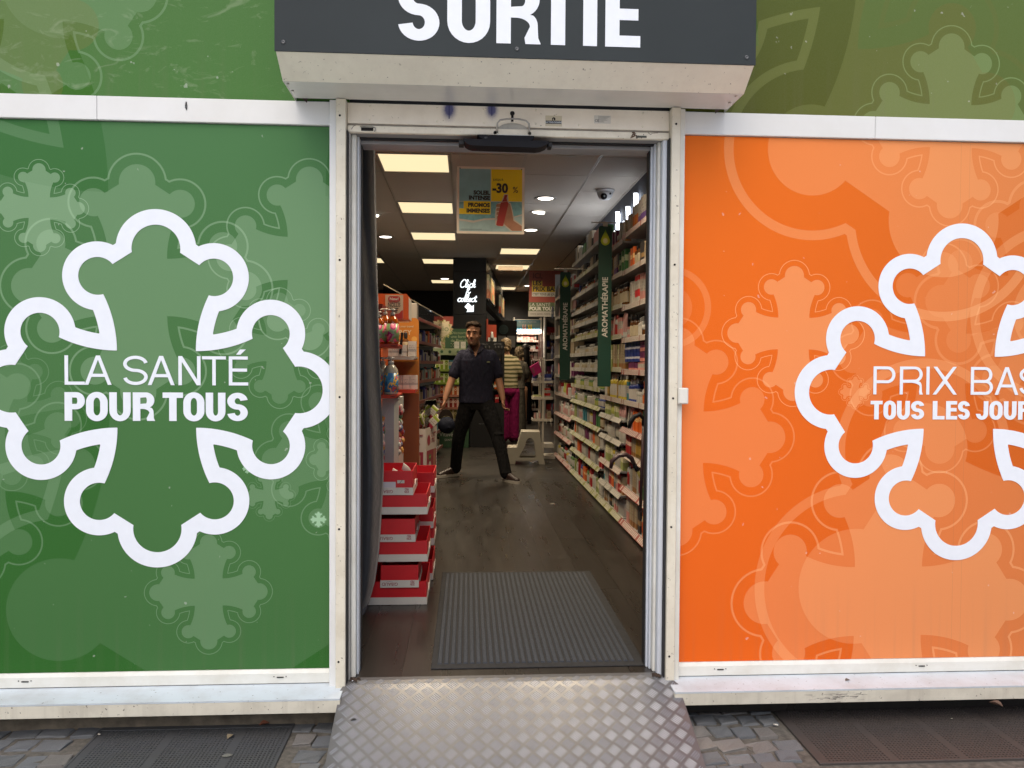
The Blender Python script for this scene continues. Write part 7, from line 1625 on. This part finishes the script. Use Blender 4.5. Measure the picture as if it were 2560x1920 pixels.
def bearded_skin():
    g = G('skin_bearded'); v = g.n('VectorMath', operation='SUBTRACT'); g.link(g.tc('Object'), v.inputs[0]); v.inputs[1].default_value = HO[:]
    def dot(a): d = g.n('VectorMath', operation='DOT_PRODUCT'); g.link(v.outputs[0], d.inputs[0]); d.inputs[1].default_value = a[:]; return d.outputs['Value']
    x_ = g.math('ABSOLUTE', dot(r_2)); y_ = dot(f_); z_ = dot(Vector((0, 0, 1)))
    n_ = g.noise(g.tc(), 30, 4); n2 = g.noise(g.tc(), 150, 3); jit = g.math('MULTIPLY', g.math('SUBTRACT', g.noise(g.tc(), 60, 2), .5), .022)
    base = g.mix(n_, (.28, .135, .078, 1), (.39, .19, .11, 1))
    zz = g.math('ADD', z_, jit)
    top = g.math('SUBTRACT', g.math('MULTIPLY', g.math('SUBTRACT', x_, .030), .85), .052)             # beard line climbs towards the ears
    low = g.math('SUBTRACT', 1.0, g.step(g.math('SUBTRACT', zz, g.math('MAXIMUM', top, -.050)), -.012, .010), clamp=True)
    band = g.math('MULTIPLY', g.math('MULTIPLY', low, g.step(zz, -.165, -.125)), g.step(y_, -.045, -.015))
    mous = g.math('MULTIPLY', g.math('MULTIPLY', g.step(zz, -.062, -.054), g.math('SUBTRACT', 1.0, g.step(zz, -.050, -.040), clamp=True)), g.math('LESS_THAN', x_, .034))
    b_ = g.math('MULTIPLY', g.math('MAXIMUM', band, mous), g.math('ADD', .55, g.math('MULTIPLY', g.step(n2, .35, .65), .4)))
    col = g.mix(g.math('MULTIPLY', b_, .88), base, (.035, .022, .015, 1))
    lip = g.math('MULTIPLY', g.math('MULTIPLY', g.math('SUBTRACT', 1.0, g.step(g.math('ABSOLUTE', g.math('ADD', z_, .066)), .004, .009), clamp=True), g.math('SUBTRACT', 1.0, g.step(x_, .018, .026), clamp=True)), g.step(y_, .06, .08))
    col = g.mix(lip, col, (.20, .075, .058, 1))
    sock = g.math('MULTIPLY', g.math('MULTIPLY', g.math('SUBTRACT', 1.0, g.step(g.math('ABSOLUTE', g.math('SUBTRACT', z_, .010)), .006, .020), clamp=True), g.math('SUBTRACT', 1.0, g.step(g.math('ABSOLUTE', g.math('SUBTRACT', x_, .032)), .010, .024), clamp=True)), g.step(y_, .05, .07))
    col = g.mix(g.math('MULTIPLY', sock, .12), col, (.16, .07, .045, 1))  # eye sockets darkened in the skin colour, in place of shade
    g.color(col); g.set(Roughness=.55); g.p.inputs['Specular IOR Level'].default_value = .3; return g.m
body = remeshed(b, 'body', [bearded_skin()], .0050, 2, man)
eye_m = plain('eye_white_shaded', (.085, .072, .06, 1), .4, .05); iris = plain('eye_dark', (.015, .010, .008, 1), .5, .1)  # whites of the eyes kept dark, the deep shade put into their colour
for sx in (-1, 1):
    e_ = HL(sx*.031, .080, .010); eb = MB(); eb.ball(e_, (.0115, .008, .0052), 10, 8); eo = eb.build('eye', eye_m, man); MB().ball(HL(sx*.031-.002, .0885, .010), (.0058, .004, .0056), 8, 6).build('iris', iris, eo)
    eb = MB(); eb.tube([HL(sx*.012, .094, .030), HL(sx*.032, .094, .036), HL(sx*.054, .076, .029)], [.0035, .0045, .0025], 6); eb.build('eyebrow', hair_d, man)
b = MB(); rh = random.Random(6)
def E_(x_, y_, z_, a, b_, c_): 
    q = HL(x_, y_, z_); b.ball(q, (a, b_, c_), 14, 10)
E_(0, -.030, .050, .080, .088, .082); E_(0, -.075, .0, .066, .042, .070); E_(-.062, -.03, .03, .022, .050, .048); E_(.064, -.03, .025, .022, .055, .052); E_(-.02, .045, .108, .050, .046, .026); E_(.03, .04, .102, .046, .050, .026); E_(-.05, .03, .09, .030, .050, .030)
for k in range(170):
    a_ = rh.uniform(0, 2*PI); q_ = rh.uniform(.1, 1); x_ = .070*q_*math.cos(a_); y_ = -.02+.085*q_*math.sin(a_); z_ = .05+.078*math.sqrt(max(0, 1-q_*q_*.8)); p0_ = HL(x_, y_, z_); w1_ = Vector((rh.uniform(-.030, .030), rh.uniform(-.030, .012), rh.uniform(.002, .016))); b.tube([p0_, p0_+w1_*.6+Vector((0, 0, .006)), p0_+w1_+Vector((rh.uniform(-.012, .012), rh.uniform(-.012, .012), -.004))], [.009, .0075, .004], 5)
remeshed(b, 'hair', [hair_d], .0042, 1, man, None, lambda c_: (Vector(c_)-HO).dot(f_) > .060 and (Vector(c_)-HO).z < .070)
# polo shirt
polo = cloth('polo_navy', (.021, .021, .038), .85, 16, .5); b = MB()
rings(b, [(.10, 5.275, .825, .190, .130), (.10, 5.275, .90, .188, .128), (.10, 5.265, 1.02, .184, .124), (.106, 5.255, 1.18, .190, .130), (.11, 5.25, 1.28, .192, .128), (.107, 5.252, 1.335, .180, .114), (.10, 5.256, 1.390, .135, .092), (.095, 5.256, 1.418, .076, .064)])
limb(b, [(-.045, 5.255, 1.335), (-.098, 5.240, 1.235), (-.140, 5.224, 1.130)], [.066, .066, .064]); limb(b, [(.258, 5.266, 1.335), (.304, 5.281, 1.235), (.330, 5.287, 1.130)], [.066, .066, .064])
def vneck(c_):
    if c_[1] > 5.22: return False
    z_ = c_[2]; return z_ > 1.315 and abs(c_[0]-.088) < (z_-1.315)*.46
sh = remeshed(b, 'polo_shirt', [polo], .0065, 3, man, None, vneck)
cm2 = cloth('polo_collar', (.030, .027, .038), .85, 10, .3); 
for sx in (-1, 1):
    cb = MB(); p0_ = [(.090+sx*.010, 5.115, 1.345), (.094+sx*.060, 5.150, 1.375), (.096+sx*.088, 5.205, 1.405), (.092+sx*.075, 5.26, 1.435), (.086+sx*.062, 5.20, 1.438), (.086+sx*.044, 5.165, 1.415)]
    vs = p0_+[(x_, y_-.008, z_+.006) for x_, y_, z_ in p0_]; n_ = 6
    cb.add(vs, [tuple(range(n_))[::-1], tuple(range(n_, 2*n_))]+[(i, (i+1) % n_, n_+(i+1) % n_, n_+i) for i in range(n_)]); cb.build('collar', cm2, man)
cb = MB(); cb.tube([(.015, 5.23, 1.428), (.03, 5.29, 1.445), (.09, 5.32, 1.452), (.15, 5.29, 1.445), (.168, 5.23, 1.43)], [.014]*5, 8, 0, [.02]*5); cb.build('collar_band', cm2, man)
MB().prism([(.205, 1.265), (.222, 1.272), (.245, 1.268), (.243, 1.260), (.212, 1.256)], 'y', 5.119, 5.123).build('chest_badge', plain('badge_green', (.16, .17, .09, 1), .6, .1), man)
# trousers
trs = cloth('trousers_black', (.0105, .0100, .0105), .9, 20, .6); b = MB()
rings(b, [(.102, 5.275, .93, .165, .115), (.102, 5.278, .86, .182, .124), (.103, 5.28, .80, .178, .120), (.105, 5.275, .745, .13, .10)])
limb(b, [(.030, 5.283, .84), (-.030, 5.30, .66), (-.082, 5.34, .46), (-.106, 5.40, .28), (-.122, 5.45, .085)], [.106, .092, .072, .066, .062]); limb(b, [(.178, 5.27, .84), (.262, 5.20, .66), (.328, 5.13, .46), (.374, 5.085, .28), (.414, 5.045, .085)], [.106, .092, .072, .066, .062])
for (x_, y_, z_) in ((-.122, 5.45, .10), (.413, 5.046, .10), (-.10, 5.38, .33), (.365, 5.09, .33), (-.08, 5.33, .50), (.33, 5.12, .50)): b.lathe([(.052, -.012), (.068, 0), (.052, .012)], 12, (x_, y_, z_))
remeshed(b, 'trousers', [trs], .0065, 2, man)
# shoes
leather = plain('brown_leather', (.022, .010, .008, 1), .45, .2, 20); sole_m = plain('white_sole', (.36, .33, .29, 1), .5, .08)
def shoe(heel, yw):
    """heel point on the floor and heading (0 = towards the street)"""
    M_ = Matrix.Translation(heel) @ Matrix.Rotation(yw, 4, 'Z')
    def T(mb): mb.v = [tuple(M_ @ Vector(v_)) for v_ in mb.v]; return mb
    b = MB(); out = [(.028, .015), (.036, -.03), (.034, -.09), (.046, -.16), (.050, -.21), (.040, -.255), (.015, -.278), (-.012, -.275), (-.036, -.25), (-.044, -.20), (-.038, -.15), (-.032, -.09), (-.034, -.03), (-.026, .015), (0, .024)]
    b.prism(out, 'z', 0, .030); T(b).build('sole', sole_m, man)
    b = MB(); rings(b, [(0, -.125, .024, .037, .138), (0, -.125, .045, .038, .134), (0, -.10, .066, .036, .108), (0, -.066, .085, .036, .076), (0, -.03, .108, .036, .048)], 18, 2.2); b.ball((.004, -.215, .036), (.038, .052, .028), 12, 8)
    T(b); return remeshed(b, 'shoe', [leather], .006, 2, man)
shoe((-.105, 5.475, 0), -.95); shoe((.400, 5.095, 0), .55)
# cap in his right hand
capm = cloth('cap_navy', (.010, .012, .022), .8, 20, .3); cp = thing('cap', 'dark baseball cap held in the man’s hand', 'cap', (-.225, 5.03, .62), world=True); cp['label'] = 'dark navy baseball cap hanging from the hand of the man'
b = MB(); b.lathe([(.086, -.02), (.090, .0), (.084, .045), (.066, .078), (.035, .097), (0, .103)], 20); M_ = Matrix.Translation((-.215, 5.05, .60)) @ Matrix.Rotation(math.radians(105), 4, 'X') @ Matrix.Rotation(.3, 4, 'Y'); b.v = [tuple(M_ @ Vector(v_)) for v_ in b.v]; co_ = b.build('crown', capm, cp); sm_ = co_.modifiers.new('t', 'SOLIDIFY'); sm_.thickness = .003
b = MB(); n_ = 12; top_ = []; 
for i in range(n_+1):
    a_ = PI*(.10+.80*i/n_); top_.append((.088*math.cos(a_), .088*math.sin(a_))); 
outr = [(.085*math.cos(PI*(.08+.84*i/n_)), .03+.135*math.sin(PI*(.08+.84*i/n_))) for i in range(n_+1)]
vs = [(x_, y_, -.02-.012*(1-(x_/.09)**2)) for x_, y_ in top_+outr[::-1]]; vs += [(x_, y_, z_-.003) for x_, y_, z_ in vs]; m_ = len(vs)//2
b.add(vs, [(i, i+1, m_-2-i, m_-1-i) for i in range(n_)]+[(m_+i, m_+m_-1-i, m_+m_-2-i, m_+i+1) for i in range(n_)]+[(i, m_+i, m_+(i+1) % m_, (i+1) % m_) for i in range(m_)]); b.v = [tuple(M_ @ Vector(v_)) for v_ in b.v]; b.build('visor', plain('cap_visor', (.03, .018, .013, 1), .7, .15), cp)
b = MB(); b.lathe([(0, .0), (.034, .0), (.03, .03), (0, .03)], 12); M2_ = M_ @ Matrix.Translation((.01, -.03, -.0)); b.v = [tuple(M2_ @ Vector((v_[0], v_[1], v_[2]*.2-.018))) for v_ in b.v]; b.build('inner_lining', plain('lining_grey', (.075, .08, .085, 1), .8, .1), cp)

# ---- customers seen from behind
def stripes(nm):
    g = G(nm); z_ = g.sep(g.tc('Object'))[2]; zz = g.math('ADD', z_, g.math('MULTIPLY', g.noise(g.tc(), 5, 2), .03)); w_ = g.math('GREATER_THAN', g.math('FRACT', g.math('MULTIPLY', zz, 15.5)), .48)
    g.color(g.mix(w_, (.085, .080, .030, 1), (.44, .37, .22, 1))); g.set(Roughness=.9); g.bump(g.noise(g.tc(), 90, 3), .4, .006); return g.m
skin_b = skin_mat('skin_fair', (.33, .17, .10)); blond = plain('grey_blond_hair', (.20, .14, .075, 1), .6, .4, 50, 0, .8, 150); dkh = plain('near_black_hair', (.011, .007, .005, 1), .5, .4, 50, 0, .7, 150)
def customer(label, x0, y0, H_, hairc, top, bottom, kind, yw=PI, long_hair=False, w_=1.0, lean=0):
    t = thing('person', label, 'person', (x0, y0, 0), group='customers in the shop', world=True); k_ = H_/1.65; Z = lambda z_: z_*k_; X = lambda dx: x0+dx*w_
    f2 = Vector((math.sin(yw), -math.cos(yw), 0)); 
    b = MB(); ho = (x0+f2.x*.03+lean, y0+f2.y*.03, Z(1.535)); head(b, ho, yw, .94*k_)
    limb(b, [(x0+lean*.9, y0, Z(1.47)), (x0+lean*.7, y0, Z(1.40)), (x0+lean*.5, y0-f2.y*.01, Z(1.34))], [.050, .050, .07])
    rings(b, [(x0, y0, Z(.85), .155*w_, .11), (x0, y0, Z(1.0), .130*w_, .09), (x0+lean*.3, y0, Z(1.2), .145*w_, .095), (x0+lean*.4, y0, Z(1.31), .150*w_, .085), (x0+lean*.5, y0, Z(1.38), .07, .05)])
    for sx in (-1, 1):
        fw2 = f2*(.10 if sx*math.cos(yw) > 0 else .20)
        p_ = [(x0+sx*.155*w_+lean*.4, y0, Z(1.31)), (x0+sx*.195*w_+lean*.3, y0+f2.y*.01, Z(1.16)), (x0+sx*.205*w_, y0+f2.y*.04, Z(1.05)), (x0+sx*.18*w_, y0+f2.y*.15, Z(1.0)), (x0+sx*.13*w_, y0+f2.y*.25, Z(.99))]
        limb(b, p_, [.047, .044, .037, .033, .025]); hand(b, p_[-1], (p_[-1][0]-sx*.01, p_[-1][1]+f2.y*.075, p_[-1][2]), (0, 0, 1), sx, 1, .9)
        limb(b, [(x0+sx*.075, y0, Z(.84)), (x0+sx*.085, y0, Z(.46)), (x0+sx*.09, y0-f2.y*.02, Z(.09))], [.082, .055, .036]); b.ball((x0+sx*.095, y0+f2.y*.06, .035), (.040, .105, .034), 10, 8)
    remeshed(b, 'body', [skin_b], .009, 2, t)
    b = MB(); c_ = Vector(ho)
    b.ball(c_-f2*.022+Vector((0, 0, .035)), (.083*k_, .100*k_, .092*k_), 16, 12); b.ball(c_-f2*.06+Vector((0, 0, -.03)), (.074*k_, .05*k_, .075*k_), 12, 10)
    if long_hair: limb(b, [c_-f2*.07+Vector((0, 0, .02)), c_-f2*.115+Vector((.005, 0, -.12)), c_-f2*.125+Vector((.012, 0, -.30)), c_-f2*.115+Vector((.02, 0, -.42))], [.07, .068, .060, .026], [.06, .05, .045, .02])
    rq = random.Random(int(x0*100))
    for q in range(50):
        a_ = rq.uniform(0, 2*PI); z_ = rq.uniform(-.05, .10); rr_2 = .082*k_; p0_ = c_-f2*.03+Vector((rr_2*math.cos(a_), .09*k_*math.sin(a_), z_)); b.tube([p0_, p0_+Vector((rq.uniform(-.01, .01), rq.uniform(-.01, .01), -.035))], [.012, .006], 5)
    remeshed(b, 'hair', [hairc], .007, 1, t)
    b = MB(); rings(b, [(x0, y0, Z(.86), .185*w_, .138), (x0, y0, Z(.98), .170*w_, .122), (x0+lean*.3, y0, Z(1.18), .178*w_, .120), (x0+lean*.4, y0, Z(1.30), .170*w_, .104), (x0+lean*.5, y0, Z(1.355), .12*w_, .08), (x0+lean*.6, y0, Z(1.39), .075, .062)])
    for sx in (-1, 1): limb(b, [(x0+sx*.135*w_+lean*.4, y0, Z(1.30)), (x0+sx*.182*w_+lean*.3, y0, Z(1.17)), (x0+sx*.20*w_, y0+f2.y*.02, Z(1.09))], [.070, .069, .062])
    remeshed(b, 'top', [top], .009, 3, t)
    b = MB()
    if kind == 'trousers':
        rings(b, [(x0, y0, Z(.92), .160*w_, .125), (x0, y0, Z(.80), .180*w_, .140), (x0, y0, Z(.74), .150*w_, .12)])
        for sx in (-1, 1): limb(b, [(x0+sx*.078, y0, Z(.80)), (x0+sx*.085, y0, Z(.45)), (x0+sx*.085, y0, Z(.07))], [.105, .088, .088])
    else: rings(b, [(x0, y0, Z(.98), .135*w_, .10), (x0, y0, Z(.84), .175*w_, .135), (x0, y0, Z(.5), .19*w_, .16), (x0, y0, Z(.06), .215*w_, .19)])
    remeshed(b, 'trousers' if kind == 'trousers' else 'skirt', [bottom], .009, 2, t)
    for sx in (-1, 1):
        b = MB(); rings(b, [(x0+sx*.092, y0+f2.y*.05, .0, .044, .125), (x0+sx*.092, y0+f2.y*.05, .03, .045, .125), (x0+sx*.092, y0+f2.y*.03, .06, .038, .09)]); b.build('shoe', leather, t)
    return t
customer('woman with short blond hair in striped top and magenta trousers, seen from behind', .665, 9.2, 1.66, blond, stripes('striped_knit'), cloth('magenta_trousers', (.24, .012, .085), .9, 16, .5), 'trousers', PI-.35, False, .86, -.045)
customer('woman with grey hair in patterned dress, mostly hidden behind the striped one', .93, 10.6, 1.56, plain('ash_hair', (.13, .095, .055, 1), .6, .4, 50, 0, .8, 150), cloth('patterned_grey', (.075, .066, .052), .9, 60, .3, .7), cloth('patterned_grey_skirt', (.060, .053, .042), .9, 60, .3, .7), 'skirt', PI+.2, False, .62, 0)
customer('woman with long dark hair in beige top and long black skirt at the back', 1.235, 13.1, 1.68, dkh, cloth('beige_blouse', (.24, .165, .10), .9, 14, .5), cloth('black_skirt', (.007, .007, .008), .9, 14, .6), 'skirt', PI+.1, True, .70, 0)
sb = thing('shoulder_bag', 'mustard yellow shoulder bag worn by the dark haired woman', 'bag', (1.06, 12.95, .8), world=True); mus = cloth('mustard_cloth', (.30, .16, .018), .9, 20, .5)
b = MB(); rings(b, [(1.095, 12.97, .62, .05, .035), (1.09, 12.97, .68, .07, .055), (1.085, 12.97, .85, .06, .05), (1.075, 12.97, 1.0, .035, .03), (1.08, 12.97, 1.06, .02, .015)]); remeshed(b, 'bag_body', [mus], .01, 2, sb); MB().tube([(1.08, 12.97, 1.04), (1.09, 12.97, 1.25), (1.11, 13.03, 1.40), (1.11, 13.15, 1.38)], .012, 6).build('strap', mus, sb)
